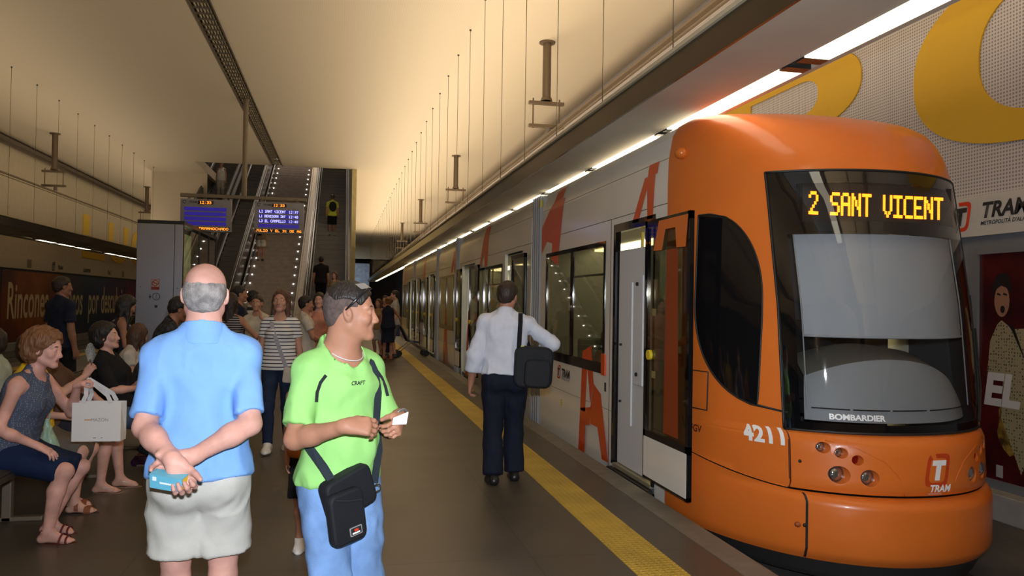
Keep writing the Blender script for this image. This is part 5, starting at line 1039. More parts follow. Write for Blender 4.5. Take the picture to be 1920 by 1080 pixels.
mi_ = MB(); mi_.box(SX + .03, SX + .10, 6.62, 7.34, 0.04, 2.12); bulk = tpart(mi_, 'entrance_panel', m_intw, bevel=.01); tpart(MB().box(SX + .015, SX + .032, 6.68, 6.90, .85, 1.86).box(SX + .015, SX + .032, 6.95, 7.03, .45, 1.8), 'panel_ledge', m_intw, bulk, bevel=.006); tpart(MB().cyl((SX, 6.80, 1.78), (SX + .02, 6.80, 1.78), .018).cyl((SX, 6.80, .95), (SX + .02, 6.80, .95), .018).cyl((SX + .01, 7.25, 1.2), (SX + .03, 7.25, 1.2), .012).cyl((SX + .01, 7.25, .65), (SX + .03, 7.25, .65), .012), 'screw', m_rub, bulk)
tpart(MB().box(SX - .01, SX + .25, 6.40, 7.36, .0, .035), 'door_sill', mat('sill_metal', (.42, .38, .26), .4, .5)); tpart(MB().box(2.60, SX, 6.36, 7.42, -.14, -.01), 'step_box', m_rub)
hd_ = tpart(MB().box(SX - .02, SX - .004, 7.60, 7.72, .86, 1.08), 'door_handle', m_dkor, bevel=.004)
for z in (.70,): tpart(MB().box(SX - .006, SX, 7.60, 7.64, z, z + .09), 'lock', m_rub)
tpart(MB().box(SX - .003, SX, 7.50, 7.508, -.1, 2.44), 'panel_joint', m_rub)
# lettering and giant letter A graphics
def tram_flat(name, poly, m, holes=None, lift=.004):
    bm = bmesh.new(); bm.faces.new([bm.verts.new((y, z, 0)) for y, z in poly]); bm.normal_update(); bmesh.ops.triangulate(bm, faces=bm.faces[:])
    for z in (2.6, 2.7, 2.8, 2.9, 3.0, 3.04): bmesh.ops.bisect_plane(bm, geom=bm.verts[:] + bm.edges[:] + bm.faces[:], plane_co=(0, z, 0), plane_no=(0, 1, 0))
    mb = MB(); bm.verts.index_update(); mb.add([side(v.co.x, v.co.y, lift) for v in bm.verts], [tuple(v.index for v in f.verts) for f in bm.faces]); bm.free(); return tpart(mb, name, m, recalc=False)
tram_flat('letter_graphic', [(6.53, 2.83), (6.30, 2.83), (6.33, 2.73), (6.55, 2.73)], m_dkor)
tram_flat('letter_graphic', [(6.62, 2.73), (6.38, 2.73), (6.42, 2.35), (6.55, 2.35), (6.56, 2.62), (6.76, 2.35), (6.92, 2.35)], m_dkor)
tram_flat('letter_graphic', [(9.62, 3.04), (9.27, 3.04), (9.36, 2.90), (9.75, 2.90)], m_dkor)
tram_flat('letter_graphic', [(9.75, 2.90), (9.24, 2.89), (9.49, 2.06), (9.80, 2.15), (9.76, 2.36), (10.02, 2.40), (10.3, 2.25), (10.3, 2.60)], m_dkor)
tram_flat('letter_graphic', [(8.40, 1.06), (8.09, 1.14), (7.99, .74), (8.10, .52), (8.22, .9), (8.28, .40), (8.46, .40)], m_dkor); tram_flat('letter_graphic', [(7.99, .74), (7.76, .66), (7.50, .0), (7.70, .0), (7.85, .30), (8.08, .30), (8.10, .46)], m_dkor)
tram_flat('letter_graphic', [(8.46, .42), (8.08, .48), (8.10, .28), (8.26, .26), (8.29, -.06), (8.54, -.07)], m_dkor)
emf = lambda u, v, d: tuple(Vector(side(9.36 - u, .745 + v, d)) - TR); emblem('e', emf, .17, tram, mat('emblem_red', (.50, .03, .01), .4), m_ink)
for t, sz, z, of in (('TRAM', .135, .70, .006), ("METROPOLITÀ D'ALACANT", .030, .665, 0)):
    o = text_on('lettering', t, m_ink, Vector(side(9.24, z, .004)) - TR, (0, -1, 0), (0, 0, 1), sz, tram, off=of, shear=.15, sx=.95)
for k in range(3): tpart(MB().box(SX - .004, SX, 9.20, 9.27, .40 - k * .03, .418 - k * .03), 'fleet_mark', mat('lime_mark', (.6, .6, .05), .5))
# gangways, further modules
def gangway(y0, y1):
    mb = MB(); n = int((y1 - y0) / .055)
    for k in range(n):
        y = y0 + (y1 - y0) * (k + .1) / n; e = .02 if k % 2 else -.01; mb.box(SX + .01 - e, XC + 1.16 + e, y, y + (y1 - y0) / n * .8, -.08, 3.04 + e)
    tpart(mb, 'gangway_bellows', m_sil)
gangway(10.34, 10.88)
tpart(MB().box(SX - .005, SX + .04, 10.40, 10.52, 2.9, 3.0), 'marker', mat('button_yellow', (.75, .55, .03), .4))
module(10.9, 17.9, [(11.45, 12.75), (15.75, 17.45)], [(12.95, 15.45)], 1)
module(18.5, 21.8, [], [(18.75, 21.5)], 2); gangway(17.92, 18.48); gangway(21.82, 22.3)
module(22.3, 29.0, [(22.9, 24.3), (27.0, 28.5)], [(24.5, 26.8)], 3); gangway(29.02, 29.5); module(29.5, 35.0, [(29.8, 30.9)], [(31.1, 34.6)], 4)
for a, b_ in ((11.0, 11.9), (14.95, 16.0), (17.2, 17.85), (22.35, 23.2), (24.1, 24.9), (26.4, 27.3), (28.3, 28.95), (30.7, 31.5)): leaf(a, b_, 2.575)
for y in (12.55, 17.0, 24.0, 28.2): tpart(MB().box(SX + .05, SX + .5, y, y + .05, .05, 2.2), 'entrance_panel', m_intw)
for y in (14.3, 18.4, 25.4, 33.0): tram_flat('letter_graphic', [(y + .35, 3.0), (y - .1, 3.0), (y + .05, 2.25), (y + .35, 2.27), (y + .4, 2.55), (y + .62, 2.30), (y + .9, 2.27)], m_dkor)
for y in (20.0, 16.2, 27.2): tram_flat('letter_graphic', [(y + .3, 1.4), (y, 1.4), (y - .3, .0), (y, .0), (y + .12, .7), (y + .3, .0), (y + .6, .0)], m_dkor)
tpart(MB().box(SX - .2, SX, 10.9, 10.92, .6, .62), 'coupling_cap', m_rub)
tpart(MB().box(XC - 1.0, XC + 1.0, 6.2, 35.0, -.26, -.11), 'underframe', m_rub)
mb = MB(); 
for y in (6.0, 7.6, 16, 19.6, 31): 
    for x in (3.36, 4.36): mb.cyl((x - .06, y, -.02), (x + .06, y, -.02), .24, n=20)
tpart(mb, 'wheels', m_rub)
# ------------------------------------------------------------------ escalators and stairs
TAN = 0.52; EY = 25.0
m_bal = mat('balustrade_dark', (0.05, 0.045, 0.04), 0.3, 0.3); m_hr = mat('handrail_rubber', (0.012, 0.012, 0.012), 0.35); m_step = mat('escalator_step', (0.17, 0.15, 0.12), 0.45, 0.4); m_edge = mat('step_edge_light', (0.36, 0.31, 0.22), 0.5, 0.2)
m_side = mat('cream_cladding', (0.40, 0.33, 0.18), 0.5, var=0.1)
zat = lambda y: max(0.0, (y - EY) * TAN)
def escalator(x0, x1, label, n=44, cream=False):
    r = empty('escalator', ((x0 + x1) / 2, EY, 0), 0, label, 'escalator'); c = (x0 + x1) / 2; w = (x1 - x0) / 2; yE = EY + n * .4; zE = n * .4 * TAN
    for q in (-1, 1):
        a, b_ = sorted((q * w, q * (w - .16))); MB().prism([(-1.2, 0), (-1.2, .86), (-1.0, .98), (-0.1, .98), (n * .4, zE + .98), (n * .4, zE - .6), (1.0, 0)], 'x', a, b_).build('balustrade', m_bal, r)
        MB().tube([(q * (w - .08), -1.25, .55), (q * (w - .08), -1.27, .85), (q * (w - .08), -1.05, 1.02), (q * (w - .08), -.1, 1.02), (q * (w - .08), n * .4, zE + 1.02)], .035, 8).build('handrail', m_hr, r, smooth=True)
        MB().prism([(0, .16), (n * .4, zE + .16), (n * .4, zE + .24), (0, .24)], 'x', *sorted((q * (w - .16), q * (w - .19)))).build('skirt_strip', m_bal, r)
    st = MB(); ed = MB()
    for k in range(n):
        y = k * .4; z = (k + 1) * .4 * TAN; st.prism([(y + .02, z - .25), (y, z - .01), (y + .02, z), (y + .4, z), (y + .4, z - .25)], 'x', -w + .19, w - .19); ed.box(-w + .19, w - .19, y - .002, y + .035, z - .001, z + .004)
        for j in range(0): pass
    sp = st.build('moving_steps', m_step, r); ed.build('step_edges', m_edge, sp)
    MB().box(-w + .16, w - .16, -1.2, 0.02, 0, .02).build('landing_plate', mat('comb_plate', (.3, .28, .22), .4, .6), r)
    MB().prism([(0.9, 0), (n * .4, zE - .25 - .35), (n * .4, 0)], 'x', -w + .02, w - .02).build('truss', m_well, r) if False else None
    return r
escalator(-1.22, 0.32, 'right-hand escalator with the person in a yellow top riding up', 48)
escalator(-4.58, -3.42, 'escalator just left of the lit staircase, behind the display boards', 48)
escalator(-5.92, -4.62, 'leftmost escalator carrying the person in white near the ceiling opening', 48)
r = empty('staircase', (-2.42, EY + .6, 0), 0, 'grey staircase with rows of small white lights between the escalators', 'stairs')
m_st = mat('stair_stone', (0.34, 0.30, 0.28), 0.55, var=0.1); m_nose = mat('stair_nosing', (0.55, 0.50, 0.45), 0.5)
st = MB(); ns = MB(); N_ = 56; W_ = 0.90
for k in range(N_):
    y = k * .32; z = (k + 1) * .32 * TAN; st.prism([(y, z - .19), (y, z), (y + .325, z), (y + .325, z - .19)], 'x', -W_, W_); ns.box(-W_, W_, y - .003, y + .03, z - .001, z + .003)
sb = st.build('steps', m_st, r); ns.build('step_nosing', m_nose, sb)
for q in (-1, 1): MB().prism([(-.4, 0), (-.4, .25), (0, .45), (N_ * .32, N_ * .32 * TAN + .45), (N_ * .32, N_ * .32 * TAN - .5), (.6, 0)], 'x', *sorted((q * W_, q * (W_ + .05)))).build('stringer', m_side if q > 0 else m_bal, r)
m_led = mat('stair_led', (1, 1, 1), emis=(1.0, .95, .85), es=9)
for q in (-1, 1):
    for k in range(54):
        if k % 2: continue
        MB().sphere((q * .72 - (.06 if q < 0 else .0), k * .32 - .012, (k + 1) * .32 * TAN - .045), .017, 8, 6).build('step_light', m_led, r)
o = MB().prism([(EY + .6, 0), (EY + .6, .6), (EY + 19, 19 * TAN + .1), (EY + 19, 19 * TAN - 1.2), (EY + 3, 0)], 'x', -1.45, -1.26).build('stair_partition', m_side); tag(o, 'cream sloping partition between the staircase and the right-hand escalator', 'partition')
for y in (39.5, 47): 
    o = area('stairwell_fill', (-2.6, y, 14.5), (0, 0, 0), 4, 2, 260, (1.0, .80, .62))  # added unseen lamps high in the well, brightening the stairs
# ------------------------------------------------------------------ steel lift / service block
r = empty('steel_lift', (-4.0, 18.8, 0), 0, 'tall brushed steel lift column with a no smoking sign and round button', 'lift')
m_steel = mat('brushed_steel', (0.36, 0.37, 0.42), 0.34, 0.85, var=0.05, vscale=0.7); nt, b = nodes_of(m_steel); b.inputs['Anisotropic'].default_value = 0.6
MB().box(-.46, .32, -.02, .04, 0, 3.22).build('front_panel', m_steel, r, bevel=.01); MB().box(.325, .50, -.02, .04, 0, 3.22).build('corner_panel', m_steel, r, bevel=.01); MB().box(-.46, -.42, .04, 4.8, 0, 3.22).build('left_wall', m_steel, r); MB().box(-.46, .52, .0, 4.85, 3.22, 3.30).build('roof', mat('roof_black', (.02, .02, .02), .4), r)
MB().box(-.4, .4, 4.75, 4.85, 0, 3.2).build('rear_wall', m_bk, r)
MB().box(-.14, .03, -.026, -.018, 1.74, 1.98).build('sign_plate', mat('sign_red', (.30, .035, .03), .5), r); sg = MB().box(-.13, .02, -.029, -.024, 1.81, 1.97).build('sign_field', mat('sign_pale', (.6, .52, .5), .5), r)
rg = MB(); rg.tube([(-.055 + .062 * math.cos(t * PI / 12), -.031, 1.89 + .062 * math.sin(t * PI / 12)) for t in range(25)], .008, 6); rg.box(-.1, -.015, -.032, -.028, 1.882, 1.898); rg.build('no_smoking_ring', MATS['sign_red'], sg); 
MB().tube([(-.1, -.031, 1.93), (-.01, -.031, 1.85)], .007, 6).build('no_smoking_bar', MATS['sign_red'], sg)
bt = MB(); bt.tube([(-.03 + .075 * math.cos(t * PI / 12), -.026, 1.59 + .075 * math.sin(t * PI / 12)) for t in range(25)], .006, 6); bt.box(-.034, -.026, -.03, -.022, 1.54, 1.64); bt.build('round_button', mat('dark_steel', (.08, .08, .09), .4, .8), r)
for q, z, rr in ((-.16, 1.585, .022), (-.16, 1.63, .01), (-.16, 1.54, .01), (-.36, 1.8, .01), (.41, 1.78, .01)): MB().cyl((q, -.03, z), (q, -.018, z), rr).build('key_hole', m_rub, r)
MB().box(-.06, .0, -.024, -.019, 1.34, 1.40).build('pictogram', MATS['dark_steel'], r)
for k, (a, c) in enumerate(((.06, 2.05), (2.15, 3.5), (3.6, 4.7))): MB().box(.485, .495, a, c, .25, 3.15).build('glass_pane', glass('lift_glass', (.7, .7, .6), .06), r)
for y in (.04, 2.08, 3.53, 4.73): MB().box(.46, .51, y - .035, y + .05, 0, 3.22).build('mullion', m_rub, r)
m_pan = mat('lit_panel', (.4, .35, .15), 0.5); nt, b = nodes_of(m_pan); tc = nt.nodes.new('ShaderNodeTexCoord'); mp = nt.nodes.new('ShaderNodeMapping'); mp.inputs['Scale'].default_value = (1, 3.0, .8); nz = nt.nodes.new('ShaderNodeTexNoise'); nz.inputs['Scale'].default_value = 1.4; nz.inputs['Detail'].default_value = 3; cr = nt.nodes.new('ShaderNodeValToRGB')
nt.links.new(tc.outputs['Object'], mp.inputs[0]); nt.links.new(mp.outputs[0], nz.inputs['Vector']); nt.links.new(nz.outputs['Fac'], cr.inputs['Fac']); E_ = cr.color_ramp.elements; E_[0].position = .3; E_[0].color = (.10, .09, .03, 1); E_[1].position = .72; E_[1].color = (.55, .18, .05, 1)
for p, c in ((.42, (.36, .32, .12)), (.5, (.20, .36, .30)), (.58, (.60, .52, .22))):
    e = E_.new(p); e.color = (*c, 1)
nt.links.new(cr.outputs['Color'], b.inputs['Base Color']); nt.links.new(cr.outputs['Color'], b.inputs['Emission Color']); b.inputs['Emission Strength'].default_value = 0.8
MB().box(.30, .32, .1, 2.0, .3, 3.1).build('lit_poster', m_pan, r); MB().box(.30, .32, 2.2, 3.4, .3, 2.3).build('lit_poster', mat('screen_red_white', (.7, .5, .4), .5, emis=(.9, .55, .4), es=.5, var=.5, vscale=4), r); MB().box(.28, .30, 3.6, 4.7, .3, 3.1).build('dark_panel', m_bal, r)
# ------------------------------------------------------------------ hanging display boards
r = empty('display_hanger', (-2.53, 21.5, 4.2), 0, 'grey pole and crossbar hanging from the ceiling slot, carrying the display boards', 'hanger'); m_hg = mat('hanger_grey', (.20, .16, .11), .5, .3)
MB().cyl((0, 0, 2.6), (0, 0, .04), .065, n=16).build('pole', m_hg, r, auto=True); MB().box(-1.56, 1.58, -.05, .05, -.03, .06).build('crossbar', m_hg, r, bevel=.008); 
for x in (-1.35, -.5, .45, 1.35): MB().box(x - .03, x + .03, -.03, .03, -.10, -.03).build('bracket', m_hg, r)
m_case = mat('display_case', (.27, .27, .30), .5); m_blue = mat('blue_led_row', (.03, .02, .25), .4, emis=(.05, .03, .75), es=.2); m_wl = mat('white_led', (1, 1, 1), emis=(.62, .62, 1.0), es=1.6); m_al = mat('amber_led_small', (1, .4, .05), emis=(1, .28, .03), es=2.2); m_lbk = mat('led_black', (.012, .01, .01), .5)
def led_text(txt, x0, z0, w, h, m, name, par, y=-.118, fat=.92):
    cells, n = led_cells(txt); mb = MB(); pw = w / n; ph = h / 7
    for cx, cy in cells: mb.box(x0 + cx * pw, x0 + (cx + fat) * pw, y - .002, y, z0 + cy * ph, z0 + (cy + fat) * ph)
    return mb.build(name, m, par)
def board(x, label, rows, ticker):
    r = empty('display_board', (x, 21.5, 3.285), 0, label, 'display board'); MB().box(0, 1.24, -.10, .10, 0, .83).build('case', m_case, r, bevel=.012)
    text_on('lettering', 'TRAM', m_ink, (.20, -.104, .725), (1, 0, 0), (0, 0, 1), .075, r, off=.001, shear=.2); MB().tube([(.10 + .04 * math.cos(t * PI / 8), -.104, .75 + .04 * math.sin(t * PI / 8)) for t in range(15)], .007, 6).build('emblem_frame', m_ink, r)
    MB().box(.42, .80, -.106, -.10, .70, .79).build('clock_field', m_lbk, r); led_text('12:33', .47, .712, .28, .066, m_al, 'clock_digits', r)
    text_on('lettering', 'DESTINO', m_ink, (.45, -.104, .655), (1, 0, 0), (0, 0, 1), .028, r); text_on('lettering', 'HORA', m_ink, (.95, -.104, .655), (1, 0, 0), (0, 0, 1), .028, r)
    for k in range(4):
        z = .535 - k * .125; MB().box(.10, 1.12, -.112, -.10, z, z + .085).build('led_row', m_blue, r)
        if rows and k < len(rows) and rows[k]: led_text(rows[k][0], .12, z + .008, .66, .068, m_wl, 'row_text', r, fat=.85); led_text(rows[k][1], .86, z + .008, .24, .068, m_wl, 'row_text', r, fat=.85)
    MB().box(.03, 1.21, -.112, -.10, .035, .115).build('ticker_field', m_lbk, r); led_text(ticker[0], ticker[1], .043, ticker[2], .062, m_al, 'ticker_text', r)
board(-4.07, 'left hanging display board with four blank blue rows and an orange ticker', None, ('TRAMNOCHADO', .46, .72)); board(-2.25, 'right hanging display board listing SANT VICENT, BENIDORM and EL CAMPELLO', [('L2 SANT VICENT', '12:37'), ('L1 BENIDORM INT', '12:40'), ('L3 EL CAMPELLO', '12:48'), None], ('JULIO Y EL 31 DE AG', .04, 1.15))
# ------------------------------------------------------------------ benches
m_bench = mat('perforated_bench', (.05, .045, .04), .4, .6); nt, b = nodes_of(m_bench); tc = nt.nodes.new('ShaderNodeTexCoord'); v = nt.nodes.new('ShaderNodeTexVoronoi'); v.inputs['Scale'].default_value = 40; v.inputs['Randomness'].default_value = 0; nt.links.new(tc.outputs['Object'], v.inputs['Vector'])
g = math_node(nt, 'LESS_THAN', v.outputs['Distance'], .26); mx = nt.nodes.new('ShaderNodeMix'); mx.data_type = 'RGBA'; mx.inputs['A'].default_value = (.14, .12, .09, 1); mx.inputs['B'].default_value = (.005, .005, .005, 1); nt.links.new(g, mx.inputs['Factor']); nt.links.new(mx.outputs['Result'], b.inputs['Base Color'])
def bench(x, y, L, label):
    r = empty('bench', (x, y, 0), 0, label, 'bench'); prof = [(.28, .455), (.27, .485), (.20, .495), (-.05, .49), (-.19, .48), (-.21, .46)]
    MB().prism([(a, z) for a, z in prof] + [(a, z - .02) for a, z in reversed(prof)], 'y', 0, L).build('seat', m_bench, r, bevel=.004)
    MB().prism([(-.24, .50), (-.33, .80), (-.345, .80), (-.26, .50)], 'y', 0, L).build('backrest', m_bench, r)
    k = 0
    while k < L:
        MB().box(-.02, .04, k + .1, k + .16, 0, .47).box(-.22, .24, k + .1, k + .16, .0, .03).build('leg', m_hg, r, bevel=.005); MB().tube([(-.2, k + .13, .42), (-.29, k + .13, .78)], .018, 8).build('bracket', m_hg, r); k += 1.35
    return r
bench(-2.28, 4.7, 4.75, 'dark perforated metal bench under the seated women on the left')
b2 = bench(-3.02, 9.4, 3.6, 'second dark bench back to back with the first, farther from the tram'); b2.rotation_euler.z = PI
# ------------------------------------------------------------------ the people
SK1 = skin('skin_fair', (.56, .31, .24)); SK2 = skin('skin_tan', (.36, .17, .105)); SK3 = skin('skin_medium', (.42, .215, .14)); SK4 = skin('skin_brown', (.27, .13, .08)); SKP = skin('skin_pink', (.60, .32, .26), .18)
LIP = mat('lip_rose', (.36, .12, .10), .45); LIPD = mat('lip_brown', (.24, .09, .07), .45)
HB = hairm('hair_black', (.012, .010, .009)); HD = hairm('hair_dark_brown', (.030, .018, .012)); HR = hairm('hair_auburn', (.17, .075, .032)); HG = hairm('hair_grey', (.30, .28, .27)); HBR = hairm('hair_brown', (.065, .032, .018))
WHC = cloth('white_cotton', (.66, .65, .62)); BKC = cloth('black_cloth', (.010, .010, .012)); NAVY = cloth('navy_cloth', (.012, .016, .035)); JEAN = cloth('blue_jeans', (.17, .30, .56), var=.22, vscale=7, bscale=260); DJEAN = cloth('dark_jeans', (.014, .024, .055), var=.2)
SHW = mat('shoe_white', (.70, .69, .67), .5); SHB = mat('shoe_black', (.012, .012, .012), .35); SHBR = mat('leather_red_brown', (.16, .035, .02), .45); SHT = mat('leather_tan', (.24, .075, .03), .45)
def strap(root, name, pts, nrm, wd, m, th=.004): return MB().ribbon(pts, nrm, wd, th).build(name, m, root, smooth=False)
def world(root, p): return root.matrix_basis @ Vector(p)
# --- man in the blue polo shirt, back to the camera, hands clasped behind him holding a small book
r1, J = person('stout grey-haired man in blue polo and beige shorts, back turned, hands clasped behind', (-.53, 3.30, 0), 5, SKP, h=.009, hf=.0042, hh=.0036, H=1.72, bulk=1.0, belly=.055, lean=0, shw=.88, neckw=1.12, hipw=1.04, head=(0, 2, 1),
               armR=dict(up=(.10, -.46, -.85), fo=(-.76, -.46, -.36), hd=(-.92, -.08, -.36), hn=(0, -1, -.3), ts=-1, curl=32, thumb=10, hs=1.05), armL=dict(up=(-.10, -.46, -.85), fo=(.46, -.72, -.36), hd=(.34, -.16, -.75), hn=(0, -1, .1), ts=1, curl=62, thumb=30, hs=1.05), footR=-12, footL=12, faceon=True)
m_polo = cloth('polo_blue', (.20, .40, .82), bump=.15, bscale=600, var=.03)
tp = top(r1, J, m_polo, .009, 'polo_shirt', sleeve=.86, hem=-.015, ease=.012, flare=.010, sflare=0, amp=.009, seed=3)
nb, T, s = J['nb'], J['T'], J['s']; hc = J['hc']
sdf_obj('collar', [cone(T(0, -.012, .492), T(0, -.008, .575), .102 * s, .084 * s, k=.01, caps=[(T(0, -.04, .580), _n([0, .28, 1])), (T(0, 0, .498), _n([0, 0, -1]))]), cone(T(0, -.012, .44), T(0, -.006, .68), .079 * s, .074 * s, op='-', k=.003), ell(T(0, .12, .55), (.04, .06, .09), op='-', k=.01)], .005, m_polo, tp)
pt = pants(r1, J, cloth('shorts_beige', (.50, .49, .45), var=.04), .009, 'shorts', frac=.35, ease=.011, flare=.026, amp=.013, seed=8)
hair(r1, J, mat('hair_grey_short', (.27, .25, .24), .9, bump=.6, bscale=220, var=.35, vscale=30), .005, 'bald', amp=.0015)
for q in 'RL': shoe(r1, J, q, 'shoe', SHBR)
bk = J['wrR'] * .5 + J['wrL'] * .5
o = empty('book', world(r1, (bk[0] - .035, bk[1] - .055, bk[2] - .060)), math.radians(-14), 'thick little book with turquoise cover held behind the back of the man in blue polo', 'book'); o.rotation_euler = (0.25, 0.12, math.radians(-20))
MB().box(-.062, .058, -.020, .020, -.026, -.0235).box(-.062, .058, -.020, .020, .0235, .026).box(-.065, -.060, -.020, .020, -.026, .026).box(-.062, .058, -.0225, -.0195, -.026, .026).build('cover', mat('cover_turquoise', (.12, .42, .58), .35), o); MB().box(-.058, .056, -.019, .019, -.0233, .0233).build('pages', mat('page_edge_yellow', (.80, .50, .03), .6), o); MB().box(-.052, -.038, -.0235, -.0222, .004, .018).box(-.025, .03, -.0235, -.0222, -.004, .002).build('cover_print', mat('print_white', (.75, .8, .8), .5), o)
# --- man in the green shirt
r2, J = person('man in bright green sports shirt and light jeans, sunglasses on head, looking right', (.012, 3.32, 0), 214, SK2, h=.009, hf=.0032, hh=.0032, H=1.65, bulk=.92, belly=.035, neckw=1.28, neck_fwd=.035, lean=-1, lipcol=LIPD, head=(50, 0, 0), twist=2, shw=.90,
               armR=dict(w=(.16, .27, 1.19), pole=(.6, -.3, -1.2), hd=(-.86, .50, -.04), hn=(-.3, -.75, -.55), ts=-1, curl=34, thumb=35), armL=dict(w=(-.095, .28, 1.205), pole=(-.45, -.3, -1.0), hd=(.62, .60, -.40), hn=(.5, -.7, -.2), ts=1, curl=52, thumb=35), footR=-8, footL=10)
m_gr = cloth('shirt_green', (.29, .60, .18), bump=.12, bscale=500, var=.03); tp = top(r2, J, m_gr, .008, 'sports_shirt', sleeve=.80, hem=-.03, ease=.012, flare=.020, amp=.010, vneck=.055, neckcut=.006, seed=11)
from mathutils.bvhtree import BVHTree
def bvh_of(*obs):
    vs = []; fs = []
    for o in obs:
        k = len(vs); vs += [v.co.copy() for v in o.data.vertices]; fs += [tuple(i + k for i in p.vertices) for p in o.data.polygons]
    return BVHTree.FromPolygons(vs, fs)
pants(r2, J, JEAN, .009, 'jeans', ease=.010, flare=.02, amp=.014, seed=5, top_z=.06); hair(r2, J, hairm('hair_black_short', (.018, .014, .012)), .0045, 'crop', amp=.0018, th=.008); hair(r2, J, mat('hair_faded_sides', (.075, .05, .042), .8, bump=.4, bscale=300, var=.3, vscale=60), .0045, 'short', amp=.0004, th=.0035, name='faded_hair')
for q in 'RL': shoe(r2, J, q, 'sneaker', SHW)
T, Rt, s, H_ = J['T'], J['Rt'], J['s'], J['h']
m_pip = mat('piping_black', (.012, .014, .02), .6)
SURF = bvh_of(tp)
def on_front(J, x, z, extra=.0, back=False):
    """point just outside the garment in front of (x, z), found by casting a ray at it"""
    d = -1 if back else 1; o_ = Vector(J['T'](x, d * .6, z)); dr = Vector(J['Rt'] @ np.array([0, -d, 0])); h = SURF.ray_cast(o_, dr)
    return (h[0] - dr * extra) if h[0] else Vector(J['T'](x, d * (.11 + extra), z))
for q in (1, -1): 
    P_ = [on_front(J, q * x, z, .001) for x, z in ((.135, .43), (.158, .40), (.172, .36), (.176, .32))]; MB().ribbon(P_, [J['Rt'] @ np.array([0, 1, 0])] * 4, .014, .003).build('shoulder_piping', m_pip, tp)
t_ = text_mesh('CRAFT', .022, .0006); M_ = Matrix.Identity(4); c0 = on_front(J, .045, .385, .004); rt = Vector(J['Rt'] @ np.array([-1.0, 0, 0])); up = Vector((0, 0, 1)); nn = rt.cross(up); t_.transform(Matrix(((rt.x, up.x, nn.x, c0[0]), (rt.y, up.y, nn.y, c0[1]), (rt.z, up.z, nn.z, c0[2]), (0, 0, 0, 1)))); t_.name = 'chest_lettering'; link_mesh('chest_lettering', t_, m_pip, tp)
sg = empty('sunglasses', (0, 0, 0), 0, 'wraparound sunglasses pushed up on the head of the man in green', 'sunglasses'); sg.matrix_world = r2.matrix_basis.copy()
for q in (-1, 1):
    MB().tube([H_(.083 * q, -.02, .005), H_(.088 * q, .01, .035), H_(.080 * q, .050, .078), H_(.062 * q, .075, .100)], [.004, .005, .0045, .004], 8).build('temple_arm', mat('frame_black', (.01, .01, .012), .15), sg, smooth=True)
    mb = MB(); mb.grid([[H_(q * (.010 + .056 * i / 6), .078 - .034 * (i / 6) ** 2 - .013 * j, .101 + .010 * j - .006 * (i / 6) ** 2) for i in range(7)] for j in (0, 1, 2)]); mb.build('lens', mat('mirror_lens', (.35, .45, .75), .05, 1.0), sg, smooth=True)
cn = MB(); cp = [T(.085 * math.cos(a) * 1.0, .012 + .085 * math.sin(a), .535 - .05 * max(0, math.sin(a))) for a in [PI * (-.1 + 1.2 * i / 24) for i in range(25)]]; cn.tube(cp, .0022, 6); cn.build('neck_chain', mat('chain_silver', (.55, .55, .55), .3), r2)
MB().tube([J['wrL'] + Vector(v) for v in [(.031 * math.cos(a), .012 + .012 * math.sin(a), .031 * math.sin(a)) for a in [2 * PI * i / 16 for i in range(17)]]], .006, 6).build('watch', mat('watch_grey', (.25, .25, .24), .3, .6), r2, smooth=True)
pm = (J['palmR'] + J['palmL']) / 2; o = empty('paper_ticket', world(r2, pm + np.array([-.055, .03, .02])), math.radians(204), 'small folded white paper ticket between the hands of the man in green', 'ticket'); mb = MB(); mb.add([(-.035, 0, -.015), (.028, .004, -.012), (.022, .0, .014), (-.040, .006, .034), (-.035, .003, -.015), (.028, .007, -.012), (.022, .003, .014), (-.040, .009, .034)], [(0, 1, 2, 3), (7, 6, 5, 4), (0, 4, 5, 1), (1, 5, 6, 2), (2, 6, 7, 3), (3, 7, 4, 0)]); mb.build('sheet', mat('paper_white', (.75, .75, .72), .7), o); 
# his shoulder bag
bagm = cloth('bag_black_nylon', (.012, .013, .016), rough=.6, bump=.15, bscale=400); bg = empty('shoulder_bag', world(r2, J['Pl'](0.085, .160, -.085)), math.radians(214), 'black nylon shoulder bag hanging at the hip of the man in green', 'bag')
def rbox(cx, cz, w_, h_, d_, y, rot, rr=.03): 
    pts = []
    for a0, sx_, sz_ in ((0, 1, 1), (90, -1, 1), (180, -1, -1), (270, 1, -1)):
        for k in range(5):
            a = math.radians(a0 + k * 22.5); pts.append((sx_ * (w_ / 2 - rr) + rr * math.cos(a), sz_ * (h_ / 2 - rr) + rr * math.sin(a)))
    c, s_ = math.cos(rot), math.sin(rot); return [(cx + x * c - z * s_, cz + x * s_ + z * c) for x, z in pts]
MB().prism(rbox(-.005, .035, .215, .165, 0, 0, -.33), 'y', -.02, .045).build('body', bagm, bg, bevel=.012); MB().prism(rbox(.030, -.045, .155, .205, 0, 0, -.16, .03), 'y', .03, .075).build('front_pouch', bagm, bg, bevel=.012)
MB().tube([(.095, .078, .03), (.04, .080, .02), (-.025, .078, .015)], .0035, 6).build('zip', m_pip, bg); lb = MB().prism(rbox(-.0, -.100, .055, .034, 0, 0, -.16, .004), 'y', .0755, .079).build('label', mat('label_silver', (.5, .5, .5), .3, .5), bg); MB().prism(rbox(-.0, -.100, .047, .027, 0, 0, -.16, .003), 'y', .0785, .0798).build('label_field', m_pip, lb); MB().prism(rbox(0, -.096, .018, .009, 0, 0, -.16, .002), 'y', .0795, .0806).build('label_mark', m_red, lb); MB().prism(rbox(0, -.107, .034, .006, 0, 0, -.16, .001), 'y', .0795, .0806).build('label_word', m_white, lb)
def loc(p): return (r2.matrix_basis @ Vector(p)); 
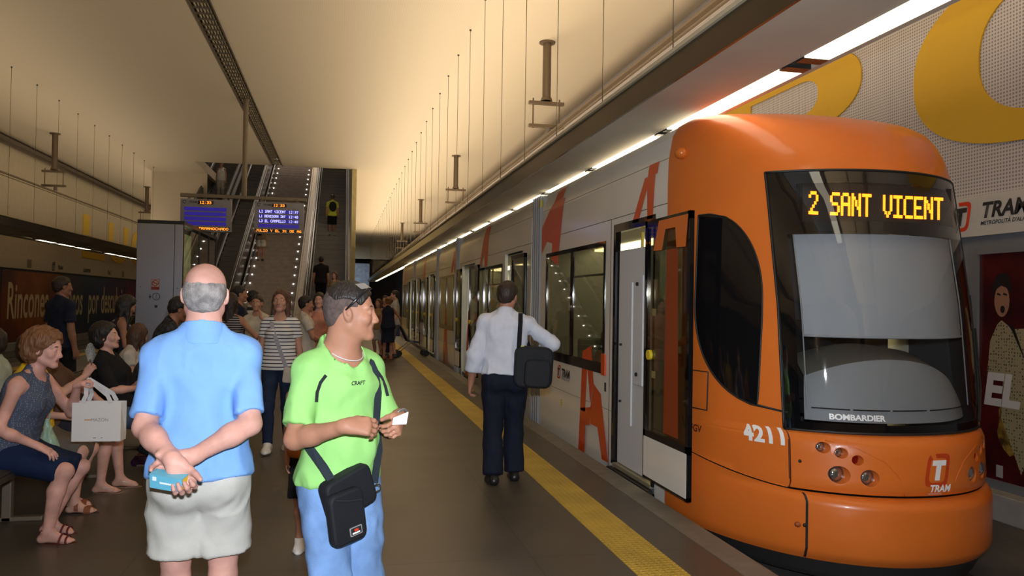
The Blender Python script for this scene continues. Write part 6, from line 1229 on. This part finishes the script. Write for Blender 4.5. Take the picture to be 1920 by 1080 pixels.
inv = bg.matrix_basis.inverted(); fr = [on_front(J, x, z, e) for x, z, e in ((-.105, .47, .002), (-.115, .43, .002), (-.118, .34, .002), (-.105, .22, .004), (-.085, .10, .006), (-.06, .02, .02), (-.045, -.03, .035))]
MB().ribbon([inv @ loc(p) for p in [J['T'](-.09, -.02, .515)] + fr], [(0, 1, .4)] + [(0, 1, 0)] * len(fr), .034, .004).build('strap', cloth('strap_webbing', (.02, .028, .035)), bg)
fr = [J['Pl'](.195, -.06, .22), J['Pl'](.192, .04, .14), J['Pl'](.175, .135, .06), J['Pl'](.155, .175, .0), J['Pl'](.14, .19, -.05)]; MB().ribbon([inv @ loc(p) for p in fr], [(.7, -.3, 0), (.8, .6, 0), (.3, 1, 0), (0, 1, 0), (0, 1, 0)], .034, .004).build('strap', MATS['strap_webbing'], bg)
for p in (J['Pl'](.14, .19, -.035), (J['Pl'](-.045, .195, -.045))): q = inv @ loc(p); MB().tube([(q.x + .018 * math.cos(a), q.y + .008, q.z + .014 * math.sin(a)) for a in [2 * PI * i / 12 for i in range(13)]], .003, 6).build('ring', mat('silver', (.7, .7, .7), .2, 1.0), bg)
# --- man in the white shirt with a black bag, walking away
r3, J = person('man in white shirt and navy trousers walking away beside the tram', (1.44, 6.85, 0), -6, SK2, h=.011, hf=.006, hh=.0045, H=1.765, bulk=1.12, lean=3, head=(-28, 6, 4), lipcol=None,
               armL=dict(up=(-.30, -.05, -1), fo=(-.12, .22, -1), hn=(1, 0, 0), curl=38, ts=-1), armR=dict(w=(.30, .20, 1.12), pole=(1, -.5, -.35), hn=(-1, 0, 0), curl=45), legR=dict(a=(.10, .06, .08)), legL=dict(a=(-.10, -.10, .085)), footL=8)
top(r3, J, cloth('white_shirt', (.60, .63, .72), var=.04), .010, 'shirt', sleeve=1.55, hem=.02, ease=.022, flare=.02, amp=.014, seed=21); MB().tube([J['T'](.078 * math.cos(a), .0 + .08 * math.sin(a), .53) for a in [PI * (.95 + 1.1 * i / 14) for i in range(15)]], .006, 6).build('lanyard', m_pip, r3)
pants(r3, J, cloth('navy_trousers', (.010, .013, .026)), .011, 'trousers', ease=.018, flare=.022, amp=.012, seed=6, top_z=.10); hair(r3, J, HD, .006, 'short', th=.009)
for q in 'RL': shoe(r3, J, q, 'shoe', SHB)
bg = empty('laptop_bag', world(r3, (.23, -.12, 1.03)), math.radians(-6), 'big black laptop bag slung on the right shoulder of the man in white shirt', 'bag')
MB().prism(rbox(0, 0, .34, .36, 0, 0, -.05, .07), 'y', -.09, .06).build('body', bagm, bg, bevel=.02); MB().prism(rbox(.03, -.05, .23, .24, 0, 0, -.05, .05), 'y', -.125, -.085).build('front_pocket', bagm, bg, bevel=.015); MB().tube([(-.14, -.092, .08), (0, -.094, .13), (.14, -.092, .07)], .004, 6).build('zip', m_pip, bg)
inv = bg.matrix_basis.inverted(); lp = [(.10, -.17, 1.18), (.105, -.165, 1.30), (.115, -.13, 1.42), (.125, -.05, 1.495), (.13, .04, 1.47), (.15, .12, 1.36), (.25, .10, 1.15)]; MB().ribbon([inv @ (r3.matrix_basis @ Vector(p)) for p in lp], [(0, -1, 0), (0, -1, 0), (0, -1, .4), (0, 0, 1), (0, .6, .8), (.3, 1, 0), (1, .5, 0)], .04, .006).build('strap', BKC, bg); MB().box(-.115, -.085, -.075, -.045, .15, .19).build('tag', mat('tag_yellow', (.5, .5, .05), .5), bg)
# --- woman in the striped tee walking towards the camera
r4, J = person('woman in black and white striped tee and dark jeans walking towards the camera', (-.62, 8.6, 0), 176, SK3, h=.012, hf=.0045, hh=.005, H=1.67, female=True, bulk=1.0, lipcol=LIP, head=(-6, -6, 0), armR=dict(up=(.16, -.02, -1), fo=(.06, .22, -1)), armL=dict(up=(-.18, 0, -1), fo=(-.08, .2, -1)), legR=dict(a=(.085, .16, .10)), legL=dict(a=(-.085, -.14, .08)))
top(r4, J, stripes('striped_tee', (.62, .60, .58), (.03, .025, .035), 27, .72), .009, 't_shirt', sleeve=.5, hem=-.05, ease=.012, flare=.01, neckcut=.012, amp=.006); pants(r4, J, DJEAN, .010, 'jeans', ease=.004, amp=.004); hair(r4, J, hairm('hair_chestnut', (.075, .032, .018)), .006, 'long')
for q in 'RL': shoe(r4, J, q, 'sneaker', SHW, cloth('sole_white', (.7, .7, .7)))
SURF = bvh_of([c for c in r4.children if c.name.startswith('t_shirt')][0])
bg = empty('crossbody_bag', r4.location, math.radians(176), 'grey crossbody strap and small bag worn by the woman in stripes', 'bag'); 
sp_ = [Vector(J['T'](.095, -.03, .515)), Vector(J['T'](.092, .04, .512))] + [on_front(J, .088 - .20 * t, .46 - .54 * t, .008) for t in [i / 11 for i in range(12)]]
for _ in range(3): sp_ = [sp_[0]] + [(sp_[i - 1] + sp_[i] * 2 + sp_[i + 1]) / 4 + Vector((0, .002, 0)) for i in range(1, len(sp_) - 1)] + [sp_[-1]]
MB().ribbon(sp_, [(0, .4, 1), (0, .7, .7)] + [(0, 1, 0)] * 12, .040, .004).build('strap', cloth('grey_strap', (.30, .29, .32)), bg); MB().prism(rbox(-.12, .80, .13, .16, 0, 0, .1, .02), 'y', .10, .15).build('body', cloth('beige_bag', (.42, .38, .32)), bg, bevel=.01)
# --- seated women on the bench (facing the tram side, +X)
def seat_pose(H=1.62, kneeout=.0, fx=.30, fz=.08, dy=.0, spread=.11): 
    z0 = .625; return dict(pel=(0, 0, z0), legR=dict(a=(spread, fx + dy, fz), pole=(.1, .6, 1)), legL=dict(a=(-spread, fx - dy, fz), pole=(-.1, .6, 1)))
r5, J = person('woman with auburn hair in dotted sleeveless top and navy skirt, leaning forward on the bench', (-2.10, 5.70, 0), -95, SKP, h=.010, hf=.005, hh=.0036, H=1.70, female=True, bulk=1.12, belly=.02, lean=20, head=(-4, 8, 0), lipcol=LIP, twist=-6,
               armR=dict(w=(.19, .27, .66), pole=(.8, -1, .2), hd=(-.15, .85, -.50), hn=(-.2, -.4, -1), ts=-1, curl=14), armL=dict(w=(-.15, .37, 1.02), pole=(-.6, -.4, -1), hd=(-.1, .9, .35), hn=(0, .2, -1), ts=1, curl=62, thumb=50), **seat_pose(dy=.04, fx=.27))
top(r5, J, dots('dotted_blue', (.07, .085, .13), (.32, .35, .42), 95, .22), .009, 'sleeveless_top', sleeve=0, hem=-.02, ease=.012, flare=.02, amp=.008, seed=9); skirt(r5, J, cloth('navy_skirt', (.008, .018, .055)), .010, 'skirt', L=.93, seated=True); hair(r5, J, HR, .006, 'puffy', amp=.008)
for q in 'RL': shoe(r5, J, q, 'sandal', mat('strap_maroon', (.12, .02, .02), .45), mat('sandal_sole', (.10, .035, .02), .6))
MB().tube([J['palmR'] + Vector((.011 * math.cos(a), .012, .010 * math.sin(a))) for a in [2 * PI * i / 12 for i in range(13)]], .0015, 6).build('finger_ring', MATS['silver'], r5)
# her white shopping bag
hp = world(r5, J['palmL']); bx = hp.x + .075; by = hp.y + .0
bag = empty('shopping_bag', (bx, by, hp.z - .40), math.radians(-4), 'white paper shopping bag with ribbon handles held by the auburn-haired woman', 'shopping bag'); m_pap = mat('bag_paper', (.68, .66, .64), .55)
W2, D2, Hh = .155, .055, .26; MB().add([(-W2, -D2, 0), (W2, -D2, 0), (W2, D2, 0), (-W2, D2, 0), (-W2, -D2, Hh), (W2, -D2, Hh), (W2, D2, Hh), (-W2, D2, Hh), (-W2 + .02, 0, Hh * .98), (-W2 + .02, 0, .05), (W2 - .02, 0, Hh * .98)], [(0, 3, 2, 1), (0, 1, 5, 4), (3, 7, 6, 2), (0, 4, 8, 9), (0, 9, 3), (9, 8, 7, 3), (1, 2, 10), (1, 10, 5), (2, 6, 10)]).build('paper_body', m_pap, bag, recalc=False)
m_rib = cloth('ribbon_white', (.62, .61, .62)); hl = bag.matrix_basis.inverted() @ hp
for y, a in ((-D2, .0), (D2, .012)): MB().ribbon([(-.09, y, Hh), (-.07, y * .9, Hh + .05), (hl.x - .012 + a, hl.y, hl.z - .0), (hl.x + a, hl.y, hl.z + .012), (hl.x + .015 + a, hl.y, hl.z), (.065, y * .9, Hh + .05), (.09, y, Hh)], [(0, -1, 0)] * 7, .028, .002).build('ribbon_handle', m_rib, bag)
text_on('lettering', 'MAZÓN', mat('print_grey', (.22, .21, .20), .5), (-.035, -D2 - .001, .135), (1, 0, 0), (0, 0, 1), .030, bag); MB().box(-.075, -.035, -D2 - .0012, -D2, .140, .150).build('print_band', mat('print_peach', (.62, .36, .2), .5), bag); MB().box(-.02, .0, -D2 - .0012, -D2, .022, .027).box(.03, .042, -D2 - .0012, -D2, .022, .027).build('print_mark', MATS['print_grey'], bag)
# fan woman (mostly hidden), black-top woman, more people on and around the benches
r6, J = person('seated woman in yellow top, taupe skirt and tan clogs behind the auburn-haired woman', (-2.22, 6.42, 0), -92, SK1, h=.011, hf=.007, hh=.0045, H=1.60, female=True, bulk=1.15, lean=0, head=(20, 6, 0), armR=dict(w=(.12, .30, .78), pole=(1, -.6, -.5)), armL=dict(w=(-.16, .30, .74), pole=(-1, -.5, -.2)), **seat_pose(dy=.05, fx=.33))
top(r6, J, cloth('yellow_top', (.75, .50, .02)), .010, 'blouse', sleeve=.4, hem=-.02); skirt(r6, J, cloth('taupe_skirt', (.12, .10, .085)), .011, 'skirt', L=1.0, seated=True, ease=.02); hair(r6, J, HD, .008, 'bob')
for q in 'RL': shoe(r6, J, q, 'clog', SHT, mat('clog_sole', (.05, .03, .02), .6))
r6b, J = person('seated woman with bare knees and silver sandals leaning back, holding a fan', (-2.20, 7.02, 0), -90, SK1, h=.011, hf=.007, hh=.0045, H=1.64, female=True, bulk=1.1, lean=-14, head=(0, -4, 0), armR=dict(w=(.13, .22, 1.02), pole=(1, -.4, -1), hd=(-.1, .45, .8), hn=(-1, .2, 0), curl=45, thumb=40), armL=dict(w=(-.14, .32, .72), pole=(-1, -.5, -.2)), **seat_pose(dy=-.05, fx=.40))
top(r6b, J, cloth('brown_top', (.10, .05, .03)), .011, 'blouse', sleeve=.4, hem=-.02); skirt(r6b, J, cloth('dark_skirt', (.02, .02, .03)), .011, 'skirt', L=.72, seated=True); hair(r6b, J, HD, .008, 'bob')
for q in 'RL': shoe(r6b, J, q, 'thong', mat('strap_silver', (.5, .47, .42), .3, .6), mat('sole_tan', (.26, .17, .11), .6))
pf = world(r6b, J['palmR']); fn = empty('hand_fan', (pf.x, pf.y, pf.z), math.radians(-60), 'open folding fan with pale floral pattern held above the white bag', 'fan'); mb = MB(); n = 18
for i in range(n):
    a = math.radians(35 + 110 * i / n); b_ = math.radians(35 + 110 * (i + 1) / n); d = .004 * (-1) ** i; P = lambda t, rr, dd: (math.cos(t) * rr - .02, dd, math.sin(t) * rr)
    mb.add([P(a, .07, d), P(b_, .07, -d), P(b_, .20, -d), P(a, .20, d)], [(0, 1, 2, 3)])
mb.build('fan_leaf', dots('fan_floral', (.38, .40, .38), (.12, .13, .12), 70, .35), fn, recalc=False)
for i in range(0, n + 1, 3): a = math.radians(35 + 110 * i / n); MB().tube([(-.02, .003, 0), (math.cos(a) * .19 - .02, .003, math.sin(a) * .19)], .002, 4).build('rib', mat('fan_wood', (.12, .07, .04), .5), fn)
r7, J = person('woman with short black hair in black top and jeans sitting back on the bench', (-1.97, 7.66, 0), -92, SK1, h=.011, hf=.006, hh=.0045, H=1.64, female=True, bulk=1.25, lean=-8, head=(-4, -8, 0), lipcol=LIP, armR=dict(w=(.17, .28, .84), pole=(.8, -1, -.4), hn=(-1, 0, -.3), curl=30), armL=dict(w=(-.14, .30, .80), pole=(-1, -1, -.4)), pel=(0, 0, .625), legR=dict(a=(.12, .42, .08), pole=(.1, .6, 1)), legL=dict(a=(-.14, .20, .12), pole=(-.1, .6, 1)))
top(r7, J, BKC, .010, 'black_top', sleeve=.95, hem=-.04, ease=.02, flare=.03, amp=.01); pants(r7, J, cloth('denim_mid', (.07, .11, .19)), .011, 'jeans', frac=.93, ease=.008, flare=.01); hair(r7, J, HB, .007, 'puffy')
for q in 'RL': shoe(r7, J, q, 'sneaker', mat('trainer_purple', (.07, .02, .09), .5), SHW)
r8, J = person('person with brown hair and off-white top seated beyond the woman in black', (-2.26, 9.02, 0), -85, SK3, h=.013, hf=.008, H=1.60, female=True, bulk=1.0, lean=14, head=(55, 20, 0), armR=dict(w=(.1, .35, .72), pole=(1, -.6, -.4)), armL=dict(w=(-.1, .35, .72), pole=(-1, -.6, -.4)), **seat_pose(dy=.03, fx=.40))
top(r8, J, cloth('offwhite_top', (.50, .45, .40)), .012, 'blouse', sleeve=.45, hem=-.03); pants(r8, J, DJEAN, .012, 'trousers', frac=.9, ease=.008); hair(r8, J, HBR, .009, 'long')
for q in 'RL': shoe(r8, J, q, 'sneaker', SHB, SHW)
o = empty('handbag', world(r8, (.0, .30, .62)), math.radians(-60), 'dusky pink handbag in the lap of the seated person with brown hair', 'bag'); MB().prism(rbox(0, .12, .34, .26, 0, 0, .1, .08), 'y', -.08, .08).build('body', cloth('bag_pink', (.12, .04, .06), bump=.6, bscale=40), o, bevel=.03); MB().tube([(-.1, 0, .22), (-.08, 0, .34), (.08, 0, .34), (.1, 0, .22)], .009, 8).build('handle', BKC, o)
r9, J = person('person with long black hair in a dark floral top standing behind the bench', (-2.50, 9.75, 0), -70, SK4, h=.014, hf=.009, H=1.60, female=True, head=(10, 22, 0), lean=6, armR=dict(w=(.12, .24, 1.1), pole=(1, -.6, -.4)), armL=dict(w=(-.1, .26, 1.1), pole=(-1, -.6, -.4)))
top(r9, J, dots('dark_floral', (.012, .012, .018), (.38, .36, .30), 16, .30), .013, 'blouse', sleeve=.0, hem=-.08); pants(r9, J, BKC, .014, 'trousers', ease=.01); hair(r9, J, HB, .009, 'verylong')
r10, J = person('man in navy t-shirt standing by the left track with his back half turned', (-3.64, 11.5, 0), -40, SK4, h=.014, hf=.009, H=1.82, bulk=1.1, head=(-20, 0, 0)); top(r10, J, NAVY, .013, 't_shirt', sleeve=.7, hem=-.08); pants(r10, J, BKC, .014, 'trousers', ease=.012); hair(r10, J, HD, .008, 'short')
r11, J = person('person with brown hair in olive green top seated on the second bench', (-2.86, 6.92, 0), 82, SK1, h=.013, hf=.008, H=1.60, female=True, bulk=1.1, lean=8, head=(-10, 5, 0), **seat_pose()); top(r11, J, cloth('olive_green_top', (.10, .15, .02)), .012, 'blouse', sleeve=.5, hem=-.03); skirt(r11, J, BKC, .013, 'skirt', L=.9, seated=True); hair(r11, J, HBR, .008, 'bob')
r12, J = person('person in pale green top at the left edge of the second bench', (-2.92, 7.6, 0), 85, SK1, h=.014, hf=.01, H=1.58, female=True, lean=3, **seat_pose()); top(r12, J, cloth('pale_green_top', (.40, .45, .36)), .013, 'blouse', sleeve=.4, hem=-.03); skirt(r12, J, BKC, .014, 'skirt', L=.9, seated=True); hair(r12, J, HD, .01, 'bob')
r13, J = person('person with short black hair bending forward in front of the steel lift', (-1.84, 8.45, 0), -75, SK2, h=.014, hf=.008, H=1.62, lean=22, head=(0, 22, 0), armR=dict(w=(.12, .40, .95), pole=(1, -.6, -.4)), armL=dict(w=(-.12, .40, .95), pole=(-1, -.6, -.4))); top(r13, J, cloth('dark_floral_shirt', (.03, .03, .035), var=.8, vscale=30), .013, 'shirt', sleeve=.6, hem=-.08); pants(r13, J, BKC, .014, 'trousers', ease=.012); hair(r13, J, HB, .008, 'short', th=.016)
# green shopping bag beside her legs
o = empty('plastic_bag', (-1.98, 6.05, .42), 0, 'pale green plastic carrier bag hanging between the seated women', 'bag'); sdf_obj('bag_body', [ell((0, 0, .10), (.07, .05, .14), k=.02), cone((0, 0, .22), (-.01, 0, .30), .028, .014, k=.02)], .008, mat('plastic_green', (.30, .44, .32), .35), o, disp=wrinkle(.012, (25, 25, 12), 7)); MB().tube([(-.02, 0, .28), (-.03, 0, .36), (.01, 0, .36), (0, 0, .28)], .005, 6).build('handle', MATS['plastic_green'], o)
# --- groups waiting in the middle distance
def bystander(label, x, y, yaw, sk, hairs, H=1.7, female=False, shirt=None, sleeve=.6, lower=('pants', DJEAN, 1.0), grp=None, hs='short', shoes=SHB, h=.017, hem=-.08, **k):
    r, J = person(label, (x, y, 0), yaw, sk, h=h, hf=h * .62, H=H, female=female, group=grp, **k); top(r, J, shirt, h, 'shirt' if not female else 'blouse', sleeve=sleeve, hem=hem, ease=.016)
    if lower[0] == 'pants': pants(r, J, lower[1], h, 'trousers' if lower[2] > .6 else 'shorts', frac=lower[2], ease=.010, flare=.015 if lower[2] < .6 else 0)
    else: skirt(r, J, lower[1], h, 'skirt', L=lower[2])
    hair(r, J, hairs, h * .6, hs)
    for q in 'RL': shoe(r, J, q, 'shoe', shoes, h=.012)
    return r, J
CREAM = cloth('cream_top', (.52, .47, .38))
bystander('bearded man in navy tee standing in profile among the waiting group', -1.52, 12.6, -80, SK2, HB, 1.76, shirt=NAVY, armL=dict(w=(-.08, .32, 1.15), pole=(-1, -.5, -.4)), lower=('pants', DJEAN, 1))
bystander('man in dark hat and black and white striped shirt behind the cream-blouse woman', -1.43, 13.7, -95, SK4, HB, 1.70, shirt=stripes('bw_bands', (.45, .42, .35), (.02, .02, .025), 9, .5), hs='cap')
bystander('woman in cream blouse and lime skirt touching her cheek with her left hand', -1.20, 12.0, 170, SK3, HD, 1.62, True, shirt=CREAM, hs='bun', sleeve=.8, hem=-.02, lower=('skirt', cloth('lime_skirt', (.42, .55, .16)), .42), armL=dict(w=(-.10, .14, 1.43), pole=(-1, .2, -1), hd=(.1, -.1, 1), hn=(1, 0, 0)), armR=dict(w=(.12, .28, 1.12), pole=(1, -.4, -.5)))
bystander('girl with very long dark hair and striped top next to the blue polo man', -1.38, 10.6, -20, SK2, HD, 1.64, True, shirt=stripes('thin_dark_stripes', (.03, .03, .035), (.45, .42, .4), 34, .7), hs='verylong', sleeve=0, lower=('pants', DJEAN, .5), armR=dict(w=(.24, .20, 1.05), pole=(1, -.4, -.3)), armL=dict(up=(-.2, 0, -1), fo=(0, .6, -1)))
bystander('boy in cream t-shirt and navy shorts standing in profile left of the green-shirt man', -.50, 11.8, -82, SK2, HB, 1.62, shirt=cloth('stone_tee', (.50, .46, .40)), lower=('pants', NAVY, .55), armR=dict(w=(.10, .26, 1.05), pole=(1, -.5, -.3)), armL=dict(w=(-.12, .26, 1.05), pole=(-1, -.5, -.3)), shoes=SHW)
bystander('girl with very long dark hair in salmon pink top facing the camera', -.34, 12.9, 172, SK1, HD, 1.68, True, shirt=cloth('salmon_top', (.52, .23, .17)), hs='verylong', sleeve=0, lower=('skirt', cloth('salmon_skirt', (.50, .24, .18)), .30), armR=dict(w=(.1, .22, 1.02), pole=(1, -.4, -.4)), armL=dict(w=(-.1, .22, 1.02), pole=(-1, -.4, -.4)))
bystander('woman with long brown hair behind the boy, partly hidden by the green-shirt man', -.12, 14.6, 190, SK3, HBR, 1.62, True, shirt=cloth('tan_top', (.30, .18, .09)), hs='long', sleeve=.3)
bystander('person in black top standing at the foot of the right-hand escalator', .10, 18.0, 0, SK2, HBR, 1.66, True, shirt=BKC, hs='long', sleeve=.5)
bystander('woman in sleeveless black dress seen from behind beside the pushchair', 1.24, 21.2, -10, SK2, HR, 1.66, True, shirt=NAVY, hs='bun', sleeve=0, hem=-.06, lower=('skirt', NAVY, .46), armR=dict(w=(.34, .30, 1.02), pole=(1, -.6, -.5)), shoes=SHT)
bystander('tall man in light grey tee with a dark backpack strap facing left by the pushchair', 1.46, 22.0, 85, SK1, HD, 1.84, shirt=cloth('grey_tee', (.42, .41, .39)), armR=dict(up=(.5, 0, -1), fo=(.1, .5, -1)), lower=('pants', cloth('grey_shorts', (.12, .12, .13)), .5))
bystander('woman with brown hair in tan top left of the woman in black dress', 1.00, 21.7, 150, SK3, HBR, 1.60, True, shirt=cloth('tan_top', (.30, .18, .09)), hs='long', sleeve=.2, lower=('skirt', cloth('pale_skirt', (.35, .33, .31)), .4))
bystander('dark-haired person in black tee talking behind the woman in black dress', 1.25, 23.0, 165, SK3, HB, 1.70, shirt=BKC)
# child half hidden behind the man in green
bystander('child in orange vest mostly hidden behind the man in green shirt', -.165, 5.2, 178, SK2, HD, 1.22, shirt=cloth('orange_vest', (.55, .16, .03)), sleeve=0, lower=('pants', BKC, .5), armR=dict(up=(.10, 0, -1), fo=(.02, .15, -1)), shoes=SHW, h=.012)
# pushchair
r = empty('pushchair', (1.98, 22.6, 0), math.radians(6), 'folding pushchair with small double wheels standing across the yellow strip', 'pushchair'); m_tb = mat('frame_grey', (.30, .28, .25), .4, .6)
mb = MB()
for q in (-1, 1): mb.tube([(.40, .22 * q, .12), (-.05, .22 * q, .42), (-.42, .20 * q, 1.02), (-.50, .20 * q, 1.06)], .013, 8); mb.tube([(-.38, .22 * q, .12), (.15, .22 * q, .55)], .012, 8)
mb.tube([(.40, -.22, .14), (.40, .22, .14)], .010, 8); mb.tube([(-.38, -.22, .14), (-.38, .22, .14)], .010, 8); mb.build('frame', m_tb, r, smooth=True)
for x in (.40, -.38):
    for q in (-1, 1):
        wl = MB(); 
        for d in (-.035, .02): wl.cyl((x, .22 * q + d, .085), (x, .22 * q + d + .02, .085), .085, n=18)
        wl.build('wheel', m_rub, r, auto=True)
MB().prism([(-.12, .42), (.18, .38), (.20, .42), (-.12, .46), (-.30, .86), (-.34, .85)], 'y', -.18, .18).build('seat', cloth('pushchair_blue', (.06, .065, .12)), r); MB().prism([(-.52, .58), (-.34, .56), (-.36, .84), (-.48, .86)], 'y', -.14, .14).build('basket_bag', cloth('basket_blue', (.07, .08, .15)), r, bevel=.03)
# --- riders on the escalators and stairs
def rider(label, x, y, yaw, zz, **k):
    r, J = bystander(label, x, y, yaw, **k); r.location.z = zz; return r, J
def back_pack(r, J, label, m):
    o = empty('backpack', r.location, r.rotation_euler.z, label, 'backpack'); T = J['T']; sdf_obj('body', [ell(T(0, -.20, .30), (.15, .10, .21), k=.02)], .018, m, o)
    for q in (-1, 1): MB().ribbon([T(.09 * q, -.12, .46), T(.10 * q, -.04, .52), T(.11 * q, .07, .46), T(.12 * q, .12, .30)], [(0, -.5, 1), (0, 0, 1), (0, 1, .4), (0, 1, 0)], .05, .008).build('strap', m, o)
r, J = rider('person in yellow top and black shorts riding up the right-hand escalator', -.42, 33.1, 5, 4.16 + .0, sk=SK2, hairs=HD, H=1.72, shirt=cloth('fluorescent_yellow', (.42, .48, .06)), lower=('pants', BKC, .45), h=.022); back_pack(r, J, 'black backpack on the escalator rider in yellow', BKC)
rider('man in black riding up the lower part of the right-hand escalator', -.68, 27.3, 0, 1.24, sk=SK2, hairs=HB, H=1.78, shirt=BKC, lower=('pants', BKC, 1), h=.02)
rider('person in beige top resting an arm on the escalator handrail', -.22, 26.8, 150, 0.83, sk=SK1, hairs=HBR, H=1.66, female=True, hs='long', shirt=cloth('beige_top', (.24, .19, .13)), lower=('pants', BKC, 1), h=.02, armL=dict(up=(-.9, 0, -.2), fo=(-.9, 0, .3)))
r, J = rider('woman in white shorts climbing the staircase with a dark backpack', -3.05, 31.4, -10, 2.99, sk=SK3, hairs=HD, H=1.68, female=True, hs='long', shirt=cloth('grey_brown_top', (.20, .16, .13)), lower=('pants', WHC, .35), h=.022, armL=dict(up=(-.5, 0, -1), fo=(-.2, 0, -1))); back_pack(r, J, 'dark backpack of the woman climbing the staircase', BKC)
rider('woman in white top and cream trousers high on the leftmost escalator', -5.22, 36.1, 175, 5.86, sk=SK3, hairs=HD, H=1.66, female=True, hs='bun', shirt=WHC, sleeve=0, lower=('pants', CREAM, .9), h=.024)
# --- passenger inside the tram
r, J = person('passenger in orange cardigan sitting inside the tram behind the first window', (3.05, 8.62, .02), -60, SK1, h=.013, hf=.009, H=1.58, female=True, lean=0, **seat_pose()); top(r, J, cloth('peach_cardigan', (.50, .24, .10)), .013, 'cardigan', sleeve=1.5, hem=-.04); pants(r, J, cloth('olive_trousers', (.06, .07, .03)), .014, 'trousers'); hair(r, J, hairm('hair_blonde', (.35, .22, .10)), .009, 'bob')
for q in 'RL': shoe(r, J, q, 'shoe', SHB, h=.012)
